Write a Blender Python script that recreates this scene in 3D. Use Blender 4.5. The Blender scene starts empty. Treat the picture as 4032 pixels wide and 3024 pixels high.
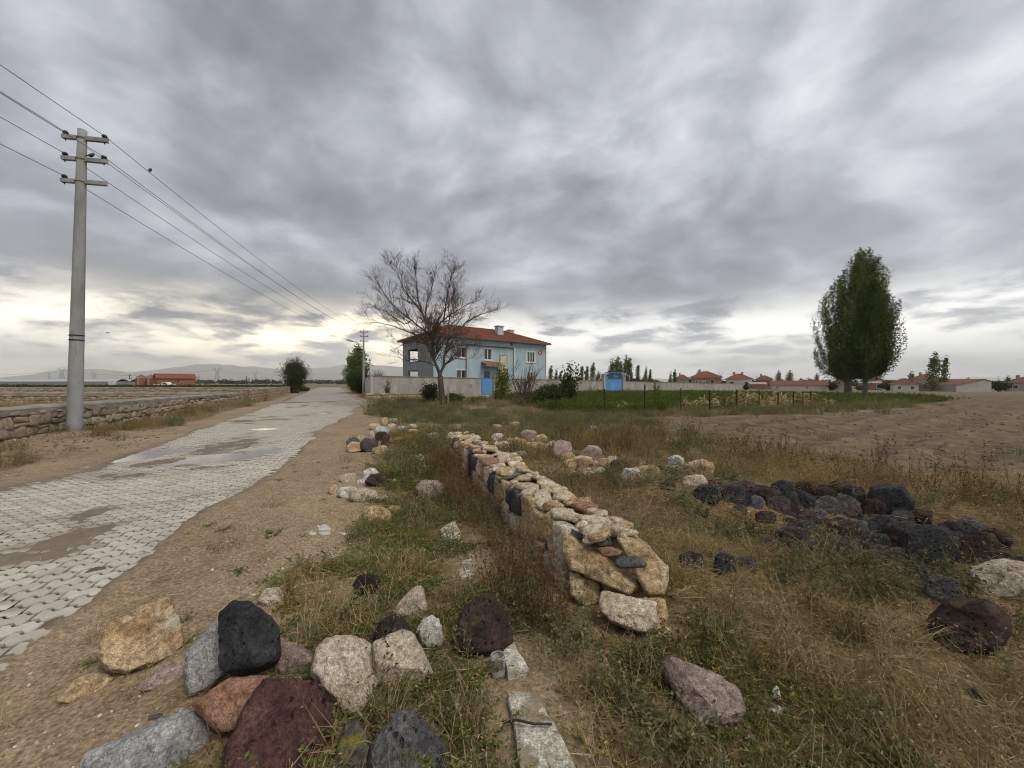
import bpy, math, random
import numpy as np
from mathutils import Vector, Matrix, Euler

scene = bpy.context.scene
COL = scene.collection
RAD = math.radians

# ------------------------------------------------------------------ camera
CAM_H = 1.5
F_PX = 1514.0                 # focal length in pixels of the 4032 px wide photograph (13 mm equivalent)
CX, CY = 2016.0, 1507.0       # where the level line of sight meets the photograph
cam_data = bpy.data.cameras.new('camera')
cam_data.sensor_width = 36.0
cam_data.lens = 36.0 * F_PX / 4032.0
cam_data.shift_y = -(1512.0 - CY) / 4032.0
cam_data.clip_start = 0.05
cam_data.clip_end = 60000.0
cam = bpy.data.objects.new('camera', cam_data)
cam.location = (0, 0, CAM_H)
cam.rotation_euler = (RAD(90), 0, 0)
COL.objects.link(cam)
scene.camera = cam

# ------------------------------------------------------------------ exposure
scene.view_settings.view_transform = 'Standard'
scene.view_settings.look = 'None'
scene.view_settings.exposure = 0.60
scene.view_settings.gamma = 1.0
scene.view_settings.use_curve_mapping = False
scene.render.engine = 'CYCLES'
scene.cycles.use_denoising = True
scene.cycles.filter_width = 1.05
try:
    scene.cycles.denoiser = 'OPENIMAGEDENOISE'
    scene.cycles.denoising_prefilter = 'ACCURATE'
except Exception:
    pass
scene.cycles.max_bounces = 7
scene.cycles.diffuse_bounces = 3
scene.cycles.glossy_bounces = 2
scene.cycles.transmission_bounces = 3
scene.cycles.transparent_max_bounces = 7
scene.cycles.volume_bounces = 3
scene.cycles.sample_clamp_indirect = 4.0
scene.cycles.caustics_reflective = False
scene.cycles.caustics_refractive = False
scene.render.film_transparent = False

# ------------------------------------------------------------------ node helpers
class NT:
    """small helper for writing node trees"""
    def __init__(self, tree):
        self.t = tree; self.n = tree.nodes; self.l = tree.links
    def node(self, typ, **kw):
        nd = self.n.new(typ)
        for k, v in kw.items():
            setattr(nd, k, v)
        return nd
    def put(self, sock, v):
        if v is None:
            return
        if hasattr(v, 'is_output') or isinstance(v, bpy.types.NodeSocket):
            self.l.new(v, sock)
        else:
            if isinstance(v, (tuple, list)) and len(v) == 3 and sock.type == 'RGBA':
                v = (*v, 1.0)
            sock.default_value = v
    def math(self, op, a, b=None, c=None, clamp=False):
        nd = self.node('ShaderNodeMath', operation=op, use_clamp=clamp)
        for i, v in enumerate((a, b, c)):
            if v is not None:
                self.put(nd.inputs[i], v)
        return nd.outputs[0]
    def vmath(self, op, a, b=None, s=None):
        nd = self.node('ShaderNodeVectorMath', operation=op)
        self.put(nd.inputs[0], a)
        if b is not None:
            self.put(nd.inputs[1], b)
        if s is not None:
            self.put(nd.inputs['Scale'], s)
        return nd.outputs['Value'] if op in ('DISTANCE', 'LENGTH', 'DOT_PRODUCT') else nd.outputs[0]
    def noise(self, vec, scale, detail=4.0, rough=0.5, dist=0.0, out=0, lac=2.0):
        nd = self.node('ShaderNodeTexNoise')
        nd.noise_dimensions = '3D'
        if vec is not None:
            self.l.new(vec, nd.inputs['Vector'])
        nd.inputs['Scale'].default_value = scale
        nd.inputs['Detail'].default_value = detail
        nd.inputs['Roughness'].default_value = rough
        nd.inputs['Lacunarity'].default_value = lac
        nd.inputs['Distortion'].default_value = dist
        return nd.outputs[out]
    def voronoi(self, vec, scale, feature='F1', out='Distance', rnd=1.0):
        nd = self.node('ShaderNodeTexVoronoi', feature=feature)
        if vec is not None:
            self.l.new(vec, nd.inputs['Vector'])
        nd.inputs['Scale'].default_value = scale
        nd.inputs['Randomness'].default_value = rnd
        return nd.outputs[out]
    def ramp(self, fac, stops, interp='LINEAR'):
        nd = self.node('ShaderNodeValToRGB')
        cr = nd.color_ramp
        cr.interpolation = interp
        while len(cr.elements) > 1:
            cr.elements.remove(cr.elements[-1])
        for i, (p, c) in enumerate(stops):
            if not isinstance(c, (tuple, list)):
                c = (c, c, c)
            e = cr.elements[0] if i == 0 else cr.elements.new(p)
            e.position = p
            e.color = (*c[:3], 1.0)
        self.put(nd.inputs[0], fac)
        return nd.outputs[0]
    def mrange(self, v, a, b, c=0.0, d=1.0, smooth=True):
        nd = self.node('ShaderNodeMapRange')
        nd.interpolation_type = 'SMOOTHSTEP' if smooth else 'LINEAR'
        self.put(nd.inputs[0], v)
        for i, x in enumerate((a, b, c, d)):
            nd.inputs[i + 1].default_value = x
        return nd.outputs[0]
    def mix(self, fac, a, b, blend='MIX'):
        nd = self.node('ShaderNodeMix', data_type='RGBA', blend_type=blend)
        self.put(nd.inputs[0], fac)
        self.put(nd.inputs[6], a)
        self.put(nd.inputs[7], b)
        return nd.outputs[2]
    def attr(self, name, out='Fac'):
        nd = self.node('ShaderNodeAttribute')
        nd.attribute_name = name
        return nd.outputs[out]

# ------------------------------------------------------------------ sky: heavy layered cloud with brighter breaks
SUN_EL, SUN_AZ = 56.0, 128.0      # high behind the cloud, to the right and a little behind the viewer
def sky_dir(sx, sy):
    v = np.array([(sx - CX) / F_PX, 1.0, (CY - sy) / F_PX])
    return tuple(v / np.linalg.norm(v))

world = bpy.data.worlds.new('World')
scene.world = world
world.use_nodes = True
w = NT(world.node_tree)
w.n.clear()
tc = w.node('ShaderNodeTexCoord')
D = tc.outputs['Generated']
sep = w.node('ShaderNodeSeparateXYZ'); w.l.new(D, sep.inputs[0])
dz = sep.outputs['Z']
# clouds hang as a flat layer: project the direction on a level plane overhead
den = w.math("MAXIMUM", w.math("ADD", dz, 0.24), 0.05)
comb = w.node('ShaderNodeCombineXYZ')
w.put(comb.inputs[0], w.math('DIVIDE', sep.outputs['X'], den))
w.put(comb.inputs[1], w.math('DIVIDE', sep.outputs['Y'], den))
comb.inputs[2].default_value = 3.7
P = comb.outputs[0]
warp = w.noise(P, 0.8, 3, 0.5, 0.0, out=1)
P2 = w.vmath('ADD', P, w.vmath('SCALE', w.vmath('SUBTRACT', warp, (0.5, 0.5, 0.5)), s=0.9))
n_big = w.noise(P2, 0.95, 2.5, 0.5)
n_mid = w.noise(P2, 2.6, 7, 0.56)
n_fine = w.noise(P2, 7.5, 6, 0.56)
# relief of the cloud base: the side towards the bright horizon is paler
n_mid_b = w.noise(w.vmath('ADD', P2, (-0.07, 0.13, 0.0)), 2.6, 5, 0.55)
relief = w.math('SUBTRACT', n_mid_b, n_mid)
stretch = w.node('ShaderNodeMapping'); w.l.new(P2, stretch.inputs[0])
stretch.inputs['Scale'].default_value = (0.8, 1.25, 1.0); stretch.inputs['Rotation'].default_value = (0, 0, 0.35)
n_band = w.noise(stretch.outputs[0], 0.9, 5, 0.5)
lump_vec = w.vmath('MULTIPLY', w.vmath('ADD', D, w.vmath('SCALE', w.vmath('SUBTRACT', warp, (0.5, 0.5, 0.5)), s=0.25)), (4.4, 4.4, 8.0))
n_lump = w.noise(lump_vec, 1.0, 7, 0.56, 0.25)
val = w.math('ADD', w.math('MULTIPLY', n_big, 0.26), w.math('MULTIPLY', n_mid, 0.40))
val = w.math('ADD', val, w.math('MULTIPLY', n_band, 0.20))
val = w.math('ADD', val, w.math('MULTIPLY', n_fine, 0.16))
val = w.math('ADD', val, w.math('MULTIPLY', n_lump, 0.52))
val = w.math('ADD', w.math('MULTIPLY', w.math('SUBTRACT', val, 0.77), 1.15), 0.515)
val = w.math('ADD', val, w.math('MULTIPLY', relief, 0.85))
# breaks and thick masses of this particular sky
dirw = w.vmath('ADD', D, w.vmath('SCALE', w.vmath('SUBTRACT', w.noise(D, 3.2, 5, 0.55, out=1), (0.5, 0.5, 0.5)), s=0.52))
BLOBS = [  # photo x, y, radius, weight
    (1740, 150, 0.12, 0.20), (1840, 60, 0.12, 0.08), (420, 330, 0.15, 0.17), (620, 420, 0.11, 0.22), (180, 420, 0.14, 0.12), (70, 120, 0.22, 0.10),
    (2090, 500, 0.14, 0.22), (2130, 400, 0.10, 0.10), (2520, 560, 0.13, 0.16), (1370, 570, 0.10, 0.14), (2850, 110, 0.26, 0.10), (3300, 480, 0.24, 0.11), (3850, 300, 0.42, 0.10),
    (1000, 850, 0.14, 0.20), (1180, 880, 0.10, 0.10), (3900, 960, 0.16, 0.14), (3700, 560, 0.14, 0.12), (2450, 700, 0.12, 0.13), (1950, 900, 0.14, 0.10),
    (2050, 1000, 0.10, 0.08), (3050, 1060, 0.14, 0.10), (1500, 1050, 0.10, 0.10), (2650, 760, 0.12, 0.10),
    (900, 180, 0.30, -0.13), (1300, 700, 0.22, -0.12), (2600, 1030, 0.20, -0.14), (3100, 880, 0.20, -0.12), (300, 850, 0.22, -0.10),
    (2900, 1150, 0.16, -0.12), (2050, 250, 0.2, -0.03), (3200, 300, 0.2, -0.04), (700, 1180, 0.16, -0.10), (1100, 1230, 0.12, -0.08), (2250, 1200, 0.10, -0.06), (300, 1130, 0.14, -0.08)]
for (bx, by, br, bw) in BLOBS:
    d_ = w.vmath('DISTANCE', dirw, sky_dir(bx, by))
    val = w.math('ADD', val, w.mrange(d_, br * 1.35, 0.0, 0.0, bw * 0.62))
east = w.mrange(sep.outputs['X'], -0.5, 0.7, -0.02, 0.05)
val = w.math('ADD', val, east)
cloud = w.ramp(val, [(0.24, (0.132, 0.136, 0.160)), (0.38, (0.178, 0.184, 0.212)), (0.52, (0.240, 0.249, 0.282)),
                     (0.66, (0.340, 0.352, 0.390)), (0.82, (0.480, 0.492, 0.525)), (0.98, (0.620, 0.625, 0.645))])
# low over the horizon the cloud breaks up and light comes through
hn = w.noise(w.vmath('MULTIPLY', D, (4.2, 4.2, 15.0)), 1.5, 7, 0.58, 0.2)
lowband = w.mrange(dz, 0.22, 0.09)
gap = w.math('MULTIPLY', lowband, w.mrange(hn, 0.37, 0.55))
gap = w.math('MULTIPLY', gap, w.mrange(val, 0.26, 0.50, 0.55, 1.0))
gap = w.math('MULTIPLY', gap, 0.92)
az_warm = w.mrange(w.math('ABSOLUTE', w.math('ADD', sep.outputs['X'], 0.42)), 0.55, 0.05, 0.0, 1.0)
glow = w.mix(az_warm, (1.50, 1.46, 1.36), (2.6, 2.30, 1.62))
low_base = w.mix(w.mrange(dz, 0.14, 0.0, 0.0, 0.85), cloud, (0.85, 0.85, 0.84))
sky_col = w.mix(gap, low_base, glow)
below = w.mrange(dz, 0.0, -0.05)
sky_col = w.mix(below, sky_col, (0.22, 0.20, 0.17))
nish = w.node('ShaderNodeTexSky')
nish.sky_type = 'NISHITA'
nish.sun_disc = False
nish.sun_elevation = RAD(SUN_EL)
nish.sun_rotation = RAD(SUN_AZ)
# the cloud deck hides nearly all of the blue; the background strength is 0.1, so cloud radiance is written x10
cloud10 = w.vmath('SCALE', sky_col, s=10.0)
final = w.mix(0.985, nish.outputs[0], cloud10)
bg = w.node('ShaderNodeBackground')
w.l.new(final, bg.inputs['Color'])
bg.inputs['Strength'].default_value = 0.1
wo = w.node('ShaderNodeOutputWorld')
w.l.new(bg.outputs[0], wo.inputs['Surface'])
world.cycles.sampling_method = 'MANUAL'
world.cycles.sample_map_resolution = 512

# ------------------------------------------------------------------ sun, very soft behind the overcast
sun_data = bpy.data.lights.new('sun', 'SUN')
sun_data.energy = 1.5
sun_data.angle = RAD(26)
sun_data.color = (1.0, 0.935, 0.83)
sun = bpy.data.objects.new('sun', sun_data)
_d = Vector((math.sin(RAD(SUN_AZ)) * math.cos(RAD(SUN_EL)), math.cos(RAD(SUN_AZ)) * math.cos(RAD(SUN_EL)), math.sin(RAD(SUN_EL))))
sun.rotation_euler = _d.to_track_quat('Z', 'Y').to_euler()
sun.location = (0, 0, 40)
COL.objects.link(sun)

# ================================================================== helpers
rng = np.random.default_rng(7)
random.seed(7)

def _hash2(ix, iy, s):
    h = (ix.astype(np.int64) * 374761393 + iy.astype(np.int64) * 668265263 + s * 974711) & 0x7fffffff
    h = ((h ^ (h >> 13)) * 1274126177) & 0x7fffffff
    return ((h ^ (h >> 16)) & 0xffff) / 65535.0
def noise2(x, y, s=0):
    x = np.asarray(x, float); y = np.asarray(y, float)
    ix = np.floor(x); iy = np.floor(y)
    fx = x - ix; fy = y - iy
    ux = fx * fx * (3 - 2 * fx); uy = fy * fy * (3 - 2 * fy)
    a = _hash2(ix, iy, s); b = _hash2(ix + 1, iy, s); c = _hash2(ix, iy + 1, s); d = _hash2(ix + 1, iy + 1, s)
    return (a * (1 - ux) + b * ux) * (1 - uy) + (c * (1 - ux) + d * ux) * uy
def fbm2(x, y, s=0, octv=4, gain=0.5):
    v = 0; a = 1; t = 0
    for o in range(octv):
        v = v + a * noise2(x, y, s + o * 17); t += a
        x = np.asarray(x) * 2.03 + 11.3; y = np.asarray(y) * 2.03 + 4.7; a *= gain
    return v / t
def _hash3(ix, iy, iz, s):
    h = (ix.astype(np.int64) * 374761393 + iy.astype(np.int64) * 668265263 + iz.astype(np.int64) * 2147483647 + iz.astype(np.int64) * 1013904223 + s * 974711) & 0x7fffffff
    h = ((h ^ (h >> 13)) * 1274126177) & 0x7fffffff
    return ((h ^ (h >> 16)) & 0xffff) / 65535.0
def noise3(p, s=0):
    i = np.floor(p); f = p - i; u = f * f * (3 - 2 * f)
    r = 0
    for dx in (0, 1):
        wx = u[:, 0] if dx else 1 - u[:, 0]
        for dy in (0, 1):
            wy = u[:, 1] if dy else 1 - u[:, 1]
            for dz_ in (0, 1):
                wz = u[:, 2] if dz_ else 1 - u[:, 2]
                r = r + wx * wy * wz * _hash3(i[:, 0] + dx, i[:, 1] + dy, i[:, 2] + dz_, s)
    return r
def fbm3(p, s=0, octv=4, gain=0.5):
    v = 0; a = 1; t = 0; p = np.array(p, float)
    for o in range(octv):
        v = v + a * noise3(p, s + o * 13); t += a
        p = p * 2.03 + 7.1; a *= gain
    return v / t
def sstep(a, b, x):
    t = np.clip((np.asarray(x, float) - a) / (b - a), 0, 1)
    return t * t * (3 - 2 * t)

# ---------------------------------------------------------------- tagging
def tag(o, label=None, cat=None, group=None, kind=None):
    if label: o['label'] = label
    if cat: o['category'] = cat
    if group: o['group'] = group
    if kind: o['kind'] = kind
    return o
def link(o, parent=None):
    COL.objects.link(o)
    if parent is not None:
        o.parent = parent
    return o
def empty(name, loc=(0, 0, 0), rz=0.0, label=None, cat=None, group=None):
    o = bpy.data.objects.new(name, None)
    o.location = loc; o.rotation_euler = (0, 0, rz); o.empty_display_size = 0.2
    COL.objects.link(o)
    return tag(o, label, cat, group)
def mesh_from(name, verts, faces, mats=None, smooth=False, fmat=None):
    me = bpy.data.meshes.new(name)
    me.from_pydata([tuple(map(float, v)) for v in verts], [], [tuple(map(int, f)) for f in faces])
    for m in (mats if isinstance(mats, (list, tuple)) else [mats]):
        if m is not None: me.materials.append(m)
    if smooth:
        me.polygons.foreach_set('use_smooth', [True] * len(me.polygons))
    if fmat is not None:
        me.polygons.foreach_set('material_index', list(map(int, fmat)))
    me.update()
    return me
def mesh_np(name, V, F, mat=None, smooth=False):
    """fast mesh of equal sized faces from arrays"""
    V = np.asarray(V, np.float32); F = np.asarray(F, np.int32)
    k = F.shape[1]
    me = bpy.data.meshes.new(name)
    me.vertices.add(len(V)); me.vertices.foreach_set('co', V.ravel())
    me.loops.add(F.size); me.loops.foreach_set('vertex_index', F.ravel())
    me.polygons.add(len(F))
    me.polygons.foreach_set('loop_start', np.arange(0, F.size, k, dtype=np.int32))
    me.polygons.foreach_set('loop_total', np.full(len(F), k, np.int32))
    if smooth: me.polygons.foreach_set('use_smooth', np.ones(len(F), bool))
    if mat is not None: me.materials.append(mat)
    me.update(calc_edges=True); me.validate()
    return me
def obj(name, me, parent=None, loc=None, rot=None, scale=None):
    o = bpy.data.objects.new(name, me)
    if loc is not None: o.location = loc
    if rot is not None: o.rotation_euler = rot
    if scale is not None: o.scale = scale
    return link(o, parent)

class MB:
    """collects boxes, tubes and polygons for ONE mesh object"""
    def __init__(self): self.v = []; self.f = []
    def add(self, V, F):
        n = len(self.v); self.v.extend([tuple(x) for x in V]); self.f.extend([tuple(i + n for i in f) for f in F]); return self
    def box(self, a, b, M=None):
        (x0, y0, z0), (x1, y1, z1) = a, b
        V = [(x0, y0, z0), (x1, y0, z0), (x1, y1, z0), (x0, y1, z0), (x0, y0, z1), (x1, y0, z1), (x1, y1, z1), (x0, y1, z1)]
        if M is not None: V = [tuple(M @ Vector(v)) for v in V]
        return self.add(V, [(0, 3, 2, 1), (4, 5, 6, 7), (0, 1, 5, 4), (1, 2, 6, 5), (2, 3, 7, 6), (3, 0, 4, 7)])
    def tube(self, pts, radii, sides=6, cap=True):
        pts = [Vector(p) for p in pts]
        if not hasattr(radii, '__len__'): radii = [radii] * len(pts)
        n0 = len(self.v); prev = None
        for i, p in enumerate(pts):
            t = (pts[min(i + 1, len(pts) - 1)] - pts[max(i - 1, 0)])
            if t.length < 1e-9: t = Vector((0, 0, 1))
            t.normalize()
            if prev is None:
                a = Vector((1, 0, 0)) if abs(t.x) < 0.9 else Vector((0, 1, 0))
                u = t.cross(a).normalized()
            else:
                u = (prev - t * prev.dot(t))
                u = u.normalized() if u.length > 1e-6 else t.orthogonal().normalized()
            prev = u; v_ = t.cross(u)
            for k in range(sides):
                an = 2 * math.pi * k / sides
                self.v.append(tuple(p + (u * math.cos(an) + v_ * math.sin(an)) * radii[i]))
        for i in range(len(pts) - 1):
            for k in range(sides):
                a = n0 + i * sides + k; b = n0 + i * sides + (k + 1) % sides
                self.f.append((a, b, b + sides, a + sides))
        if cap:
            self.f.append(tuple(n0 + k for k in reversed(range(sides))))
            self.f.append(tuple(n0 + (len(pts) - 1) * sides + k for k in range(sides)))
        return self
    def build(self, name, mat, parent=None, smooth=False, loc=None, rot=None):
        return obj(name, mesh_from(name, self.v, self.f, mat, smooth), parent, loc, rot)

# ---------------------------------------------------------------- terrain
def interp(y, pts):
    ys = [p[1] for p in pts]; xs = [p[0] for p in pts]
    return np.interp(y, ys, xs)
ROAD_R = [(-2.55, -6), (-2.6, 1.2), (-2.7, 2.03), (-2.8, 2.63), (-3.42, 4.25), (-3.66, 5.4), (-4.42, 7.9), (-5.91, 12.1), (-7.6, 18.3), (-10.0, 26), (-23.2, 54), (-56, 125)]
ROAD_L = [(-7.6, -6), (-7.2, 2), (-7.1, 4), (-7.1, 5), (-7.3, 6.46), (-8.3, 8.7), (-11.5, 16), (-15.0, 23.5), (-29.5, 54), (-63, 125)]
GRASS_B = [(-0.6, -3), (-0.95, 1.2), (-1.08, 1.85), (-1.42, 2.5), (-1.8, 3.4), (-1.85, 4.4), (-2.45, 7.6), (-4.6, 14), (-6.6, 18), (-9.4, 26), (-22.4, 54), (-55, 125)]
FIELD_N = [(4.2, -9), (6.3, 4.9), (9, 4.6), (30, 2.0)]    # unused rows kept short

def seg_dist(x, y, pts):
    """distance to a polyline"""
    d = np.full(np.shape(x), 1e9)
    for (ax, ay), (bx, by) in zip(pts[:-1], pts[1:]):
        L2 = (bx - ax) ** 2 + (by - ay) ** 2
        t = np.clip(((x - ax) * (bx - ax) + (y - ay) * (by - ay)) / L2, 0, 1)
        d = np.minimum(d, np.hypot(x - ax - t * (bx - ax), y - ay - t * (by - ay)))
    return d
def in_poly(x, y, P):
    x = np.asarray(x, float); y = np.asarray(y, float)
    r = np.zeros(np.shape(x), bool); n = len(P)
    for i in range(n):
        x0, y0 = P[i]; x1, y1 = P[(i + 1) % n]
        c = ((y0 > y) != (y1 > y))
        with np.errstate(divide='ignore', invalid='ignore'):
            xi = (x1 - x0) * (y - y0) / (y1 - y0 + 1e-12) + x0
        r ^= c & (x < xi)
    return r
def soft_poly(x, y, P, wid):
    ins = in_poly(x, y, P)
    d = seg_dist(x, y, list(P) + [P[0]])
    return sstep(-wid, wid, np.where(ins, d, -d))

HEAP = [(1.9, 4.75), (3.2, 4.45), (4.15, 3.9), (4.3, 3.2), (4.7, 2.75)]      # low bank under the dark rocks
CROP = [(2.2, 19.0), (4.4, 18.3), (18, 24), (30, 29), (40, 36), (43, 45), (30, 56), (14, 51.5), (2, 43), (-1, 34)]
PLOUGH = [(4.6, 16), (5.3, 8.2), (6.3, 5.6), (12, 5.0), (60, 3), (140, 30), (150, 118), (60, 84), (46, 50), (38, 36), (26, 24), (14, 17.6), (8, 16.6)]
CROP_L = [(-75, 58), (-32, 60), (-40, 74), (-70, 118), (-260, 118), (-260, 58)]
PUDDLES = [(-5.75, 8.0, 0.85, 1.25, -0.30), (-7.65, 8.05, 0.62, 1.15, -0.42), (-8.05, 12.5, 0.5, 0.35, 0.2)]

def basin(x, y):
    b = np.zeros(np.shape(x))
    for (px, py, rx, ry, a) in PUDDLES:
        ca, sa = math.cos(a), math.sin(a)
        u = ((x - px) * ca + (y - py) * sa) / rx; v = (-(x - px) * sa + (y - py) * ca) / ry
        n = (fbm2(x * 2.2, y * 2.2, 91, 3) - 0.5) * 0.9
        b = np.maximum(b, sstep(1.35, 0.35, np.hypot(u, v) + n))
    return b
def road_mask(x, y):
    wob = (fbm2(np.asarray(x) * 0.9, np.asarray(y) * 0.9, 41, 3) - 0.5) * 0.55
    l = interp(y, ROAD_L); r = interp(y, ROAD_R)
    return sstep(-0.22, 0.12, np.asarray(x) - l + wob) * sstep(-0.12, 0.22, r - np.asarray(x) + wob * 0.55)
def base_h(x, y):
    x = np.asarray(x, float); y = np.asarray(y, float)
    s = 0.8 * x + 0.45 * y - 30
    h = -0.012 * (np.log1p(np.exp(np.clip(s / 6.0, -30, 30))) * 6.0)
    h = np.where(s > 150, np.maximum(h, -1.75), h)
    h = np.maximum(h, -1.05 - 0.0 * h) if False else -1.05 * (1 - np.exp(h / 1.05))
    # heap under the pole, bank under the dark rocks, small hump along the ruined wall
    h = h + 0.20 * np.exp(-(((x + 11.6) / 1.5) ** 2 + ((y - 10.1) / 1.3) ** 2))
    h = h + 0.28 * np.exp(-(seg_dist(x, y, HEAP) / 0.48) ** 2)
    h = h - 0.05 * np.exp(-((seg_dist(x, y, [(0.05, 2.5), (-1.6, 8.0)]) / 0.35) ** 2))
    # raised ground round the trees and along the compound
    h = h + 0.18 * np.exp(-(seg_dist(x, y, [(-11.5, 29), (-3.5, 23.5), (2.5, 21.5)]) / 2.4) ** 2)
    return h
def dirt_h(x, y):
    """dirt lying on the paving, relative to the tops of the pavers (positive = they are buried)"""
    n = fbm2(x * 0.75 + 3.1, y * 0.6, 23, 4, 0.55)
    n2 = fbm2(x * 3.1, y * 2.4, 61, 3)
    mid = (interp(y, ROAD_L) + interp(y, ROAD_R)) / 2
    wid = (interp(y, ROAD_R) - interp(y, ROAD_L)) / 2
    c = (np.asarray(x) - mid) / wid
    track = np.exp(-((c - 0.05) / 0.42) ** 2)                       # soil dragged over the middle of the road
    near = sstep(14, 6, y)
    v = (n - 0.525) * 0.10 + (n2 - 0.5) * 0.046 + 0.011 * track * near - 0.0165 - 0.007 * sstep(3.9, 3.0, y)
    v = np.clip(v, -0.020, 0.012)
    edge = np.maximum(sstep(0.50, 0.02, np.asarray(x) - interp(y, ROAD_L)), 0)   # left edge is silted over
    v = v + 0.022 * edge * near
    v = v - 0.02 * basin(x, y)
    return np.clip(v, -0.034, 0.014)
def furrow(x, y):
    m = soft_poly(x, y, PLOUGH, 1.6)
    u = y * 0.82 - x * 0.57                                        # rows run away to the upper right
    u = u + (fbm2(x * 0.15, y * 0.15, 5, 2) - 0.5) * 1.2
    far = sstep(4, 9, x)
    row = np.sin(u * 2 * math.pi / 1.35)
    clod = fbm2(x * 2.6, y * 2.6, 77, 4, 0.6) - 0.5
    return m * (0.075 * row * far + 0.13 * clod * sstep(60, 6, y) + 0.0), m
def height(x, y, detail=True):
    x = np.asarray(x, float); y = np.asarray(y, float)
    h = base_h(x, y)
    rm = road_mask(x, y)
    lump = (fbm2(x * 0.55, y * 0.55, 3, 3) - 0.5) * 0.16 + (fbm2(x * 2.7, y * 2.7, 9, 3) - 0.5) * 0.045
    lump = lump * (1 - sstep(40, 200, np.hypot(x, y)))
    if detail:
        lump = lump + (fbm2(x * 13, y * 13, 19, 3, 0.6) - 0.5) * 0.020 * sstep(14, 5, np.hypot(x, y))
    f, m = furrow(x, y)
    off = lump * (1 - 0.7 * m) + f
    verge = 0.018
    return h * 1.0 + (1 - rm) * (off * 0.75 + verge) + rm * (dirt_h(x, y) if detail else 0.0)

def H1(x, y):
    return float(height(np.array([x]), np.array([y]))[0])
_YS = np.geomspace(0.8, 300.0, 700)
def ground_at(sx, sy):
    """where the line of sight through a point of the photograph meets the ground"""
    dx = (sx - CX) / F_PX; dz_ = (CY - sy) / F_PX
    gap = CAM_H + dz_ * _YS - height(dx * _YS, _YS)
    k = int(np.argmax(gap < 0)) if (gap < 0).any() else len(_YS) - 1
    y = float(_YS[k])
    if k > 0 and gap[k] < 0:
        f = gap[k - 1] / (gap[k - 1] - gap[k]); y = float(_YS[k - 1] + f * (_YS[k] - _YS[k - 1]))
    return Vector((dx * y, y, H1(dx * y, y)))
def at_depth(sx, sy, y):
    return Vector(((sx - CX) / F_PX * y, y, CAM_H + (CY - sy) / F_PX * y))

# ---------------------------------------------------------------- materials
MATS = {}
def new_mat(name):
    m = bpy.data.materials.new(name); m.use_nodes = True
    t = NT(m.node_tree); t.n.clear()
    out = t.node('ShaderNodeOutputMaterial')
    b = t.node('ShaderNodeBsdfPrincipled')
    t.l.new(b.outputs[0], out.inputs['Surface'])
    MATS[name] = m
    return m, t, b
def bump(t, b, hgt, strength=0.5, dist=0.02):
    nd = t.node('ShaderNodeBump'); nd.inputs['Strength'].default_value = strength; nd.inputs['Distance'].default_value = dist
    t.l.new(hgt, nd.inputs['Height']); t.l.new(nd.outputs[0], b.inputs['Normal'])
def simple_mat(name, c1, c2=None, scale=3.0, rough=0.85, bscale=None, bstr=0.3, bdist=0.01, spec=0.25, rnd=0.0, metal=0.0, detail=5, stretch=None):
    m, t, b = new_mat(name)
    co = t.node('ShaderNodeTexCoord').outputs['Object']
    if stretch is not None: co = t.vmath('MULTIPLY', co, stretch)
    n = t.noise(co, scale, detail, 0.6)
    col = t.ramp(n, [(0.28, c1), (0.72, c2 or c1)])
    if rnd:
        oi = t.node('ShaderNodeObjectInfo').outputs['Random']
        col = t.mix(1.0, col, t.ramp(oi, [(0, 1 - rnd), (1, 1 + rnd)]), 'MULTIPLY')
    t.put(b.inputs['Base Color'], col)
    b.inputs['Roughness'].default_value = rough
    b.inputs['Metallic'].default_value = metal
    b.inputs['Specular IOR Level'].default_value = spec
    if bscale: bump(t, b, t.noise(co, bscale, 5, 0.6), bstr, bdist)
    return m
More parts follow.
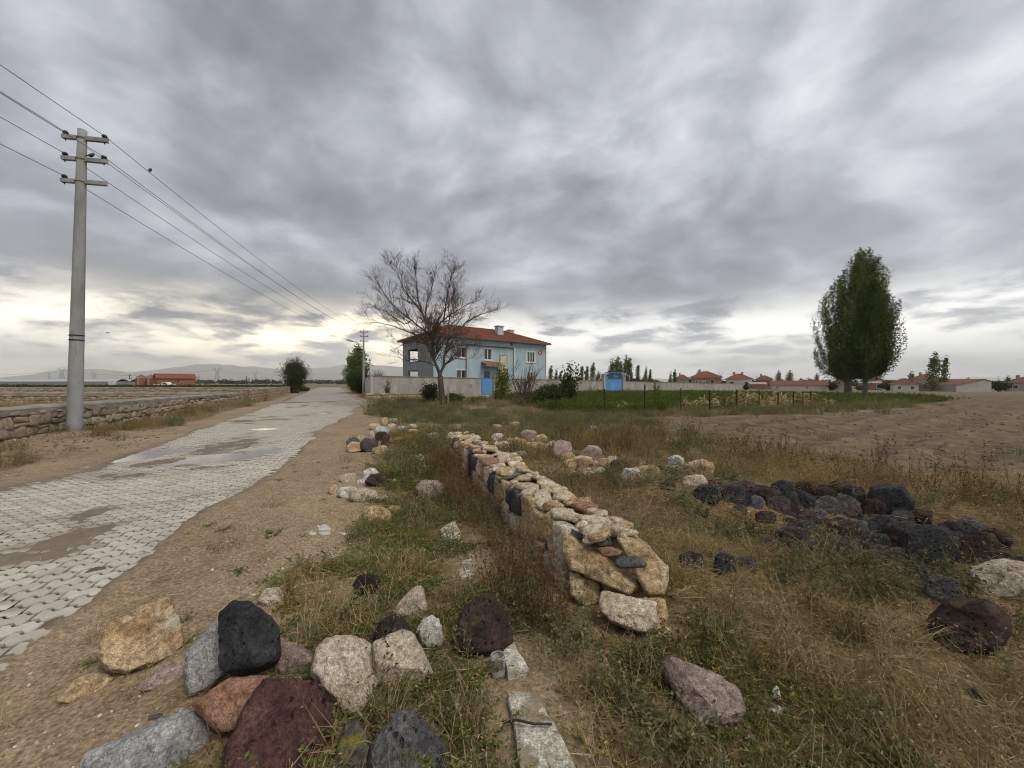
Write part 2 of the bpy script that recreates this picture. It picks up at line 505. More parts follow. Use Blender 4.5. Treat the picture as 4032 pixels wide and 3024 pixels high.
def rock_mat(name, c_dark, c_mid, c_light, speck=None, speck_c=(0.05, 0.05, 0.05), pits=0.0, lichen=None, lichen_amt=0.5, scale=5.0, bstr=0.7, rnd=0.12, streak=False, crust=None):
    m, t, b = new_mat(name)
    co = t.node('ShaderNodeTexCoord').outputs['Object']
    oi = t.node('ShaderNodeObjectInfo')
    co = t.vmath('ADD', co, t.vmath('SCALE', oi.outputs['Location'], s=1.7))
    c2 = t.vmath('MULTIPLY', co, (1, 1, 3.2)) if streak else co
    n = t.noise(c2, scale, 8, 0.62, 0.4)
    col = t.ramp(n, [(0.30, c_dark), (0.50, c_mid), (0.70, c_light)])
    n2 = t.noise(co, scale * 7, 5, 0.65)
    col = t.mix(0.8, col, t.ramp(n2, [(0.34, 0.42), (0.66, 1.55)]), 'MULTIPLY')
    n4 = t.noise(co, scale * 26, 4, 0.7)
    col = t.mix(0.75, col, t.ramp(n4, [(0.36, 0.45), (0.52, 1.0), (0.66, 1.65)]), 'MULTIPLY')
    hgt = t.math('ADD', t.math('MULTIPLY', n, 0.6), t.math('MULTIPLY', n2, 0.5))
    hgt = t.math('ADD', hgt, t.math('MULTIPLY', n4, 0.30))
    if speck:
        v = t.voronoi(co, speck, 'F1', 'Distance')
        sm = t.mrange(v, 0.30, 0.16)
        sm = t.math('MULTIPLY', sm, t.mrange(t.noise(co, speck * 0.6, 2), 0.48, 0.60))
        col = t.mix(t.math('MULTIPLY', sm, 0.8), col, speck_c)
    if pits:
        v = t.voronoi(t.vmath('ADD', co, t.vmath('SCALE', t.noise(co, 20, 2, out=1), s=0.03)), pits, 'F1', 'Distance')
        pm = t.math('MULTIPLY', t.mrange(v, 0.36, 0.12), t.mrange(t.noise(co, pits * 0.35, 2), 0.46, 0.58))
        col = t.mix(t.math('MULTIPLY', pm, 0.85), col, tuple(0.25 * x for x in c_dark))
        hgt = t.math('SUBTRACT', hgt, t.math('MULTIPLY', pm, 0.9))
    if lichen:
        lm = t.mrange(t.noise(co, 6.5, 6, 0.7), 0.62 - lichen_amt * 0.2, 0.72 - lichen_amt * 0.2)
        col = t.mix(t.math('MULTIPLY', lm, 0.85), col, lichen)
    if rnd:
        col = t.mix(1.0, col, t.ramp(oi.outputs['Random'], [(0, (1 - rnd, 1 - rnd * 1.1, 1 - rnd * 1.3)), (0.5, (1, 1, 1)), (1, (1 + rnd, 1 + rnd * 0.9, 1 + rnd * 0.6))]), 'MULTIPLY')
    t.put(b.inputs['Base Color'], col)
    b.inputs['Roughness'].default_value = 0.88
    b.inputs['Specular IOR Level'].default_value = 0.25
    bump(t, b, hgt, min(1.0, bstr * 1.2), 0.03)
    return m

# ---------------------------------------------------------------- rocks
_ico = {}
def ico(level):
    if level in _ico: return _ico[level]
    import bmesh
    bm = bmesh.new(); bmesh.ops.create_icosphere(bm, subdivisions=level, radius=1.0)
    V = np.array([v.co[:] for v in bm.verts]); V /= np.linalg.norm(V, axis=1)[:, None]
    F = np.array([[v.index for v in f.verts] for f in bm.faces]); bm.free()
    _ico[level] = (V, F); return _ico[level]
def stone_radius(V, planes, sharp=16.0):
    acc = np.zeros(len(V))
    for n, d in planes:
        c = V @ np.asarray(n)
        acc += np.where(c > 1e-3, np.power(np.clip(c, 1e-3, None) / d, sharp), 0)
    return np.power(np.maximum(acc, 1e-12), -1.0 / sharp)
def stone_mesh(name, planes, level, mat, seed, amp=0.06, freq=None, sharp=16.0, size=None, chips=14):
    V, F = ico(level)
    r = stone_radius(V, planes, sharp)
    P = V * r[:, None]
    if chips:
        cr = np.random.default_rng(seed + 5)
        more = []
        for _ in range(chips):
            n = cr.normal(0, 1, 3); n /= np.linalg.norm(n)
            sup = float((P @ n).max()); more.append((n, max(sup * cr.uniform(.86, .965), sup - np.median(r) * cr.uniform(.03, .10))))
        r = stone_radius(V, list(planes) + more, sharp)
        P = V * r[:, None]
    sz = size or float(np.percentile(r, 50))
    fr = (freq or 1.6) / sz
    n = fbm3(P * fr + seed * 3.7, seed, 5, 0.55) - 0.5
    rg = np.abs(fbm3(P * fr * 1.9 + seed, seed + 50, 4, 0.6) - 0.5) * 2
    fine = fbm3(P * fr * 7.0 + seed, seed + 90, 3, 0.6) - 0.5 if level >= 4 else 0.0
    ld = np.random.default_rng(seed + 8).normal(0, 1, 3) * [1, 1, 1.6]; ld /= np.linalg.norm(ld)
    sw = (P @ ld) / sz * 1.9 + 1.6 * n + seed * .37
    saw = sw - np.floor(sw)
    r2 = r - sz * amp * 0.75 * saw + sz * amp * (1.2 * n + 0.9 * (rg - 0.22) + 0.42 * fine)
    P = V * r2[:, None]
    return mesh_np(name, P, F, mat, smooth=True)
def box_planes(rg, sx, sy, sz, tilt=0.12, cuts=5):
    pl = []
    for ax, s in ((0, sx), (1, sy), (2, sz)):
        for sg in (-1, 1):
            n = np.array([0., 0., 0.]); n[ax] = sg
            n = n + rg.normal(0, tilt, 3); n /= np.linalg.norm(n)
            pl.append((n, s * 0.5))
    for _ in range(cuts):
        n = rg.normal(0, 1, 3); n /= np.linalg.norm(n)
        d = abs(n[0]) * sx * 0.5 + abs(n[1]) * sy * 0.5 + abs(n[2]) * sz * 0.5
        pl.append((n, d * rg.uniform(0.62, 0.84)))
    return pl

# ================================================================== ground, one sheet out to the horizon
def ground_material():
    m, t, b = new_mat('ground_soil')
    g = t.node('ShaderNodeNewGeometry').outputs['Position']
    veg, grn, plo, road, crop, far = (t.attr(k) for k in ('veg', 'green', 'plough', 'roadm', 'crop', 'farf'))
    n1 = t.noise(g, 0.7, 6, 0.6); n2 = t.noise(g, 7.0, 6, 0.65); n3 = t.noise(g, 45.0, 5, 0.7)
    # bare trodden earth with grit
    soil = t.ramp(n1, [(0.3, (0.205, 0.148, 0.090)), (0.7, (0.300, 0.225, 0.143))])
    soil = t.mix(0.6, soil, t.ramp(n2, [(0.3, 0.62), (0.7, 1.35)]), 'MULTIPLY')
    soil = t.mix(0.85, soil, t.ramp(n3, [(0.34, 0.35), (0.52, 1.05), (0.66, 1.75)]), 'MULTIPLY')
    rd = t.ramp(n2, [(0.3, (0.155, 0.120, 0.085)), (0.7, (0.235, 0.188, 0.138))])
    rd = t.mix(0.5, rd, t.ramp(n3, [(0.32, 0.7), (0.7, 1.25)]), 'MULTIPLY')
    # litter of dead stalks under the weeds
    lit = t.ramp(t.noise(g, 22, 7, 0.72, 0.6), [(0.30, (0.050, 0.033, 0.018)), (0.46, (0.130, 0.088, 0.045)), (0.60, (0.225, 0.160, 0.080)), (0.75, (0.33, 0.25, 0.14))])
    lit = t.mix(0.6, lit, t.ramp(n1, [(0.3, (0.72, 0.74, 0.70)), (0.7, (1.25, 1.15, 1.0))]), 'MULTIPLY')
    green = t.ramp(t.noise(g, 14, 6, 0.7), [(0.3, (0.030, 0.042, 0.015)), (0.6, (0.085, 0.105, 0.035)), (0.8, (0.15, 0.15, 0.06))])
    pl = t.ramp(t.noise(g, 1.7, 8, 0.68), [(0.3, (0.066, 0.047, 0.025)), (0.5, (0.125, 0.091, 0.050)), (0.7, (0.215, 0.162, 0.094))])
    pl = t.mix(0.6, pl, t.ramp(n2, [(0.3, 0.6), (0.7, 1.35)]), 'MULTIPLY')
    pl = t.mix(t.attr('row'), pl, t.mix(1.0, pl, (0.62, 0.58, 0.53), 'MULTIPLY'))  # troughs between rows darkened in colour: moist soil plus shading the soft light lacks
    cr = t.ramp(t.noise(g, 2.2, 6, 0.7), [(0.3, (0.030, 0.055, 0.012)), (0.7, (0.085, 0.130, 0.028))])
    fr = t.ramp(t.noise(t.vmath('MULTIPLY', g, (0.02, 0.05, 0.0)), 1.0, 4, 0.6), [(0.35, (0.115, 0.105, 0.055)), (0.65, (0.20, 0.155, 0.095))])
    def soft(a):                     # ragged borders between the covers
        return t.mrange(t.math('ADD', a, t.math('MULTIPLY', t.math('SUBTRACT', n2, 0.5), 0.7)), 0.35, 0.65)
    rd = t.mix(t.attr('joint'), rd, (0.085, 0.066, 0.047))
    col = t.mix(road, soil, rd)
    col = t.mix(soft(plo), col, pl)
    col = t.mix(soft(veg), col, lit)
    col = t.mix(soft(grn), col, green)
    col = t.mix(soft(crop), col, cr)
    col = t.mix(far, col, fr)
    wet = t.attr('wet')
    col = t.mix(t.math('MULTIPLY', wet, 0.55), col, t.mix(1.0, col, (0.42, 0.42, 0.44), 'MULTIPLY'))
    t.put(b.inputs['Base Color'], col)
    t.put(b.inputs['Roughness'], t.mrange(t.math('ADD', wet, t.math('MULTIPLY', t.math('SUBTRACT', n2, 0.5), 0.5)), 0.3, 0.9, 0.93, 0.22))
    b.inputs['Specular IOR Level'].default_value = 0.3
    hgt = t.math('ADD', t.math('MULTIPLY', n3, 0.5), n2)
    bump(t, b, hgt, 0.55, 0.02)
    return m

def build_ground():
    a_f = np.radians(np.arange(-60, 60.01, 0.30))
    a_b = np.radians(np.arange(64, 296.1, 4.0))
    A = np.concatenate([a_f, a_b])                       # bearing from straight ahead, closed ring
    R = [0.0, 0.3, 0.6, 0.9]
    while R[-1] < 12000: R.append(R[-1] * (1.0125 if R[-1] < 60 else 1.06))
    R = np.array(R)
    RR, AA = np.meshgrid(R, A, indexing='ij')
    X = RR * np.sin(AA); Y = RR * np.cos(AA)
    Z = height(X.ravel(), Y.ravel()).reshape(X.shape)
    nR, nA = X.shape
    i = np.arange(nR - 1)[:, None] * nA; j = np.arange(nA)[None, :]; j2 = (j + 1) % nA
    F = np.stack([i + j, i + nA + j, i + nA + j2, i + j2], -1).reshape(-1, 4)[:, ::-1]
    x, y = X.ravel(), Y.ravel()
    me = mesh_np('ground', np.stack([x, y, Z.ravel()], -1), F, ground_material(), smooth=True)
    rm = road_mask(x, y)
    gb = interp(y, GRASS_B)
    nz = fbm2(x * 1.1, y * 1.1, 33, 4)
    right = sstep(-0.25, 0.35, x - gb + (nz - 0.5) * 1.6)
    lroad = interp(y, ROAD_L)
    left = sstep(0.7, 1.7, lroad - x + (nz - 0.5) * 1.5)
    left = left * (1 - 0.85 * np.exp(-(((x + 11.0) / 1.9) ** 2 + ((y - 9.3) / 1.6) ** 2)))
    plo = soft_poly(x, y, PLOUGH, 0.9)
    crop = np.maximum(soft_poly(x, y, CROP, 0.5), soft_poly(x, y, CROP_L, 1.5))
    veg = np.clip(right + left, 0, 1) * (1 - plo) * (1 - rm)
    bare = sstep(0.60, 0.70, fbm2(x * 0.6 + 8, y * 0.6, 53, 4)) * 0.6
    veg = veg * (1 - bare)
    grn = green_cover(x, y)
    farf = sstep(70, 160, np.hypot(x, y))
    farf = farf * (1 - soft_poly(x, y, CROP_L, 2.0))
    wet = np.zeros_like(x)
    for (px, py, rx, ry, a) in PUDDLES + [(-4.75, 5.5, 1.2, 1.1, -0.3), (-6.2, 5.0, 0.9, 0.8, 0.2)]:
        wet = np.maximum(wet, np.exp(-(((x - px) / (rx * 1.5)) ** 2 + ((y - py) / (ry * 1.5)) ** 2)))
    wet = wet * rm
    for nme, arr in (('veg', veg), ('green', grn * 0.45), ('plough', plo), ('roadm', rm), ('crop', crop), ('farf', farf), ('wet', wet), ('row', np.clip(.5 - .5 * np.sin((y * .82 - x * .57 + (fbm2(x * .15, y * .15, 5, 2) - .5) * 1.2) * 2 * math.pi / 1.35), 0, 1) * sstep(4, 10, x) * fbm2(x * .5, y * .5, 88, 3)), ('joint', rm * sstep(-.006, -.014, dirt_h(x, y)))):
        at = me.attributes.new(nme, 'FLOAT', 'POINT')
        at.data.foreach_set('value', np.asarray(arr, np.float32))
    o = obj('ground', me)
    tag(o, 'bare brown earth and weed litter of the plain', None, None, 'structure')
    return o
def green_cover(x, y):
    """where living green dominates among the dead weeds (0..1)"""
    g = 0.0
    n = fbm2(x * 0.8, y * 0.8, 71, 4)
    g = np.maximum(g, np.exp(-((seg_dist(x, y, [(-1.1, 4.2), (-0.9, 3.4), (-1.6, 6.0), (-1.9, 8)]) / 0.75) ** 2)) * 0.9)
    g = np.maximum(g, np.exp(-((seg_dist(x, y, [(-0.55, 2.0), (-0.5, 2.6)]) / 0.45) ** 2)) * 0.7)
    g = np.maximum(g, np.exp(-((seg_dist(x, y, [(-6, 22), (-3, 17), (0, 14), (2.5, 14.5)]) / 2.6) ** 2)) * 0.95)
    g = np.maximum(g, np.exp(-((seg_dist(x, y, [(4.5, 17.3), (14, 18.5), (26, 25), (38, 34)]) / 1.7) ** 2)) * 0.95)
    g = np.maximum(g, soft_poly(x, y, CROP, 0.8))
    g = np.maximum(g, np.exp(-((seg_dist(x, y, [(-21, 44), (-26, 58)]) / 2.5) ** 2)) * 0.8)
    return np.clip(g * (0.5 + 1.0 * n), 0, 1)
ground = build_ground()

# ------------------------------------------------------------------ paved road: interlocking concrete pavers half drowned in soil
def paver_material():
    m, t, b = new_mat('paver_concrete')
    g = t.node('ShaderNodeNewGeometry').outputs['Position']
    at = t.attr('tone')
    n = t.noise(g, 9, 6, 0.65); n3 = t.noise(g, 90, 4, 0.7)
    col = t.ramp(n, [(0.3, (0.385, 0.355, 0.30)), (0.7, (0.52, 0.485, 0.42))])
    col = t.mix(0.5, col, t.ramp(n3, [(0.3, 0.75), (0.7, 1.2)]), 'MULTIPLY')
    oi = t.node('ShaderNodeObjectInfo').outputs['Random']
    col = t.mix(1.0, col, t.ramp(at, [(0, (0.90, 0.89, 0.87)), (1, (1.08, 1.07, 1.05))]), 'MULTIPLY')
    dust = t.math('MAXIMUM', t.math('MULTIPLY', t.mrange(t.noise(g, 1.6, 6, 0.6), 0.48, 0.70), 0.55), t.attr('dust'))
    dust = t.math('MULTIPLY', dust, t.mrange(t.noise(g, 24, 4, 0.6), 0.25, 0.6, 0.75, 1.0))
    col = t.mix(t.math('MULTIPLY', dust, 0.86), col, (0.245, 0.203, 0.160))
    t.put(b.inputs['Base Color'], col)
    b.inputs['Roughness'].default_value = 0.75
    b.inputs['Specular IOR Level'].default_value = 0.35
    bump(t, b, n3, 0.35, 0.006)
    return m
PAV_L, PAV_W = 0.225, 0.128
def paver_shape():
    """zig-zag sided block, drawn in plan; long way along local x"""
    L, W_, gap, gv, a = PAV_L, PAV_W, 0.017, 0.026, 0.018
    q = L / 4
    zig = [(-L / 2 + gap / 2, a), (-q - 0.016, a), (-q + 0.016, -a), (-0.016, -a), (0.016, a), (q - 0.016, a), (q + 0.016, -a), (L / 2 - gap / 2, -a)]
    low = [(x, y - W_ / 2 + gv / 2) for x, y in zig]
    top = [(x, y + W_ / 2 - gv / 2) for x, y in reversed(zig)]
    return low + top
def build_road():
    m = paver_material()
    shape = np.array(paver_shape()); n = len(shape)
    ins = shape * np.array([0.975, 0.955])
    # one block: bevelled top and a skirt
    top_z, bev, bot = 0.0, 0.006, 0.05
    V1 = np.concatenate([np.c_[ins, np.full(n, top_z)], np.c_[shape, np.full(n, top_z - bev)], np.c_[shape, np.full(n, top_z - bot)]])
    road = empty('road', (-5.0, 5.0, 0.0)); tag(road, None, None, None, 'structure')
    base = np.array([-5.0, 5.0, 0.0])
    # rows laid square to a road that bends gently: walk along its centre line
    ys = np.arange(1.0, 33.0, 0.02)
    cx = (interp(ys, ROAD_L) + interp(ys, ROAD_R)) / 2
    k = np.ones(101) / 101
    pad = np.pad(cx, 50, mode='edge'); pad[:50] = cx[0] - (cx[1] - cx[0]) * np.arange(50, 0, -1); pad[-50:] = cx[-1] + (cx[-1] - cx[-2]) * np.arange(1, 51)
    cx = np.convolve(pad, k, 'valid')
    seg = np.hypot(np.diff(cx), np.diff(ys)); s = np.r_[0, np.cumsum(seg)]
    items = []
    ang0 = RAD(22)
    # a single straight bond keeps the blocks interlocked; the block grid is turned a little against the road
    ex = np.array([math.cos(ang0), math.sin(ang0)]); ey = np.array([-math.sin(ang0), math.cos(ang0)])
    org = np.array([-2.6, 1.0])
    for r in range(-60, 330):
        for c in range(-110, 60):
            ctr = org + ex * ((c + 0.5 * (r % 2)) * PAV_L) + ey * (r * PAV_W)
            items.append((ctr[0], ctr[1]))
    P = np.array(items)
    P = P[(P[:, 1] > 0.7) & (P[:, 1] < 30)]
    l = interp(P[:, 1], ROAD_L); rr = interp(P[:, 1], ROAD_R)
    wob = (fbm2(P[:, 0] * 2, P[:, 1] * 2, 13, 2) - 0.5) * 0.25
    P = P[(P[:, 0] > l - 0.1) & (P[:, 0] < rr + wob)]
    d = np.hypot(P[:, 0], P[:, 1])
    vis = (np.abs(P[:, 0]) / np.maximum(P[:, 1], .1) < 1.5)
    P = P[vis]; d = d[vis]
    bur = dirt_h(P[:, 0], P[:, 1])
    P = P[bur < 0.0105]; d = d[bur < 0.0105]; bur = bur[bur < 0.0105]
    rg = np.random.default_rng(3)
    infr = (np.abs(P[:, 0]) / P[:, 1] < 1.33) & (P[:, 1] > 1.9) & (bur < 0.0)
    order = np.argsort(np.where(infr, d, d + 1000))
    first = order[:300]; rest = order[300:]
    bs = basin(P[:, 0], P[:, 1]); zz = base_h(P[:, 0], P[:, 1]) + 0.018 * 0 - 0.020 * bs
    tilt = rg.normal(0, 0.010, (len(P), 2)); tone = rg.uniform(0, 1, len(P)); dust = np.clip(sstep(-.016, -.002, bur) * .80 + .12 * sstep(10, 16, P[:, 1]) + rg.normal(0, .07, len(P)), 0, 1); dz_ = rg.normal(0, 0.0016, len(P))
    Rm = np.array([[ex[0], ey[0], 0], [ex[1], ey[1], 0], [0, 0, 1]])
    facesT = [tuple(range(n))]
    def side(i0, i1): return [(i1 + q, i1 + (q + 1) % n, i0 + (q + 1) % n, i0 + q) for q in range(n)]
    faces1 = facesT + side(0, n) + side(n, 2 * n)
    # shared mesh data for the single pavers (8 tones)
    meshes = []
    for kx in range(24):
        me = mesh_from('paver', V1, faces1, m)
        for nme, val in (('tone', (kx % 4) / 3), ('dust', (kx // 4) / 5)):
            at = me.attributes.new(nme, 'FLOAT', 'POINT'); at.data.foreach_set('value', np.full(len(V1), val, np.float32))
        meshes.append(me)
    for q in first:
        o = obj('paver', meshes[int(tone[q] * 3.99) + 4 * int(dust[q] * 5.49)], road, (P[q, 0] - base[0], P[q, 1] - base[1], zz[q] + dz_[q]), (tilt[q, 0], tilt[q, 1], ang0))
    # the remaining blocks stay real geometry joined into one part
    VV = []; FF = []; TT = []; DD = []
    quads = np.array([f for f in side(0, n)])
    for q in rest:
        Vq = V1[:2 * n].copy()
        Vq[:, 2] += Vq[:, 0] * tilt[q, 1] * -1 + Vq[:, 1] * tilt[q, 0]
        Vq = Vq @ Rm.T + np.array([P[q, 0] - base[0], P[q, 1] - base[1], zz[q] + dz_[q]])
        VV.append(Vq); TT.append(np.full(2 * n, tone[q])); DD.append(np.full(2 * n, dust[q]))
    nV = 2 * n
    VV = np.concatenate(VV)
    me = bpy.data.meshes.new('paving')
    K = len(rest)
    loops = []
    one = np.concatenate([np.arange(n)] + [np.array(f) for f in side(0, n)])
    allv = (one[None, :] + (np.arange(K) * nV)[:, None]).ravel()
    tot = np.tile(np.array([n] + [4] * n), K)
    st = np.r_[0, np.cumsum(tot)[:-1]]
    me.vertices.add(len(VV)); me.vertices.foreach_set('co', VV.astype(np.float32).ravel())
    me.loops.add(len(allv)); me.loops.foreach_set('vertex_index', allv.astype(np.int32))
    me.polygons.add(len(tot)); me.polygons.foreach_set('loop_start', st.astype(np.int32)); me.polygons.foreach_set('loop_total', tot.astype(np.int32))
    me.materials.append(m); me.update(calc_edges=True)
    at = me.attributes.new('tone', 'FLOAT', 'POINT'); at.data.foreach_set('value', np.concatenate(TT).astype(np.float32))
    at = me.attributes.new('dust', 'FLOAT', 'POINT'); at.data.foreach_set('value', np.concatenate(DD).astype(np.float32))
    o = obj('paving', me, road); o['kind'] = 'stuff'
    # beyond thirty metres the blocks can no longer be told apart: a low sheet with laid rows in its material
    mf, t, b = new_mat('paving_far')
    g = t.node('ShaderNodeNewGeometry').outputs['Position']
    rot = t.node('ShaderNodeMapping'); t.l.new(g, rot.inputs[0]); rot.inputs['Rotation'].default_value = (0, 0, -ang0)
    br = t.node('ShaderNodeTexBrick'); t.l.new(rot.outputs[0], br.inputs['Vector'])
    br.inputs['Scale'].default_value = 1.0; br.inputs['Brick Width'].default_value = PAV_L; br.inputs['Row Height'].default_value = PAV_W
    br.inputs['Mortar Size'].default_value = 0.006
    br.inputs['Color1'].default_value = (0.33, 0.305, 0.265, 1); br.inputs['Color2'].default_value = (0.28, 0.255, 0.22, 1); br.inputs['Mortar'].default_value = (0.16, 0.135, 0.11, 1)
    dirt = t.mrange(t.noise(t.vmath('MULTIPLY', g, (0.8, 0.35, 1)), 1.0, 6, 0.6), 0.50, 0.66)
    t.put(b.inputs['Base Color'], t.mix(t.math('MULTIPLY', dirt, 0.8), br.outputs[0], (0.20, 0.165, 0.13)))
    b.inputs['Roughness'].default_value = 0.8
    yy = np.concatenate([np.arange(29.0, 60, 0.5), np.arange(60, 126, 2.0)])
    lx = interp(yy, ROAD_L) + 0.25; rx = interp(yy, ROAD_R) - 0.05
    cols = 9
    Vx = []
    for yv, a_, b_ in zip(yy, lx, rx):
        for c in range(cols):
            xv = a_ + (b_ - a_) * c / (cols - 1)
            if c in (0, cols - 1): xv += (noise2(xv * 3, yv * 1.3, 4) - 0.5) * 0.4
            Vx.append((xv - base[0], yv - base[1], float(base_h(np.array([xv]), np.array([yv]))[0]) + 0.024))
    Fx = [(i * cols + c, i * cols + c + 1, (i + 1) * cols + c + 1, (i + 1) * cols + c) for i in range(len(yy) - 1) for c in range(cols - 1)]
    o = obj('far_paving', mesh_from('far_paving', Vx, Fx, mf), road)
    return road
road = build_road()

# ------------------------------------------------------------------ standing rain water in the dips of the road
def water_mat():
    m, t, b = new_mat('puddle_water')
    g = t.node('ShaderNodeNewGeometry').outputs['Position']
    b.inputs['Base Color'].default_value = (0.16, 0.14, 0.12, 1)
    b.inputs['Roughness'].default_value = 0.04
    b.inputs['IOR'].default_value = 1.45
    b.inputs['Specular IOR Level'].default_value = 1.0
    bump(t, b, t.noise(g, 9, 2), 0.03, 0.004)
    return m
WATER = water_mat()
def puddle(x, y, rx, ry, a, z, label, thick=0.004, n=40):
    rg = np.random.default_rng(int(abs(x * 100)))
    V = []; 
    for zc in (z, z - thick):
        for k in range(n):
            th = 2 * math.pi * k / n
            r = 1.0 + (noise2(math.cos(th) * 2.2 + 5 + x, math.sin(th) * 2.2 + 5, 8) - 0.5) * 0.5
            u, v = rx * r * math.cos(th), ry * r * math.sin(th)
            V.append((u * math.cos(a) - v * math.sin(a), u * math.sin(a) + v * math.cos(a), zc))
    F = [tuple(range(n)), tuple(reversed(range(n, 2 * n)))] + [(k + n, (k + 1) % n + n, (k + 1) % n, k) for k in range(n)]
    o = obj('puddle', mesh_from('puddle', V, F, WATER), None, (x, y, 0))
    tag(o, label, 'puddle', 'rain puddles on the paved road')
    return o
puddle(-5.75, 8.0, 1.25, 1.9, -0.30, -0.011, 'larger rain puddle by the right edge of the paved road')
puddle(-7.65, 8.05, 0.95, 1.7, -0.42, -0.011, 'narrow rain puddle beside the dirt on the left half of the road')
puddle(-8.05, 12.5, 0.7, 0.5, 0.2, -0.011, 'thin shiny rain puddle on the road beyond the larger puddle')
for (sx, sy, w_, lab) in ((1290, 1558.5, 0.55, 'bright far puddle, upper of the pair at the middle of the road'), (1293, 1565, 0.65, 'bright far puddle, lower of the pair at the middle of the road'),
                          (1317, 1561, 0.45, 'small bright far puddle right of the pair on the road'), (1270, 1631, 0.28, 'small bright puddle alone in mid road before the far ones')):
    p = ground_at(sx, sy)
    puddle(p.x, p.y, w_, w_ * 1.3, 0.4, (0.034 if p.y > 29 else 0.006), lab, 0.003, 20)

# ------------------------------------------------------------------ far hills
def build_hills():
    m = simple_mat('hill_slope', (0.22, 0.20, 0.15), (0.34, 0.30, 0.23), 0.0012, 0.95, None)
    def ridge(name, dist, prof, depth, seed, label):
        nx, ny = 160, 14
        sx0, sx1 = prof[0][0], prof[-1][0]
        V = []
        for iy in range(ny):
            v = iy / (ny - 1)
            for ix in range(nx):
                sx = sx0 + (sx1 - sx0) * ix / (nx - 1)
                top = np.interp(sx, [p[0] for p in prof], [p[1] for p in prof])
                hh = (CY - top) / F_PX * dist
                yy = dist + (v - 0.5) * depth
                xx = (sx - CX) / F_PX * dist
                shape = math.sin(math.pi * min(1, v * 1.0)) ** 0.8
                nn = fbm2(np.array([xx / 500.0]), np.array([yy / 420.0 + seed]), seed, 5)[0]
                zz = hh * shape * (0.80 + 0.40 * nn) if hh > 0 else 0
                V.append((xx, yy, zz - 8 - (30 if v in (0, 1) else 0)))
        F = [(a * nx + c, a * nx + c + 1, (a + 1) * nx + c + 1, (a + 1) * nx + c) for a in range(ny - 1) for c in range(nx - 1)]
        o = obj(name, mesh_from(name, V, F, m, True))
        tag(o, label, None, None, 'structure')
    ridge('hills', 8200, [(-500, 1500), (0, 1492), (150, 1484), (300, 1460), (370, 1450), (440, 1462), (560, 1468), (700, 1452), (830, 1430), (900, 1438), (1010, 1450), (1090, 1466), (1250, 1470), (1480, 1480), (1800, 1490), (2300, 1500)], 2600, 3, 'pale blue rounded hills far behind the pylons')
    ridge('hills', 10300, [(200, 1495), (700, 1462), (1000, 1444), (1150, 1448), (1300, 1441), (1480, 1436), (1700, 1452), (2100, 1478), (2600, 1490), (3200, 1494), (3700, 1488), (4050, 1480), (4600, 1490)], 2200, 11, 'fainter farther hills behind the end of the road')
build_hills()

# ================================================================== walls of field stone along the left of the road
M_STONE_TAN = rock_mat('stone_tan', (0.26, 0.185, 0.105), (0.40, 0.30, 0.185), (0.54, 0.44, 0.31), scale=4.0, rnd=0.2)
M_STONE_WALL = rock_mat('stone_wall', (0.22, 0.175, 0.12), (0.34, 0.28, 0.20), (0.47, 0.405, 0.305), scale=3.0, rnd=0.28)
M_MORTAR = simple_mat('wall_mortar', (0.15, 0.125, 0.09), (0.26, 0.22, 0.165), 4, 0.95, 30, 0.7, 0.02)
M_COPING = simple_mat('coping_render', (0.175, 0.16, 0.135), (0.33, 0.305, 0.26), 1.6, 0.95, 25, 0.6, 0.015)
M_PLASTER = simple_mat('grey_render', (0.225, 0.215, 0.195), (0.395, 0.38, 0.35), 1.6, 0.93, 14, 0.35, 0.01, stretch=(1, 1, .35))
M_COPE2 = simple_mat('wall_coping_brown', (0.20, 0.15, 0.115), (0.29, 0.225, 0.175), 2.0, 0.9)

def small_stone_meshes(name, mat, n, seed, level=2, depth=1.0):
    rg = np.random.default_rng(seed); out = []
    for k in range(n):
        pl = box_planes(rg, 1.0, depth, 1.0, 0.13, 5)
        out.append(stone_mesh(name, pl, level, mat, seed + k, 0.045, 1.6, 34, 0.5))
    return out
WALL_STONES = small_stone_meshes('stone', M_STONE_WALL, 14, 100, 3)

def masonry_rows(L, z0, z1, rg, hmin, hmax, wmin, wmax):
    """uneven courses of stones covering a face L long: yields (centre t, centre z, w, h)"""
    out = []
    # columns of random width, each filled from the bottom up, gives rubble rather than brick courses
    z = z0
    while z < z1 - 0.04:
        h = min(rg.uniform(hmin, hmax), z1 - z)
        if z1 - (z + h) < 0.06: h = z1 - z
        t = -rg.uniform(0, wmax * 0.5)
        while t < L:
            w = rg.uniform(wmin, wmax)
            sub = rg.random()
            if sub < 0.28 and h > 0.16:
                f = rg.uniform(0.4, 0.6)
                out.append((t + w / 2, z + h * f / 2, w, h * f)); out.append((t + w / 2, z + h * (f + 1) / 2, w, h * (1 - f)))
            else:
                out.append((t + w / 2, z + h / 2 + rg.normal(0, 0.012), w, h * rg.uniform(0.92, 1.06)))
            t += w
        z += h
    return out

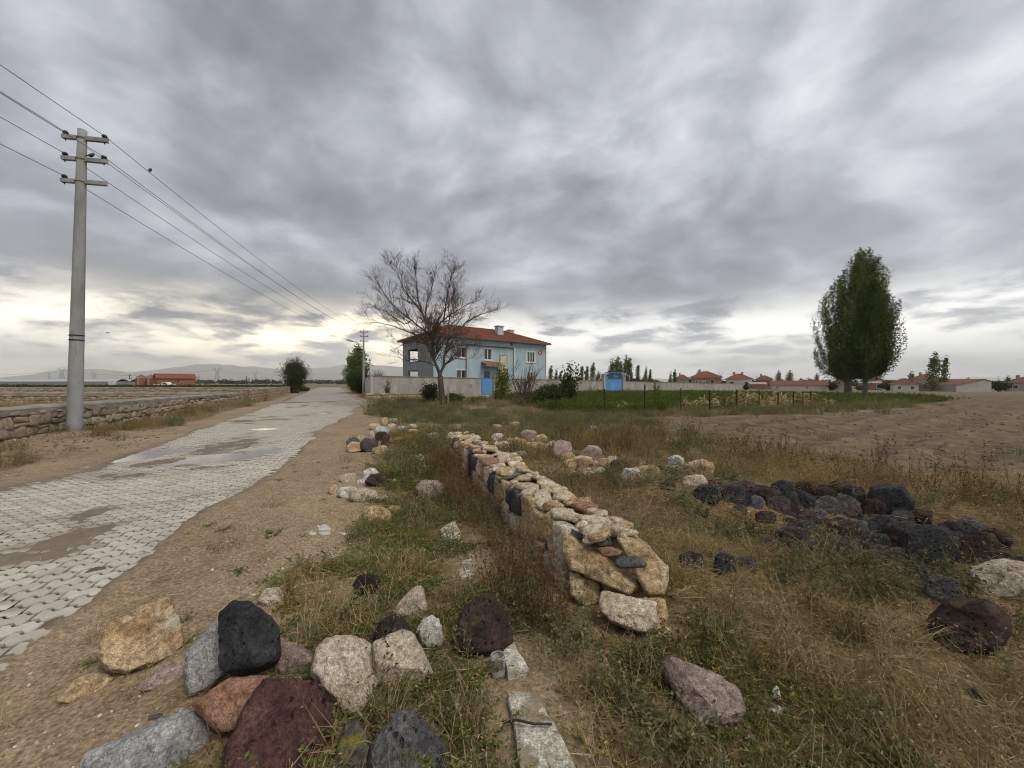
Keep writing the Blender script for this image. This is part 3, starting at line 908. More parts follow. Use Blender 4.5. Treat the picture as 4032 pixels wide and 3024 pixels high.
def rubble_wall(name, A, B, topA, topB, thick, cope, label, hmin, hmax, wmin, wmax, seed, maxparts=300, face=1, dig=0.15, mort=None):
    """wall from A to B; face=+1 puts the dressed stones on the right of the direction of travel (towards the road)"""
    A = Vector((A[0], A[1])); B = Vector((B[0], B[1])); d = B - A; L = d.length
    ang = math.atan2(d.y, d.x)
    root = empty(name, (A.x, A.y, 0), ang, label, 'stone wall')
    rg = np.random.default_rng(seed)
    c, s = math.cos(ang), math.sin(ang)
    def gz(t): return H1(A.x + c * t, A.y + s * t)
    N = max(4, int(L / 1.5))
    ts = np.linspace(0, L, N + 1); g = [gz(t) - dig for t in ts]; tp = np.interp(ts, [0, L], [topA, topB])
    hw = thick / 2
    core = MB()
    for i in range(N):
        t0, t1 = ts[i], ts[i + 1]
        V = [(t0, -hw + .02, g[i]), (t1, -hw + .02, g[i + 1]), (t1, hw - .02, g[i + 1]), (t0, hw - .02, g[i]),
             (t0, -hw + .02, tp[i] - cope), (t1, -hw + .02, tp[i + 1] - cope), (t1, hw - .02, tp[i + 1] - cope), (t0, hw - .02, tp[i] - cope)]
        F = [(0, 1, 5, 4), (2, 3, 7, 6), (4, 5, 6, 7)] + ([(3, 0, 4, 7)] if i == 0 else []) + ([(1, 2, 6, 5)] if i == N - 1 else [])
        core.add(V, F)
    core.build('core', mort or M_MORTAR, root)
    if cope > 0:
        cp = []
        M_ = max(8, int(L / 0.4)); F = []
        prof = [(-hw - .02, -cope), (-hw - .025, -cope * 0.25), (-hw + .03, 0.0), (hw - .03, 0.0), (hw + .025, -cope * 0.25), (hw + .02, -cope)]
        for i in range(M_ + 1):
            t = L * i / M_; z = topA + (topB - topA) * i / M_
            for k, (py, pz) in enumerate(prof):
                low = k in (0, 5)
                j = (noise2(t * 1.7 + k, seed + k * 3.1, 5) - 0.5)
                cp.append((t, py + j * 0.02, z + pz + j * (0.14 if low else 0.03)))
        K = len(prof)
        for i in range(M_):
            for k in range(K):
                F.append((i * K + k, (i + 1) * K + k, (i + 1) * K + (k + 1) % K, i * K + (k + 1) % K))
        F.append(tuple(range(K))); F.append(tuple(reversed([M_ * K + k for k in range(K)])))
        obj('coping', mesh_from('coping', cp, F, M_COPING), root)
    st = []
    base = min(gz(t) for t in np.linspace(0, L, 9)) - 0.08
    top = max(topA, topB) - cope * 0.75
    for (t, z, w_, h) in masonry_rows(L, base, top, rg, hmin, hmax, wmin, wmax):
        tz = np.interp(t, [0, L], [topA, topB]) - cope * 0.72
        if t < w_ * 0.3 or t > L - w_ * 0.3 or z + h * 0.5 > tz + 0.06 or z + h / 2 < gz(t): continue
        st.append((t, z, w_, h))
    rg.shuffle(st)
    cand = sorted(st, key=lambda q: (A.x + c * q[0]) ** 2 + (A.y + s * q[0]) ** 2)
    for i, (t, z, w_, h) in enumerate(cand):
        me = WALL_STONES[rg.integers(len(WALL_STONES))]
        if i < maxparts:
            o = obj('stone', me, root, (t, -face * (hw - 0.055 + rg.normal(0, 0.012)), z), (rg.normal(0, .03), rg.normal(0, .08), rg.normal(0, .03)), (w_ * 1.02, 0.18, h * 1.02))
    if len(cand) > maxparts:
        VV = []; FF = []; n0 = 0
        for (t, z, w_, h) in cand[maxparts:]:
            me = WALL_STONES[rg.integers(len(WALL_STONES))]
            v = np.empty(len(me.vertices) * 3, np.float32); me.vertices.foreach_get('co', v); v = v.reshape(-1, 3)
            f = np.empty(len(me.polygons) * 3, np.int32); me.loops.foreach_get('vertex_index', f); f = f.reshape(-1, 3)
            VV.append(v * [w_ * .98, .22, h * .98] + [t, -face * (hw - .055), z]); FF.append(f + n0); n0 += len(v)
        o = obj('stones', mesh_np('stones', np.concatenate(VV), np.concatenate(FF), M_STONE_WALL, True), root); o['kind'] = 'stuff'
    return root
rubble_wall('stone_wall', (-9.95, 5.2), (-22.6, 32.0), 0.98, 0.70, 0.42, 0.22, 'long low field stone wall with grey cement coping behind the near utility pole', 0.20, 0.34, 0.20, 0.50, 21)
rubble_wall('stone_wall', (-21.4, 28.6), (-62, 29.6), 0.78, 0.80, 0.40, 0.30, 'stone wall crossing behind the near roadside wall, with a dark rendered top', 0.20, 0.36, 0.30, 0.70, 22, 200, -1)
rubble_wall('stone_wall', (-31.2, 52.5), (-110, 52), 0.92, 0.86, 0.45, 0.10, 'farthest stone wall, in front of the dark green crop strip', 0.18, 0.34, 0.30, 0.80, 23, 220, -1)
rubble_wall('stone_wall', (-22.6, 32.6), (-33.5, 58.5), 0.92, 0.98, 0.45, 0.06, 'higher dry stone wall along the road between the coped wall and the bush', 0.18, 0.34, 0.25, 0.60, 24, 260)

# ================================================================== rendered compound wall with its gates
CW_A, CW_B = (-13.0, 36.0), (43.0, 72.0)
def cw_point(t): return (CW_A[0] + (CW_B[0] - CW_A[0]) * t, CW_A[1] + (CW_B[1] - CW_A[1]) * t)
def cw_top(t): return 2.10 + (1.24 - 2.10) * t
def cw_t(sx):
    X = (sx - CX) / F_PX
    return (CW_A[0] - X * CW_A[1]) / (X * (CW_B[1] - CW_A[1]) - (CW_B[0] - CW_A[0]))
CW_L = math.hypot(56, 36); CW_ANG = math.atan2(36, 56)
def wall_panel(mb, mc, l0, l1, z0a, z0b, z1a, z1b, th=0.22):
    V = [(l0, 0, z0a), (l1, 0, z0b), (l1, th, z0b), (l0, th, z0a), (l0, 0, z1a), (l1, 0, z1b), (l1, th, z1b), (l0, th, z1a)]
    mb.add(V, [(0, 1, 5, 4), (1, 2, 6, 5), (2, 3, 7, 6), (3, 0, 4, 7), (4, 5, 6, 7)])
    mc.add([(l0, -.05, z1a + .003), (l1, -.05, z1b + .003), (l1, th + .05, z1b + .003), (l0, th + .05, z1a + .003),
            (l0, -.05, z1a + .075), (l1, -.05, z1b + .075), (l1, th + .05, z1b + .075), (l0, th + .05, z1a + .075)],
           [(0, 3, 2, 1), (0, 1, 5, 4), (1, 2, 6, 5), (2, 3, 7, 6), (3, 0, 4, 7), (4, 5, 6, 7)])
def build_compound():
    root = empty('compound_wall', (*CW_A, 0), CW_ANG, 'long grey rendered garden wall with brown coping in front of the blue house', 'wall')
    d0, d1 = cw_t(1896) * CW_L, cw_t(1942) * CW_L      # small blue door
    g0, g1 = cw_t(2384) * CW_L, cw_t(2452) * CW_L      # big blue gate
    mb, mc = MB(), MB()
    def run(a, b):
        n = max(1, int((b - a) / 4))
        for i in range(n):
            l0, l1 = a + (b - a) * i / n, a + (b - a) * (i + 1) / n
            p0, p1 = cw_point(l0 / CW_L), cw_point(l1 / CW_L)
            wall_panel(mb, mc, l0, l1, H1(*p0) - .4, H1(*p1) - .4, cw_top(l0 / CW_L), cw_top(l1 / CW_L))
    run(0, d0 - .05); run(d1 + .05, g0 - .45); run(g1 + .45, CW_L)
    mb.build('wall_face', M_PLASTER, root); mc.build('coping', M_COPE2, root)
    # gate pillars
    for l in (g0 - .22, g1 + .22):
        p = cw_point(l / CW_L); z0 = H1(*p)
        MB().box((l - .23, -.10, z0 - .4), (l + .23, .34, z0 + 2.78)).build('gate_pillar', M_PLASTER, root)
    # side return running back beside the road
    sd = empty('compound_wall', (CW_A[0] - .01, CW_A[1] + .02, 0), math.atan2(24, -9.96), 'pale end of the garden wall running back beside the far utility pole', 'wall')
    m2, c2 = MB(), MB()
    for i in range(8):
        wall_panel(m2, c2, i * 3.0, i * 3.0 + 3.0, -.4, -.4, 2.10 - i * 0.01, 2.10 - (i + 1) * .01)
    for i in range(6): m2.box((i * 3.0 + 1.5, -.004 - .05, -.3), (i * 3.0 + 1.75, -.004, 2.05 - i * .01))
    m2.build('wall_face', simple_mat('pale_render', (0.36, 0.345, 0.31), (0.48, 0.465, 0.425), 1.2, 0.93, 14, 0.3, 0.01), sd); c2.build('coping', M_COPE2, sd)
    # blue metal door
    M_BLUE = simple_mat('blue_paint', (0.075, 0.22, 0.46), (0.125, 0.29, 0.54), 2.0, 0.5, None, spec=0.4)
    M_BLUE_D = simple_mat('blue_paint_frame', (0.05, 0.19, 0.45), (0.07, 0.23, 0.52), 3.0, 0.5)
    p = cw_point((d0 + d1) / 2 / CW_L); z0 = H1(*p)
    dr = empty('garden_door', (p[0], p[1], z0), CW_ANG, 'narrow bright blue metal door in the garden wall below the house entrance', 'door')
    hw = (d1 - d0) / 2
    MB().box((-hw, .05, -.15), (-hw + .06, .12, 2.02)).box((hw - .06, .05, -.15), (hw, .12, 2.02)).box((-hw + .06, .05, 1.95), (hw - .06, .12, 2.02)).build('door_frame', M_BLUE_D, dr)
    MB().box((-hw + .065, .07, -.1), (hw - .065, .10, 1.945)).box((-hw + .2, .058, .25), (hw - .2, .0695, .85)).box((-hw + .2, .058, 1.05), (hw - .2, .0695, 1.75)).build('door_leaf', M_BLUE, dr)
    MB().tube([(hw - .18, .02, .95), (hw - .18, .068, .95)], .018, 6).build('handle', simple_mat('dark_iron', (.03, .03, .03)), dr)
    # big double gate with a barred top
    p = cw_point((g0 + g1) / 2 / CW_L); z0 = H1(*p)
    gt = empty('yard_gate', (p[0], p[1], z0), CW_ANG, 'wide bright blue double gate with a barred top in the grey garden wall', 'gate')
    hw = (g1 - g0) / 2 - .02; Hg = 3.02
    fr = MB(); fr.box((-hw, .02, -.1), (-hw + .09, .12, Hg)); fr.box((hw - .09, .02, -.1), (hw, .12, Hg)); fr.box((-hw + .09, .02, Hg - .09), (hw - .09, .12, Hg)); fr.box((-hw + .09, .02, 1.98), (hw - .09, .12, 2.10))
    fr.box((-.04, .01, 2.105), (.04, .115, Hg - .095)); fr.build('gate_frame', M_BLUE_D, gt)
    for sg in (-1, 1):
        a, b = sorted((sg * .012, sg * (hw - .095)))
        MB().box((a, .05, -.02), (b, .09, 1.975)).build('gate_leaf', M_BLUE, gt)
    MB().box((-.62, .035, .0), (.10, .0485, 1.55)).build('wicket_door', simple_mat('blue_paint_pale', (0.10, 0.30, 0.60), (0.12, 0.34, 0.66), 3.0, 0.5), gt)
    for k in range(14):
        x = -hw + .16 + k * (2 * hw - .32) / 13
        MB().tube([(x, .07, 2.08), (x, .07, Hg - .06)], .016, 5).build('bar', M_BLUE_D, gt)
    # entrance lamp on the wall
    lp = cw_point((d0 - 1.3) / CW_L)
    lm = empty('wall_lamp', (lp[0], lp[1], 1.35), CW_ANG, 'small white lamp on the garden wall left of the narrow blue door', 'lamp')
    MB().box((-.09, -.06, -.05), (.09, -.002, .05)).build('lamp_base', simple_mat('lamp_white', (.6, .6, .58)), lm)
    MB().tube([(0, -.12, -.14), (0, -.12, -.02), (0, -.08, .02)], [.09, .08, .03], 8).build('lamp_shade', simple_mat('lamp_grey', (.22, .22, .21)), lm)
build_compound()
# old stone footing in front of the compound's corner
rubble_wall('stone_footing', (-12.0, 31.2), (-6.2, 33.6), 0.66, 0.52, 0.5, 0.0, 'old tan rubble footing below the left corner of the garden wall', 0.16, 0.30, 0.22, 0.5, 31, 120, 1, mort=simple_mat('footing_earth', (.16, .11, .065), (.25, .18, .11), 3))
rubble_wall('stone_footing', (-5.6, 33.4), (-1.0, 36.3), 0.35, 0.30, 0.5, 0.0, 'low brown rubble footing behind the bare tree trunk', 0.14, 0.26, 0.22, 0.5, 32, 80, 1, mort=MATS['footing_earth'])

# ================================================================== the blue house
HC = np.array([-8.3, 41.0]); HU = np.array([0.785, 0.62]); HV = np.array([-0.62, 0.785]); HANG = math.atan2(0.62, 0.785)
HW, HD, HZ0, HZ1 = 16.3, 8.4, -0.4, 6.5
def front_uz(sx, sy):
    X = (sx - CX) / F_PX
    u = (X * HC[1] - HC[0]) / (HU[0] - X * HU[1])
    return u, CAM_H + (CY - sy) / F_PX * (HC[1] + u * HU[1])
def hz(zx, zy): return front_uz(1400 + zx / 2.37, 920 + zy / 2.37)     # point read on the enlarged house
def tile_roof(name, parent, corners_eave, ridge, zE, zR, mat, course=0.40, thick=0.05):
    """hipped roof as stepped courses of tiles; corners ccw from front left, ridge = two points"""
    A, B, C, D_ = [Vector((*c, zE)) for c in corners_eave]; R0 = Vector((*ridge[0], zR)); R1 = Vector((*ridge[1], zR))
    mb = MB()
    for (p, q, r, s) in ((A, B, R1, R0), (B, C, R1, R1), (C, D_, R0, R1), (D_, A, R0, R0)):
        n = (q - p).cross(s - p).normalized()
        Ls = ((s + r) / 2 - (p + q) / 2).length; N = max(3, int(Ls / course))
        for i in range(N):
            f0, f1 = i / N, (i + 1) / N
            a, b, c, d = p.lerp(s, f0), q.lerp(r, f0), q.lerp(r, f1), p.lerp(s, f1)
            up = n * thick
            low = n * 0.004
            mb.add([a + up, b + up, c + low, d + low, a, b], [(0, 1, 2, 3), (4, 5, 1, 0)])
    mb.build(name, mat, parent)
    cap = MB()
    for p, q in ((R0, R1), (A, R0), (D_, R0), (B, R1), (C, R1)):
        n = max(2, int((q - p).length / .45))
        for i in range(n):
            a, b = p.lerp(q, i / n), p.lerp(q, (i + 1.08) / n)
            cap.tube([a + Vector((0, 0, .05)), b + Vector((0, 0, .03))], [.11, .085], 6)
    cap.build('ridge_tile_row', mat, parent)
def roof_mat(name, c1, c2, wave=5.2):
    m, t, b = new_mat(name)
    co = t.node('ShaderNodeTexCoord').outputs['Object']
    n = t.noise(co, 1.3, 6, 0.6); n2 = t.noise(co, 9, 4, 0.6)
    col = t.ramp(n, [(0.3, c1), (0.7, c2)])
    col = t.mix(0.5, col, t.ramp(n2, [(0.3, 0.65), (0.7, 1.3)]), 'MULTIPLY')
    t.put(b.inputs['Base Color'], col); b.inputs['Roughness'].default_value = 0.85
    wv = t.node('ShaderNodeTexWave'); wv.wave_type = 'BANDS'; wv.bands_direction = 'X'
    t.l.new(co, wv.inputs['Vector']); wv.inputs['Scale'].default_value = wave; wv.inputs['Distortion'].default_value = 0.3
    bump(t, b, wv.outputs['Fac'], 0.8, 0.05)
    return m
M_TILE = roof_mat('roof_tile_red', (0.195, 0.062, 0.032), (0.315, 0.110, 0.055))
M_TILE_OLD = roof_mat('roof_tile_old', (0.150, 0.058, 0.042), (0.235, 0.095, 0.065), 3.0)
M_GLASS = simple_mat('window_glass', (0.020, 0.024, 0.030), (0.035, 0.04, 0.048), 2.0, 0.08, None, spec=0.6)
M_WHITE = simple_mat('white_frame', (0.62, 0.62, 0.60), (0.72, 0.72, 0.70), 4.0, 0.5)
def build_house():
    M_HB = simple_mat('blue_render', (0.295, 0.38, 0.43), (0.40, 0.49, 0.54), 1.8, 0.9, 20, 0.2, 0.008, stretch=(1, 1, .22))
    M_HG = simple_mat('side_shade_grey_render', (0.215, 0.235, 0.255), (0.285, 0.305, 0.325), 0.9, 0.92, 20, 0.3, 0.008)  # grey render of the left face, its shade put into the colour
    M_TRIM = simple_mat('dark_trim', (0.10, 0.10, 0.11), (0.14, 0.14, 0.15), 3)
    M_BROWN = simple_mat('brown_shutter', (0.10, 0.075, 0.06), (0.15, 0.11, 0.09), 5, 0.7)
    root = empty('house', (HC[0], HC[1], 0), HANG, 'two storey pale blue house with red hipped tile roof behind the garden wall', 'house')
    # openings on the front: (u0, u1, z0, z1)
    def rect(x0, y0, x1, y1):
        u0, za = hz(x0, y0); u1, zb = hz(x1, y1); _, zc = hz(x0, y1)
        return (u0, u1, (zb + zc) / 2, za)
    wins = [('shut', rect(950, 1058, 1040, 1150)), ('plain', rect(1208, 1070, 1277, 1172)), ('plain', rect(1598, 1102, 1675, 1196)),
            ('shut', rect(950, 1272, 1040, 1366)), ('bars', rect(1598, 1292, 1670, 1380))]
    door = rect(1206, 1283, 1262, 1430); panel = rect(1355, 1135, 1417, 1345); vent = rect(1445, 1018, 1466, 1046)
    uS = hz(1478, 1100)[0]                                     # step in the facade
    zS = hz(1470, 1065)[1] + 0.02                              # underside of the upper band
    D = 0.16
    def face_with_holes(mb, u0, u1, z0, z1, y, holes, depth=0.14):
        us = sorted({u0, u1, *[min(max(h[k], u0), u1) for h in holes for k in (0, 1)]}); zs = sorted({z0, z1, *[min(max(h[k], z0), z1) for h in holes for k in (2, 3)]})
        for i in range(len(us) - 1):
            for j in range(len(zs) - 1):
                uc, zc = (us[i] + us[i + 1]) / 2, (zs[j] + zs[j + 1]) / 2
                if any(h[0] < uc < h[1] and h[2] < zc < h[3] for h in holes): continue
                mb.add([(us[i], y, zs[j]), (us[i + 1], y, zs[j]), (us[i + 1], y, zs[j + 1]), (us[i], y, zs[j + 1])], [(0, 1, 2, 3)])
        for (a, b, c, d) in holes:
            if b < u0 or a > u1: continue
            mb.add([(a, y, c), (b, y, c), (b, y, d), (a, y, d), (a, y + depth, c), (b, y + depth, c), (b, y + depth, d), (a, y + depth, d)],
                   [(0, 4, 5, 1), (1, 5, 6, 2), (2, 6, 7, 3), (3, 7, 4, 0)])
    holes = [w_[1] for w_ in wins] + [door, vent]
    hl = [h for h in holes if h[1] < uS and h[3] < zS + .01]; hr = [h for h in holes if h[0] > uS]
    mb = MB()
    face_with_holes(mb, 0, uS, HZ0, zS, D, hl)                 # recessed field left
    face_with_holes(mb, uS, HW, HZ0, zS, 0, hr)                # proud right bay
    face_with_holes(mb, 0, HW, zS, HZ1, 0, [vent])             # upper band
    mb.add([(0, 0, zS), (uS, 0, zS), (uS, D, zS), (0, D, zS)], [(0, 3, 2, 1)])
    mb.add([(uS, 0, HZ0), (uS, D, HZ0), (uS, D, zS), (uS, 0, zS)], [(0, 1, 2, 3)])
    mb.add([(HW, 0, HZ0), (HW, HD, HZ0), (HW, HD, HZ1), (HW, 0, HZ1)], [(0, 1, 2, 3)])
    mb.add([(2.2, HD, HZ0), (2.2, HD, HZ1), (HW, HD, HZ1), (HW, HD, HZ0)], [(0, 1, 2, 3)])
    mb.build('wall', M_HB, root)
    # loggia at the back left corner: open to two sides, with parapets
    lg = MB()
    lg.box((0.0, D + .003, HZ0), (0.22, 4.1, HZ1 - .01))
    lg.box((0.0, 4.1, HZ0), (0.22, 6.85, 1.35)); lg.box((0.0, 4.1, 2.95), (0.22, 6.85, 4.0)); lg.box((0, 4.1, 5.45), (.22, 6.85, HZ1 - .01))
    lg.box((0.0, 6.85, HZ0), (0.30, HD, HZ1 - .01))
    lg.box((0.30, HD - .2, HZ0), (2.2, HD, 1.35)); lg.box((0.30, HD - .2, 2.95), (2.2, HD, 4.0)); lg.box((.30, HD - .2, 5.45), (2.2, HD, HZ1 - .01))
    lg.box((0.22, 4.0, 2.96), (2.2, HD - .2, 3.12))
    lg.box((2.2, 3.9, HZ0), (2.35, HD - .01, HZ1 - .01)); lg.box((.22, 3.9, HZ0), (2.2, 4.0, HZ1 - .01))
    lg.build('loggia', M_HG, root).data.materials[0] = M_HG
    MB().box((0.05, D + .01, HZ0), (HW - .02, D + .02, HZ0 + .02)).build('floor_edge', M_TRIM, root)
    MB().box((.23, D + .25, 2.9), (HW - .05, HD - .25, 3.0)).build('floor_slab', M_TRIM, root)
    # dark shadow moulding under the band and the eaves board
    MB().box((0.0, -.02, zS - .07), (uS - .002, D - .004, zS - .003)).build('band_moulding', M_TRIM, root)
    # windows
    for kind, (a, b, c, d) in wins:
        y = (0.0 if a > uS else D)
        f = MB(); t = .07
        f.box((a - .10, y - .035, c - .10), (a + .0, y + .03, d + .10)); f.box((b, y - .035, c - .10), (b + .10, y + .03, d + .10))
        f.box((a, y - .035, d), (b, y + .03, d + .10)); f.box((a - .14, y - .08, c - .16), (b + .14, y + .03, c - .101)); f.box((a, y - .035, c - .10), (b, y + .03, c))
        f.box(((a + b) / 2 - .045, y + .05, c), ((a + b) / 2 + .045, y + .11, d)); f.box((a, y + .05, c), (a + .06, y + .11, d)); f.box((b - .06, y + .05, c), (b, y + .11, d)); f.box((a + .06, y + .05, d - .06), ((a + b) / 2 - .045, y + .11, d)); f.box(((a + b) / 2 + .045, y + .05, d - .06), (b - .06, y + .11, d))
        fr = f.build('window', M_WHITE, root)
        MB().box((a + .001, y + .115, c + .001), (b - .001, y + .135, d - .001)).build('pane', M_GLASS, fr)
        if kind == 'shut':
            ww = (b - a) * .30
            for x0 in (a - .02, b - ww + .02):
                s = MB(); n = 9
                for k in range(n):
                    zz = c + (d - c) * k / n
                    s.box((x0, y - .075, zz), (x0 + ww, y - .04, zz + (d - c) / n * .78))
                s.build('shutter', M_BROWN, fr)
        if kind == 'bars' or (kind == 'plain' and a > uS):
            s = MB()
            for k in range(5):
                x = a + (b - a) * (k + .5) / 5
                s.box((x - .035, y - .02, c), (x + .035, y + .02, d))
            s.build('curtain' if kind == 'plain' else 'bars', M_WHITE, fr)
    a, b, c, d = door
    dd = MB().box((a, D + .06, c - .3), (b, D + .12, d)).build('door', simple_mat('door_teal', (.09, .16, .20), (.12, .20, .24), 3, .5), root)
    MB().box((a + .12, D + .045, d - .9), (b - .12, D + .058, d - .15)).build('pane', M_GLASS, dd)
    a, b, c, d = vent
    MB().box((a, .13, c), (b, .15, d)).build('vent_window', M_TRIM, root)
    # ornamental stone strip
    a, b, c, d = panel
    pn = MB().box((a - .08, D - .04, c - .05), (a, D - .003, d + .06)).box((b, D - .04, c - .05), (b + .08, D - .003, d + .06)).box((a, D - .04, d), (b, D - .003, d + .06)).build('stone_strip', simple_mat('strip_frame', (.20, .21, .21), (.25, .26, .26), 3), root)
    rg = np.random.default_rng(5); zz = c; M_ST = simple_mat('strip_stone', (.52, .45, .31), (.68, .60, .44), 6, .9, rnd=.15)
    MB().box((a, D - .02, c), (b, D - .004, d)).build('strip_backing', simple_mat('strip_mortar', (.33, .28, .20)), pn)
    while zz < d - .05:
        h = rg.uniform(.20, .32); x = a + .01
        while x < b - .04:
            w_ = min(rg.uniform(.20, .42), b - .01 - x)
            MB().box((x + .012, D - .05, zz + .012), (x + w_ - .012, D - .021, min(zz + h, d) - .012)).build('stone', M_ST, pn)
            x += w_
        zz += h
    # canopy over the door
    u0, z0 = hz(1178, 1205); u1, z1 = hz(1340, 1246)
    zc = hz(1250, 1228)[1]
    cp = MB(); n = 5
    for i in range(n):
        y0, y1 = D - 1.15 * (i + 1) / n, D - 1.15 * i / n
        zA, zB = zc + .42 - .5 * (i + 1) / n, zc + .42 - .5 * i / n
        cp.add([(u0, y0, zA + .05), (u1, y0, zA + .05), (u1, y1, zB + .01), (u0, y1, zB + .01), (u0, y0, zA), (u1, y0, zA)], [(0, 1, 2, 3), (4, 5, 1, 0)])
    can = cp.build('canopy', roof_mat('canopy_tile', (.27, .12, .075), (.40, .20, .13)), root)
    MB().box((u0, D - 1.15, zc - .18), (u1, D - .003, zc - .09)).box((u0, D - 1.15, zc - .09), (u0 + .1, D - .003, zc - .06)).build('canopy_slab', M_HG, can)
    # roof
    ov = .48
    cs = [(-ov, -ov), (HW + ov, -ov), (HW + ov, HD + ov), (-ov, HD + ov)]
    tile_roof('roof', root, cs, [(4.0, HD / 2), (HW - 4.0, HD / 2)], HZ1 + .08, HZ1 + 1.95, M_TILE)
    so = MB().box((-ov, -ov, HZ1 + .0), (HW + ov, HD + ov, HZ1 + .06)).build('eaves', simple_mat('eaves_white', (.40, .42, .43), (.48, .5, .51), 3), root)
    MB().box((-ov - .03, -ov - .09, HZ1 - .02), (HW + ov + .03, -ov - .003, HZ1 + .085)).box((-ov - .09, -ov, HZ1 - .02), (-ov - .003, HD + ov, HZ1 + .085)).build('gutter', M_TRIM, root)
    M_CH = simple_mat('chimney_blue', (.36, .44, .48), (.43, .51, .55), 2, .9)
    for (u, v, w_, h) in ((10.3, 2.3, .85, 2.0), (13.6, 4.2, .75, 1.95)):
        zb = HZ1 + .9
        ch = MB().box((u - w_ / 2, v - .35, zb), (u + w_ / 2, v + .35, zb + h * .62)).build('chimney', M_CH, root)
        MB().box((u - w_ / 2 - .1, v - .45, zb + h * .62 + .003), (u + w_ / 2 + .1, v + .45, zb + h * .62 + .12)).build('chimney_cap', M_CH, ch)
    # rainwater pipes
    u, z = hz(1037, 1150)
    MB().tube([(u, D - .08, 0), (u, D - .08, zS - .1)], .05, 6).build('downpipe', M_BROWN, root)
    u, z = hz(1481, 1068)
    MB().box((u - .05, -.09, 0), (u + .10, -.003, zS + .02)).build('corner_pilaster', M_WHITE, root)
    MB().tube([(HW - .05, -.08, 0), (HW - .05, -.08, HZ1 - .05)], .06, 6).build('downpipe', M_WHITE, root)
    # round red medallion with white crescent and star
    u, z = hz(1721, 1110); r = .33
    md = MB(); md.tube([(u, -.05, z), (u, -.003, z)], r, 28); med = md.build('flag_medallion', simple_mat('medallion_red', (.42, .03, .04), (.46, .04, .05), 4, .5), root)
    V = []; N = 22
    for k in range(N + 1):
        a = RAD(40) + RAD(280) * k / N; V.append((u - .05 + .20 * math.cos(a), -.056, z + .20 * math.sin(a)))
    for k in range(N + 1):
        a = RAD(52) + RAD(256) * (N - k) / N; V.append((u + .0 + .155 * math.cos(a), -.056, z + .155 * math.sin(a)))
    st = []
    for k in range(10):
        a = RAD(180) + RAD(36) * k; rr = .085 if k % 2 == 0 else .034
        st.append((u + .10 + rr * math.cos(a), -.056, z + rr * math.sin(a)))
    emb = MB()
    for i in range(N): emb.add([V[i], V[i + 1], V[2 * N - i], V[2 * N + 1 - i]], [(0, 1, 2, 3)])
    emb.add(st + [(u + .10, -.056, z)], [(i, (i + 1) % 10, 10) for i in range(10)])
    emb.build('crescent_and_star', M_WHITE, med)
build_house()

# ================================================================== utility poles and wires
M_CONC = simple_mat('pole_concrete', (0.185, 0.19, 0.195), (0.345, 0.35, 0.35), 3.5, 0.9, 30, 0.4, 0.006, stretch=(1, 1, 0.35))
M_INS = simple_mat('insulator_black', (0.010, 0.010, 0.014), (0.018, 0.018, 0.022), 5, 0.35)
M_IRON = simple_mat('dark_band', (0.015, 0.015, 0.015))
ARM_DIR = Vector((0.982, 0.189, 0))
def utility_pole(x, y, label, lean=(0, 0), h=8.28, r0=.165, r1=.092):
    z0 = H1(x, y)
    root = empty('utility_pole', (x, y, z0), 0, label, 'utility pole', 'concrete utility poles along the road')
    top = Vector((lean[0], lean[1], h - z0))
    def ax(z): return Vector((lean[0] * z / top.z, lean[1] * z / top.z, z))
    n = 14
    pts = [ax(-.4 + (top.z + .4) * i / n) for i in range(n + 1)]
    MB().tube(pts, [r0 + (r1 - r0) * i / n for i in range(n + 1)], 20).build('shaft', M_CONC, root, True)
    ends = []
    for k, dz_ in enumerate((.22, .79, 1.39)):
        c = ax(top.z - dz_)
        a = math.atan2(ARM_DIR.y, ARM_DIR.x)
        hl = .46
        arm = MB()
        M = Matrix.Translation(c) @ Matrix.Rotation(a, 4, 'Z')
        arm.box((-hl + .02, -.045, -.05), (hl + .12, .045, .05), M)
        ar = arm.build('crossarm', M_CONC, root)
        MB().tube([c + Vector((0, 0, -.012)), c + Vector((0, 0, .012))], r1 * 1.25 + k * .006, 16).build('strap', M_COPING, ar)
        e = []
        for s in (-hl + .09, hl + .05):
            if k == 2 and s > 0: continue
            b = c + ARM_DIR * s
            MB().tube([b + Vector((0, 0, .045)), b + Vector((0, 0, .07)), b + Vector((0, 0, .10)), b + Vector((0, 0, .14)), b + Vector((0, 0, .16))], [.022, .05, .062, .05, .02], 10).build('insulator', M_INS, ar, True)
            MB().tube([b + Vector((0, 0, -.10)), b + Vector((0, 0, -.05))], .014, 5).build('insulator_pin', M_IRON, ar)
            e.append(root.location + b + Vector((0, 0, .12)))
        ends += e
    return root, ends
P1, E1 = utility_pole(-11.72, 10.3, 'tall grey concrete utility pole nearest the camera with three crossarms', (0.19, 0.02))
P2, E2 = utility_pole(-19.3, 50.0, 'far concrete utility pole with a street light, beside the end of the garden wall', (0, 0), 8.3)
for z in (1.5 + (827 - 725) / 831 * 10.3, 1.5 + (827 - 735) / 831 * 10.3):
    zz = z - P1.location.z
    MB().tube([(0.19 * zz / 8.2, .0, zz - .012), (0.19 * zz / 8.2, .0, zz + .012)], .150, 18).build('band', M_IRON, P1)
MB().box((.098, -.105, 2.02), (.152, -.06, 2.38)).build('number_plate', simple_mat('plate_tan', (.34, .22, .13), (.40, .27, .17), 8), P1)
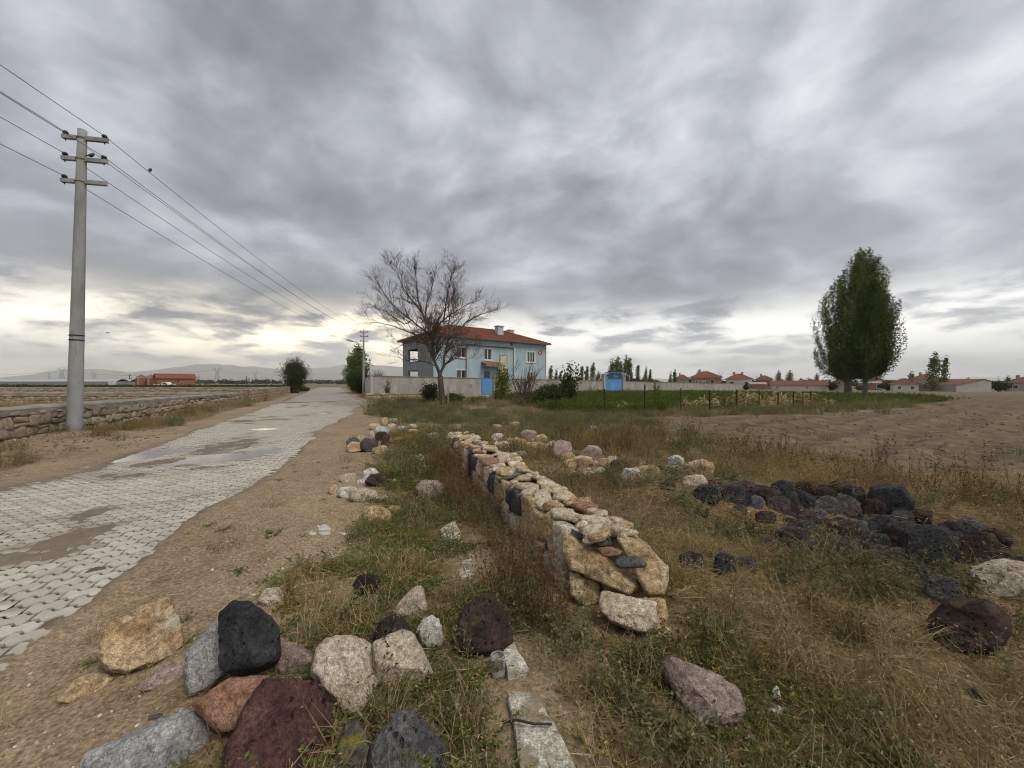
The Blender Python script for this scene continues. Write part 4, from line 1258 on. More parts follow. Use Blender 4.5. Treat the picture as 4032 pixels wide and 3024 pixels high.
# street light on the far pole
lamp = MB().tube([(0, -.1, 6.1), (-.45, -.5, 6.55), (-.95, -.9, 6.75)], .035, 6).build('lamp_arm', simple_mat('galvanised', (.35, .36, .37), (.42, .43, .44), 3, .5, metal=.4), P2)
MB().tube([(-.9, -.86, 6.72), (-1.15, -1.06, 6.82), (-1.55, -1.38, 6.92), (-1.7, -1.5, 6.93)], [.05, .13, .12, .05], 8).build('lamp_head', MATS['galvanised'], lamp)
WIRE = simple_mat('wire_aluminium', (0.10, 0.105, 0.11), (0.13, 0.135, 0.14), 3, 0.6)
names = ('left end of the top crossarm', 'right end of the top crossarm', 'left end of the middle crossarm', 'right end of the middle crossarm', 'left end of the lowest crossarm')
wire_pts = []
for k, (a, b) in enumerate(zip(E1, E2)):
    back = a + (a - b)
    pts = []
    for (p, q, sag) in ((back, a, .55), (a, b, .62)):
        for i in range(25):
            f = i / 24
            if p is a and i == 0: continue
            pt = p.lerp(q, f); pt.z -= 4 * sag * f * (1 - f); pts.append(pt)
    wire_pts.append(pts[24:])
    o = MB().tube(pts, .0085, 5).build('power_line', WIRE)
    tag(o, 'thin power line strung from the ' + names[k] + ' of the near pole', 'power line', 'power lines along the road')

# ================================================================== far left: greenhouse, brick houses, truck, pylons
def gable_house(name, cx, cy, w_, d_, h, rise, ang, wallm, roofm, label, wins=(), cat='house', ov=.4, hip=False, group=None, chim=0, dz=0.0):
    z0 = H1(cx, cy) + dz
    root = empty(name, (cx, cy, z0), ang, label, cat, group)
    a, b = -w_ / 2, w_ / 2
    mb = MB(); mb.box((a, 0, -.6), (b, d_, h))
    if not hip:
        mb.add([(a, 0, h), (a, d_, h), (a, d_ / 2, h + rise)], [(0, 2, 1)]); mb.add([(b, 0, h), (b, d_, h), (b, d_ / 2, h + rise)], [(0, 1, 2)])
    mb.build('wall', wallm, root)
    if hip:
        k = min(d_ / 2, w_ * .42)
        tile_roof('roof', root, [(a - ov, -ov), (b + ov, -ov), (b + ov, d_ + ov), (a - ov, d_ + ov)], [(a + k, d_ / 2), (b - k, d_ / 2)], h + .05, h + rise, roofm, .6)
        MB().box((a - ov, -ov, h + .003), (b + ov, d_ + ov, h + .045)).build('eaves', MATS['eaves_white'], root)
    else:
        rf = MB(); sl = rise / (d_ / 2)
        for sg, (y0, y1) in ((1, (-ov, d_ / 2)), (-1, (d_ + ov, d_ / 2))):
            n = max(3, int(d_ / 1.2))
            for i in range(n):
                f0, f1 = i / n, (i + 1) / n
                ya, yb = y0 + (y1 - y0) * f0, y0 + (y1 - y0) * f1
                za, zb = h + rise - abs(ya - d_ / 2) * sl + .06, h + rise - abs(yb - d_ / 2) * sl + .06
                rf.add([(a - ov, ya, za + .05), (b + ov, ya, za + .05), (b + ov, yb, zb + .01), (a - ov, yb, zb + .01), (a - ov, ya, za - .06), (b + ov, ya, za - .06)], [(0, 1, 2, 3), (4, 5, 1, 0)])
        rf.build('roof', roofm, root)
    for (x, z, ww, hh) in wins:
        f = MB().box((x - ww / 2 - .08, -.05, z - .08), (x - ww / 2, -.003, z + hh + .08)).box((x + ww / 2, -.05, z - .08), (x + ww / 2 + .08, -.003, z + hh + .08)).box((x - ww / 2, -.05, z + hh), (x + ww / 2, -.003, z + hh + .08)).box((x - ww / 2, -.05, z - .08), (x + ww / 2, -.003, z)).build('window', M_WHITE if wallm is not MATS.get('brick_red') else M_COPING, root)
        MB().box((x - ww / 2, -.02, z), (x + ww / 2, -.004, z + hh)).build('pane', M_GLASS, f)
    for k in range(chim):
        x = a + w_ * (.3 + .35 * k)
        MB().box((x - .3, d_ / 2 - .3, h + rise * .6), (x + .3, d_ / 2 + .3, h + rise + .7)).build('chimney', M_COPING, root)
    return root
M_BRICK = simple_mat('brick_red', (0.215, 0.085, 0.055), (0.30, 0.125, 0.080), 1.5, 0.9, 12, 0.4, 0.02)
M_BRICK2 = simple_mat('brick_pink', (0.27, 0.155, 0.11), (0.34, 0.20, 0.15), 1.2, 0.9)
M_HWHITE = simple_mat('white_wash', (0.50, 0.50, 0.48), (0.62, 0.62, 0.59), 1.0, 0.9)
M_HGREY = simple_mat('far_grey_render', (0.30, 0.29, 0.265), (0.38, 0.365, 0.335), 0.6, 0.9)
M_CONCF = simple_mat('bare_concrete', (0.25, 0.235, 0.22), (0.34, 0.32, 0.30), 1.5, 0.9)
def brick_site():
    # long brick house with gabled tile roof
    y = 118.0; p = at_depth(697, 1512, y)
    r = gable_house('brick_house', p.x, y, 8.9, 7.0, 2.9, 1.35, RAD(49), M_BRICK, M_TILE, 'finished red brick house with tiled roof, right of the roofless brick shells', [(.2, 1.7, .6, .55), (3.4, 2.55, .9, .25), (-3.6, 2.55, .9, .25)], ov=.35)
    MB().box((-4.45, -.06, 2.62), (4.45, -.003, 2.74)).build('ring_beam', M_CONCF, r)
    for k, (sx, lab) in enumerate(((567, 'leftmost roofless brick shell of the row under construction'), (607, 'roofless brick shell beside the finished brick house'))):
        p = at_depth(sx, 1512, 121 - k * 1.2)
        rt = empty('brick_shell', (p.x, p.y, 0), RAD(49), lab, 'unfinished house', 'roofless brick shells')
        w_ = 2.9
        MB().box((-1.45, 0, -.3), (-.35, .25, 3.0)).box((.45, 0, -.3), (1.45, .25, 3.0)).box((-.35, 0, 2.2), (.45, .25, 3.0)).box((-1.45, .25, -.3), (-1.2, 6.8, 2.9)).box((1.2, .25, -.3), (1.45, 6.8, 2.9)).box((-1.2, 6.5, -.3), (1.2, 6.8, 3.3)).build('wall', M_BRICK, rt)
        MB().box((-1.5, -.05, -.3), (-1.25, .0, 3.35)).box((1.25, -.05, -.3), (1.5, .0, 3.35)).build('column', M_CONCF, rt)
        MB().box((-1.5, -.06, 3.003), (1.5, .30, 3.2)).build('ring_beam', M_CONCF, rt)
        V = [(-1.45, 6.8, 3.3), (1.45, 6.8, 3.3), (0, 6.8, 4.2)]
        MB().add(V + [(x, y_ + .25, z) for x, y_, z in V], [(0, 1, 2), (5, 4, 3), (0, 2, 5, 3), (1, 4, 5, 2)]).build('gable', M_BRICK2, rt)
    # white pick-up truck
    p = at_depth(648, 1512, 112)
    tr = empty('pickup_truck', (p.x, p.y, H1(p.x, p.y)), RAD(2), 'white pickup truck parked in front of the brick houses', 'truck')
    Mw = simple_mat('truck_white', (.62, .62, .62), (.68, .68, .68), 2, .35)
    MB().add([(-2.6, -.85, .45), (2.6, -.85, .45), (2.6, -.85, .95), (1.6, -.85, 1.05), (-2.6, -.85, 1.0), (-2.6, .85, .45), (2.6, .85, .45), (2.6, .85, .95), (1.6, .85, 1.05), (-2.6, .85, 1.0)],
             [(0, 1, 2, 3, 4), (9, 8, 7, 6, 5), (1, 6, 7, 2), (2, 7, 8, 3), (3, 8, 9, 4), (0, 4, 9, 5)]).build('body', Mw, tr)
    MB().add([(-.3, -.8, 1.02), (1.6, -.8, 1.05), (1.0, -.72, 1.65), (-.15, -.72, 1.68), (-.3, .8, 1.02), (1.6, .8, 1.05), (1.0, .72, 1.65), (-.15, .72, 1.68)],
             [(0, 1, 2, 3), (7, 6, 5, 4), (3, 2, 6, 7), (0, 3, 7, 4), (1, 5, 6, 2)]).build('cab', Mw, tr)
    MB().add([(0.0, -.815, 1.12), (1.3, -.815, 1.14), (.95, -.745, 1.55), (0.05, -.745, 1.56)], [(0, 1, 2, 3)]).build('side_window', M_GLASS, tr)
    for x in (-1.7, 1.6):
        for s in (-.88, .68): MB().tube([(x, s, .36), (x, s + .2, .36)], .36, 14).build('wheel', M_IRON, tr)
brick_site()
def greenhouse():
    p = at_depth(-300, 1512, 160); q = at_depth(458, 1512, 150)
    L = (Vector((q.x, q.y)) - Vector((p.x, p.y))).length; a = math.atan2(q.y - p.y, q.x - p.x)
    r = empty('greenhouse', (p.x, p.y, 0), a, 'long low grey greenhouse with a pale roof on the plain at left', 'greenhouse')
    MB().box((0, 0, -.5), (L, 18, 2.0)).build('wall', simple_mat('greenhouse_side', (.17, .18, .185), (.24, .25, .255), .4, .7), r)
    n = 4
    for k in range(n):
        y0, y1 = 18 * k / n, 18 * (k + 1) / n
        m_ = MB(); 
        for i in range(5):
            f0, f1 = i / 5, (i + 1) / 5
            m_.add([(-.2, y0 + (y1 - y0) * f0, 2.0 + .95 * math.sin(math.pi * f0)), (L + .2, y0 + (y1 - y0) * f0, 2.0 + .95 * math.sin(math.pi * f0)), (L + .2, y0 + (y1 - y0) * f1, 2.0 + .95 * math.sin(math.pi * f1)), (-.2, y0 + (y1 - y0) * f1, 2.0 + .95 * math.sin(math.pi * f1))], [(0, 1, 2, 3)])
        m_.build('roof_bay', simple_mat('greenhouse_film', (.34, .355, .37), (.42, .435, .45), .3, .5) if k == 0 else MATS['greenhouse_film'], r)
    MB().box((L - 3.5, -.06, -.3), (L - .02, -.004, 2.3)).build('end_panel', M_HWHITE, r)
    for k in range(3):
        p = at_depth(470 + k * 14, 1512, 150)
        o = MB().box((-.7, 0, -.2), (.7, 1.5, .45)).box((-.6, .05, .45), (.6, 1.4, .8)).build('straw_stack', simple_mat('dark_tarp', (.03, .03, .03)) if k == 0 else MATS['dark_tarp'], None, False, (p.x, p.y, H1(p.x, p.y)))
        tag(o, ('small dark covered stack nearest the greenhouse end, left of three', 'small dark covered stack in the middle of the three right of the greenhouse', 'small dark covered stack farthest from the greenhouse, right of three')[k], 'stack', 'dark stacks beside the greenhouse')
greenhouse()
M_STEEL = simple_mat('pylon_steel', (0.20, 0.21, 0.22), (0.26, 0.27, 0.28), 1, 0.7)
def pylon_mesh():
    mb = MB(); H = 30.0; r = .16
    def lev(z):
        f = z / H
        return 3.4 * (1 - f) ** 1.25 + 0.75
    zs = [0, 6, 11, 15.5, 19, 22]
    for i in range(len(zs) - 1):
        a, b = lev(zs[i]), lev(zs[i + 1]); c0 = [(-a, -a), (a, -a), (a, a), (-a, a)]; c1 = [(-b, -b), (b, -b), (b, b), (-b, b)]
        for k in range(4):
            mb.tube([(*c0[k], zs[i]), (*c1[k], zs[i + 1])], r, 3, False)
            mb.tube([(*c0[k], zs[i]), (*c1[(k + 1) % 4], zs[i + 1])], r * .6, 3, False)
            mb.tube([(*c0[(k + 1) % 4], zs[i]), (*c1[k], zs[i + 1])], r * .6, 3, False)
            mb.tube([(*c1[k], zs[i + 1]), (*c1[(k + 1) % 4], zs[i + 1])], r * .7, 3, False)
    b = lev(22)
    for s in (-1, 1):                                   # two horns with crossarms
        for y in (-b, b):
            mb.tube([(s * b, y, 22), (s * 3.0, y * .5, 26), (s * 3.6, 0, 30)], r, 3, False)
        mb.tube([(s * 6.2, 0, 26.4), (s * 2.4, .5, 26.9), (0, 0, 26.6)], r * 1.1, 3, False); mb.tube([(s * 6.2, 0, 26.4), (s * 2.6, -.5, 25.4), (0, 0, 25.6)], r * .8, 3, False)
        mb.tube([(s * 6.2, 0, 26.4), (s * 6.2, 0, 24.8)], r * .7, 3, False)
        mb.tube([(s * 2.6, 0, 30), (s * 4.6, 0, 30)], r * .8, 3, False)
    return mesh_from('pylon', mb.v, mb.f, M_STEEL)
PYL = pylon_mesh()
PYLONS = [(243, 1447, 'lattice pylon half hidden behind the near utility pole', 0), (371, 1462, 'lattice pylon just right of the near utility pole', 1), (855, 1444, 'tallest lattice pylon, right of the brick house', 2), (1005, 1461, 'lattice pylon between the tallest one and the roadside bush', 3),
          (2838, 1463, 'lattice pylon between two village roofs right of the blue gate', 4), (3474, 1478, 'lattice pylon behind the two big poplars', 5), (3931, 1480, 'faint lattice pylon at the right edge behind the grey gable', 6)]
pyl_top = []
for sx, sy, lab, k in PYLONS:
    d = 30 * F_PX / (1514 - sy) * .92
    p = at_depth(sx, 1507, d)
    z0 = H1(p.x, p.y)
    o = obj('pylon', PYL, None, (p.x, p.y, z0), (0, 0, RAD(20 if sx < 2000 else -15)), None)
    sc = (CAM_H + (CY - sy) / F_PX * d - z0) / 30.0
    o.scale = (sc, sc, sc)
    tag(o, lab, 'pylon', 'lattice pylons on the plain')
    pyl_top.append(Vector((p.x, p.y, z0 + 25 * sc)))
def span(a, b, sag, label, off):
    pts = []
    for i in range(17):
        f = i / 16; q = a.lerp(b, f) + Vector((off, 0, 0)); q.z -= 4 * sag * f * (1 - f); pts.append(q)
    o = MB().tube(pts, .10, 3, False).build('high_voltage_line', WIRE)
    tag(o, ('nearer ' if off < 0 else 'farther ') + label, 'power line', 'high voltage lines between the pylons')
far_l = at_depth(-400, 1475, 520); far_r = at_depth(1900, 1500, 900)
for off in (-5.5, 5.5):
    span(far_l, pyl_top[0], 5, 'high voltage line running left from the pylon behind the near pole', off)
    span(pyl_top[0], pyl_top[2], 9, 'high voltage line spanning to the tallest pylon', off)
    span(pyl_top[2], pyl_top[3], 4, 'high voltage line from the tallest pylon towards the bush', off)
    span(pyl_top[3], far_r, 8, 'high voltage line crossing behind the end of the road', off)
    span(pyl_top[4], at_depth(3600, 1500, 900), 6, 'high voltage line running right over the village', off)
for sx, top, d, lab in ((193, 1469, 260, 'thin far pole left of the near utility pole'), (510, 1474, 190, 'dark wooden pole left of the brick shells'), (783, 1481, 190, 'pole at the right end of the brick house'), (970, 1481, 190, 'bare pole between the two lattice pylons right of the brick house'), (1051, 1486, 240, 'faint pole left of the roadside bush'), (1305, 1494, 300, 'faint pole above the end of the road'), (3182, 1486, 150, 'pole on the long red barn roof'), (3813, 1486, 150, 'pole above the grey gable wall')):
    p = at_depth(sx, 1507, d); z0 = H1(p.x, p.y); hh = CAM_H + (CY - top) / F_PX * d - z0
    o = MB().tube([(0, 0, -.3), (0, 0, hh)], [.16, .11], 6).box((-.9, -.06, hh - .5), (.9, .06, hh - .38)).build('wooden_pole', simple_mat('pole_wood', (.06, .055, .05), (.09, .08, .07)) if 'pole_wood' not in MATS else MATS['pole_wood'], None, False, (p.x, p.y, z0))
    tag(o, lab, 'pole', 'far wooden poles')

# ================================================================== village on the right
def vill(sx0, sx1, ybase, d, h, rise, wallm, roofm, label, wins=(), hip=True, ang=0.0, depth=7.0, **kw):
    a, b = at_depth(sx0, 1507, d), at_depth(sx1, 1507, d)
    return gable_house(kw.pop('name', 'village_house'), (a.x + b.x) / 2, d, (b.x - a.x) * math.cos(.85 * math.atan2((a.x + b.x) / 2, d)), depth, h, rise, ang - .85 * math.atan2((a.x + b.x) / 2, d), wallm, roofm, label, wins, 'house', .5, hip, 'houses of the village', **kw)
vill(2725, 2837, 0, 118, 2.75, 1.9, M_BRICK2, M_TILE, 'unplastered brick village house with red hipped roof behind the garden wall', [(-2.6, .9, .8, 1.0), (1.6, .9, .9, 1.1), (-.4, 1.5, .4, .4), (-1.2, 1.5, .4, .4)], chim=1, dz=.9)
vill(2866, 2958, 0, 124, 3.0, 1.8, M_HWHITE, M_TILE, 'white and grey village house beside the right end of the garden wall', [(-2.2, 1.2, 1.1, 1.0), (1.9, 1.2, .8, 1.0)], chim=2, dz=.2)
vill(2664, 2712, 0, 150, 2.8, 1.8, M_HGREY, M_TILE_OLD, 'small red roof left of the brick village house', chim=1, dz=.7)
vill(2984, 3040, 0, 145, 3.4, 1.5, M_BRICK2, M_TILE_OLD, 'old dark red roof behind the long barn', [(0, 1.6, .8, .8)], chim=1)
vill(3041, 3246, 0, 112, 1.45, 1.25, M_HWHITE, M_TILE_OLD, 'long low barn with red tiled roof and white wall', [(-5, .5, .5, .4), (2, .5, .5, .4)], hip=False, name='barn')
vill(2960, 3012, 0, 116, 1.7, .5, M_BRICK2, simple_mat('tin_roof', (.33, .29, .28), (.42, .38, .36), .6, .6), 'small pink brick shed with tin roof left of the long barn', hip=False, name='shed', depth=6)
vill(3290, 3332, 0, 105, 2.0, 1.0, M_HGREY, M_TILE_OLD, 'small house with red roof seen behind the left poplar trunk', hip=True)
vill(3392, 3470, 0, 118, 2.1, .5, M_BRICK2, MATS['tin_roof'], 'low flat roofed building with pale roof behind the poplar trunks', [(2, .6, 1.6, 1.0)], hip=False, name='shed')
vill(3440, 3476, 0, 140, 2.8, 1.3, M_HGREY, M_TILE_OLD, 'small far red roof just right of the poplars')
vill(3522, 3612, 0, 100, 1.75, 1.45, M_HWHITE, M_TILE_OLD, 'white walled village house with broad red roof right of the poplars', [(-1.2, .5, .6, .7), (1.2, .5, .6, .7)], hip=True, depth=6)
vill(3604, 3700, 0, 120, 3.4, 1.5, M_HGREY, M_TILE_OLD, 'taller village house with red roof behind the pair of slim poplars', [(-2, 1.5, .7, .8)], chim=1)
vill(3985, 4110, 0, 100, 2.3, 1.3, M_HGREY, M_TILE_OLD, 'village house with red roof at the right edge of the photo', [(-2, .7, .8, .9)], chim=1)
def grey_gable():
    d = 92.0; a, b = at_depth(3765, 1507, d), at_depth(3893, 1507, d)
    z0 = H1(a.x, d) - .4
    r = empty('barn', (a.x, d, z0), RAD(-4), 'grey rendered barn with a blank lopsided gable wall at right', 'barn')
    L = b.x - a.x; zl, zp, zr = (CAM_H - z0) + (CY - 1517) / F_PX * d, (CAM_H - z0) + (CY - 1494) / F_PX * d, (CAM_H - z0) + (CY - 1502) / F_PX * d
    V = [(0, 0, 0), (L, 0, 0), (L, 0, zr), (L * .80, 0, zp), (0, 0, zl)]
    MB().add(V + [(x, 9, z) for x, y, z in V], [(0, 1, 2, 3, 4), (9, 8, 7, 6, 5), (1, 6, 7, 2), (0, 4, 9, 5)]).build('wall', M_HGREY, r)
    rf = MB()
    for (i, j) in ((4, 3), (3, 2)):
        p, q = V[i], V[j]
        rf.add([(p[0], -.15, p[2] + .003), (q[0], -.15, q[2] + .003), (q[0], 9.2, q[2] + .003), (p[0], 9.2, p[2] + .003), (p[0], -.15, p[2] + .12), (q[0], -.15, q[2] + .12), (q[0], 9.2, q[2] + .12), (p[0], 9.2, p[2] + .12)], [(0, 3, 2, 1), (4, 5, 6, 7), (0, 1, 5, 4), (2, 3, 7, 6), (1, 2, 6, 5), (3, 0, 4, 7)])
    rf.build('roof', M_TILE_OLD, r)
grey_gable()

# ================================================================== loose field stones, each one a thing of its own
M_TAN = rock_mat('rock_tan', (0.235, 0.150, 0.072), (0.40, 0.285, 0.160), (0.56, 0.45, 0.30), scale=5.0, bstr=0.9, lichen=(0.55, 0.49, 0.39), lichen_amt=0.35)
M_PALE = rock_mat('rock_pale', (0.31, 0.245, 0.18), (0.48, 0.405, 0.315), (0.62, 0.545, 0.445), scale=6.0, speck=55, speck_c=(0.16, 0.12, 0.10), bstr=0.9)
M_PINK = rock_mat('rock_pink', (0.215, 0.150, 0.130), (0.34, 0.255, 0.225), (0.49, 0.39, 0.35), scale=6.0, speck=40, speck_c=(0.15, 0.10, 0.09), bstr=0.9)
M_WHITE_R = rock_mat('rock_white', (0.36, 0.34, 0.30), (0.53, 0.51, 0.46), (0.68, 0.66, 0.61), scale=5.0, bstr=0.8)
M_GRANITE = rock_mat('rock_granite', (0.25, 0.25, 0.25), (0.40, 0.405, 0.405), (0.55, 0.555, 0.55), speck=75, speck_c=(0.06, 0.06, 0.07), scale=9.0, bstr=0.8)
M_BLACK = rock_mat('rock_black', (0.018, 0.018, 0.021), (0.036, 0.036, 0.041), (0.075, 0.075, 0.08), pits=38, scale=6.0, bstr=0.9, lichen=(0.10, 0.095, 0.05), lichen_amt=0.25, rnd=0.2)
M_BASALT = rock_mat('rock_basalt', (0.045, 0.045, 0.050), (0.085, 0.083, 0.090), (0.150, 0.148, 0.152), pits=30, scale=6.0, bstr=0.8, rnd=0.2)
M_SCORIA = rock_mat('rock_scoria_red', (0.045, 0.022, 0.020), (0.090, 0.043, 0.038), (0.150, 0.078, 0.068), pits=24, scale=7.0, bstr=1.0, rnd=0.15)
M_BROWN = rock_mat('rock_scoria_brown', (0.022, 0.015, 0.013), (0.044, 0.029, 0.024), (0.085, 0.058, 0.048), pits=36, scale=8.0, bstr=1.0, lichen=(0.11, 0.085, 0.035), lichen_amt=0.2, rnd=0.2)
M_RED = rock_mat('rock_reddish', (0.19, 0.098, 0.062), (0.29, 0.160, 0.105), (0.40, 0.25, 0.175), speck=60, speck_c=(0.45, 0.35, 0.28), scale=7.0, bstr=0.9, lichen=(0.36, 0.30, 0.16), lichen_amt=0.3)
M_LICHEN = rock_mat('rock_lichen', (0.050, 0.045, 0.038), (0.095, 0.085, 0.070), (0.16, 0.145, 0.115), scale=6.0, lichen=(0.24, 0.19, 0.022), lichen_amt=0.40, bstr=1.0)
M_MAUVE = rock_mat('rock_mauve', (0.040, 0.030, 0.033), (0.075, 0.058, 0.062), (0.125, 0.10, 0.105), pits=34, scale=6.0, bstr=0.9, rnd=0.18)
M_BRICKBIT = rock_mat('brick_fragment', (0.22, 0.065, 0.035), (0.32, 0.105, 0.06), (0.40, 0.15, 0.09), scale=8)
RMAT = dict(tan=M_TAN, pale=M_PALE, pink=M_PINK, white=M_WHITE_R, granite=M_GRANITE, black=M_BLACK, basalt=M_BASALT, scoria=M_SCORIA, brown=M_BROWN, red=M_RED, lichen=M_LICHEN, mauve=M_MAUVE, brick=M_BRICKBIT)
ROCKS = []                                                    # (x, y, radius) of everything that keeps weeds away

def hull2(pts):
    pts = sorted(set(map(tuple, pts)))
    def half(ps):
        h = []
        for p in ps:
            while len(h) >= 2 and (h[-1][0] - h[-2][0]) * (p[1] - h[-2][1]) - (h[-1][1] - h[-2][1]) * (p[0] - h[-2][0]) <= 0: h.pop()
            h.append(p)
        return h
    a, b = half(pts), half(pts[::-1])
    return a[:-1] + b[:-1]
def rock_from_outline(poly, mat, label, seed, thick=0.8, by=None, level=None, amp=0.065, sharp=150, name='rock', cat='rock', group=None, parent=None, front=None, extra=0, sink=0.02, depth=None, freq=None):
    """a stone standing where the photograph shows it: its silhouette bounds a solid that is cut by facets towards and away from the viewer"""
    rg = np.random.default_rng(seed)
    poly = np.array(poly, float)
    bottom = poly[np.argmax(poly[:, 1])]
    if depth is None:
        g = ground_at(bottom[0], by if by else min(bottom[1], 3600))
        yb = g.y
    else:
        yb = depth
    cen = poly.mean(0)
    def ray(p): return np.array([(p[0] - CX) / F_PX, 1.0, (CY - p[1]) / F_PX])
    wv = ray(cen)
    k = wv @ wv / (wv @ ray(bottom))
    Yc = yb * 1.02 / k
    C = wv * Yc
    wn = wv / np.linalg.norm(wv)
    r = np.cross(wn, [0, 0, 1]); r /= np.linalg.norm(r); u = np.cross(r, wn)
    q = []
    for p in poly:
        rr = ray(p); P = rr * ((C @ wn) / (rr @ wn)) - C
        q.append((P @ r, P @ u))
    h = hull2(q)
    A = np.array(h); area_c = A.mean(0)
    C = C + r * area_c[0] + u * area_c[1]; A = A - area_c
    A = A * 1.045
    size = math.sqrt(max(1e-6, (A[:, 0].max() - A[:, 0].min()) * (A[:, 1].max() - A[:, 1].min())))
    planes = []
    n = len(A)
    for i in range(n):
        p0, p1 = A[i], A[(i + 1) % n]
        e = p1 - p0
        if np.linalg.norm(e) < size * 0.02: continue
        n2 = np.array([e[1], -e[0]]); n2 /= np.linalg.norm(n2); d2 = n2 @ p0
        if d2 <= 0.01 * size: continue
        n3 = r * n2[0] + u * n2[1]
        up = n2[1]
        ta = RAD(rg.uniform(8, 24)) * (1.25 if up > 0.3 else 0.8); tb = RAD(rg.uniform(8, 34))
        planes.append((n3 * math.cos(ta) - wn * math.sin(ta), d2 * math.cos(ta)))
        planes.append((n3 * math.cos(tb) + wn * math.sin(tb), d2 * math.cos(tb)))
    T = thick * size * 0.5
    for (a, b, f) in (front if front else [(rg.uniform(-.35, .35), rg.uniform(-.05, .5), 0.78)]):
        nn = -wn + r * a + u * b; nn /= np.linalg.norm(nn); planes.append((nn, T * f * .74))
    nn = wn + r * rg.uniform(-.3, .3) + u * rg.uniform(-.2, .3); nn /= np.linalg.norm(nn); planes.append((nn, T * 0.95))
    for _ in range(extra + 2):
        nn = -wn * rg.uniform(.6, 1.1) + r * rg.normal(0, .75) + u * rg.normal(.15, .7); nn /= np.linalg.norm(nn)
        reach = max((np.array([r @ nn, u @ nn]) @ a_) for a_ in A) + abs(wn @ nn) * T
        planes.append((nn, max(reach * rg.uniform(.70, .88), 0.25 * size)))
    px = (poly[:, 0].max() - poly[:, 0].min())
    if level is None: level = 6 if px > 330 else 5 if px > 170 else 4 if px > 60 else 3
    me = stone_mesh(name, planes, level, mat, seed, amp, freq, sharp, size * 0.5, chips=6)
    wc = np.array([0, 0, CAM_H]) + C
    z = H1(wc[0], wc[1])
    # origin at the foot of the stone
    off = wc - np.array([wc[0], wc[1], z])
    co = np.empty(len(me.vertices) * 3, np.float32); me.vertices.foreach_get('co', co); co = co.reshape(-1, 3) + off.astype(np.float32); me.vertices.foreach_set('co', co.ravel()); me.update()
    if parent is not None:
        me.transform(Matrix.Translation(Vector((wc[0], wc[1], z)) - parent.location))
        o = obj(name, me, parent)
    else:
        o = obj(name, me, None, (wc[0], wc[1], z))
        tag(o, label, cat, group)
    ROCKS.append((wc[0], wc[1], size * 0.42))
    return o
def bbox_poly(x0, y0, x1, y1, seed):
    rg = np.random.default_rng(seed)
    n = rg.integers(7, 10); cx, cy, hx, hy = (x0 + x1) / 2, (y0 + y1) / 2, (x1 - x0) / 2, (y1 - y0) / 2
    th0 = rg.uniform(0, 6.28); P = []
    for k in range(n):
        th = th0 + 2 * math.pi * (k + rg.uniform(-.32, .32)) / n
        c, s = math.cos(th), math.sin(th)
        f = (abs(c) ** 2.7 + abs(s) ** 2.7) ** (-1 / 2.7)
        P.append([cx + hx * c * f, cy + hy * s * f])
    P = np.array(P)
    P[:, 0] = x0 + (P[:, 0] - P[:, 0].min()) * (x1 - x0) / np.ptp(P[:, 0]); P[:, 1] = y0 + (P[:, 1] - P[:, 1].min()) * (y1 - y0) / np.ptp(P[:, 1])
    return P
def zp(pts, ox, oy, s): return [(ox + x / s, oy + y / s) for x, y in pts]

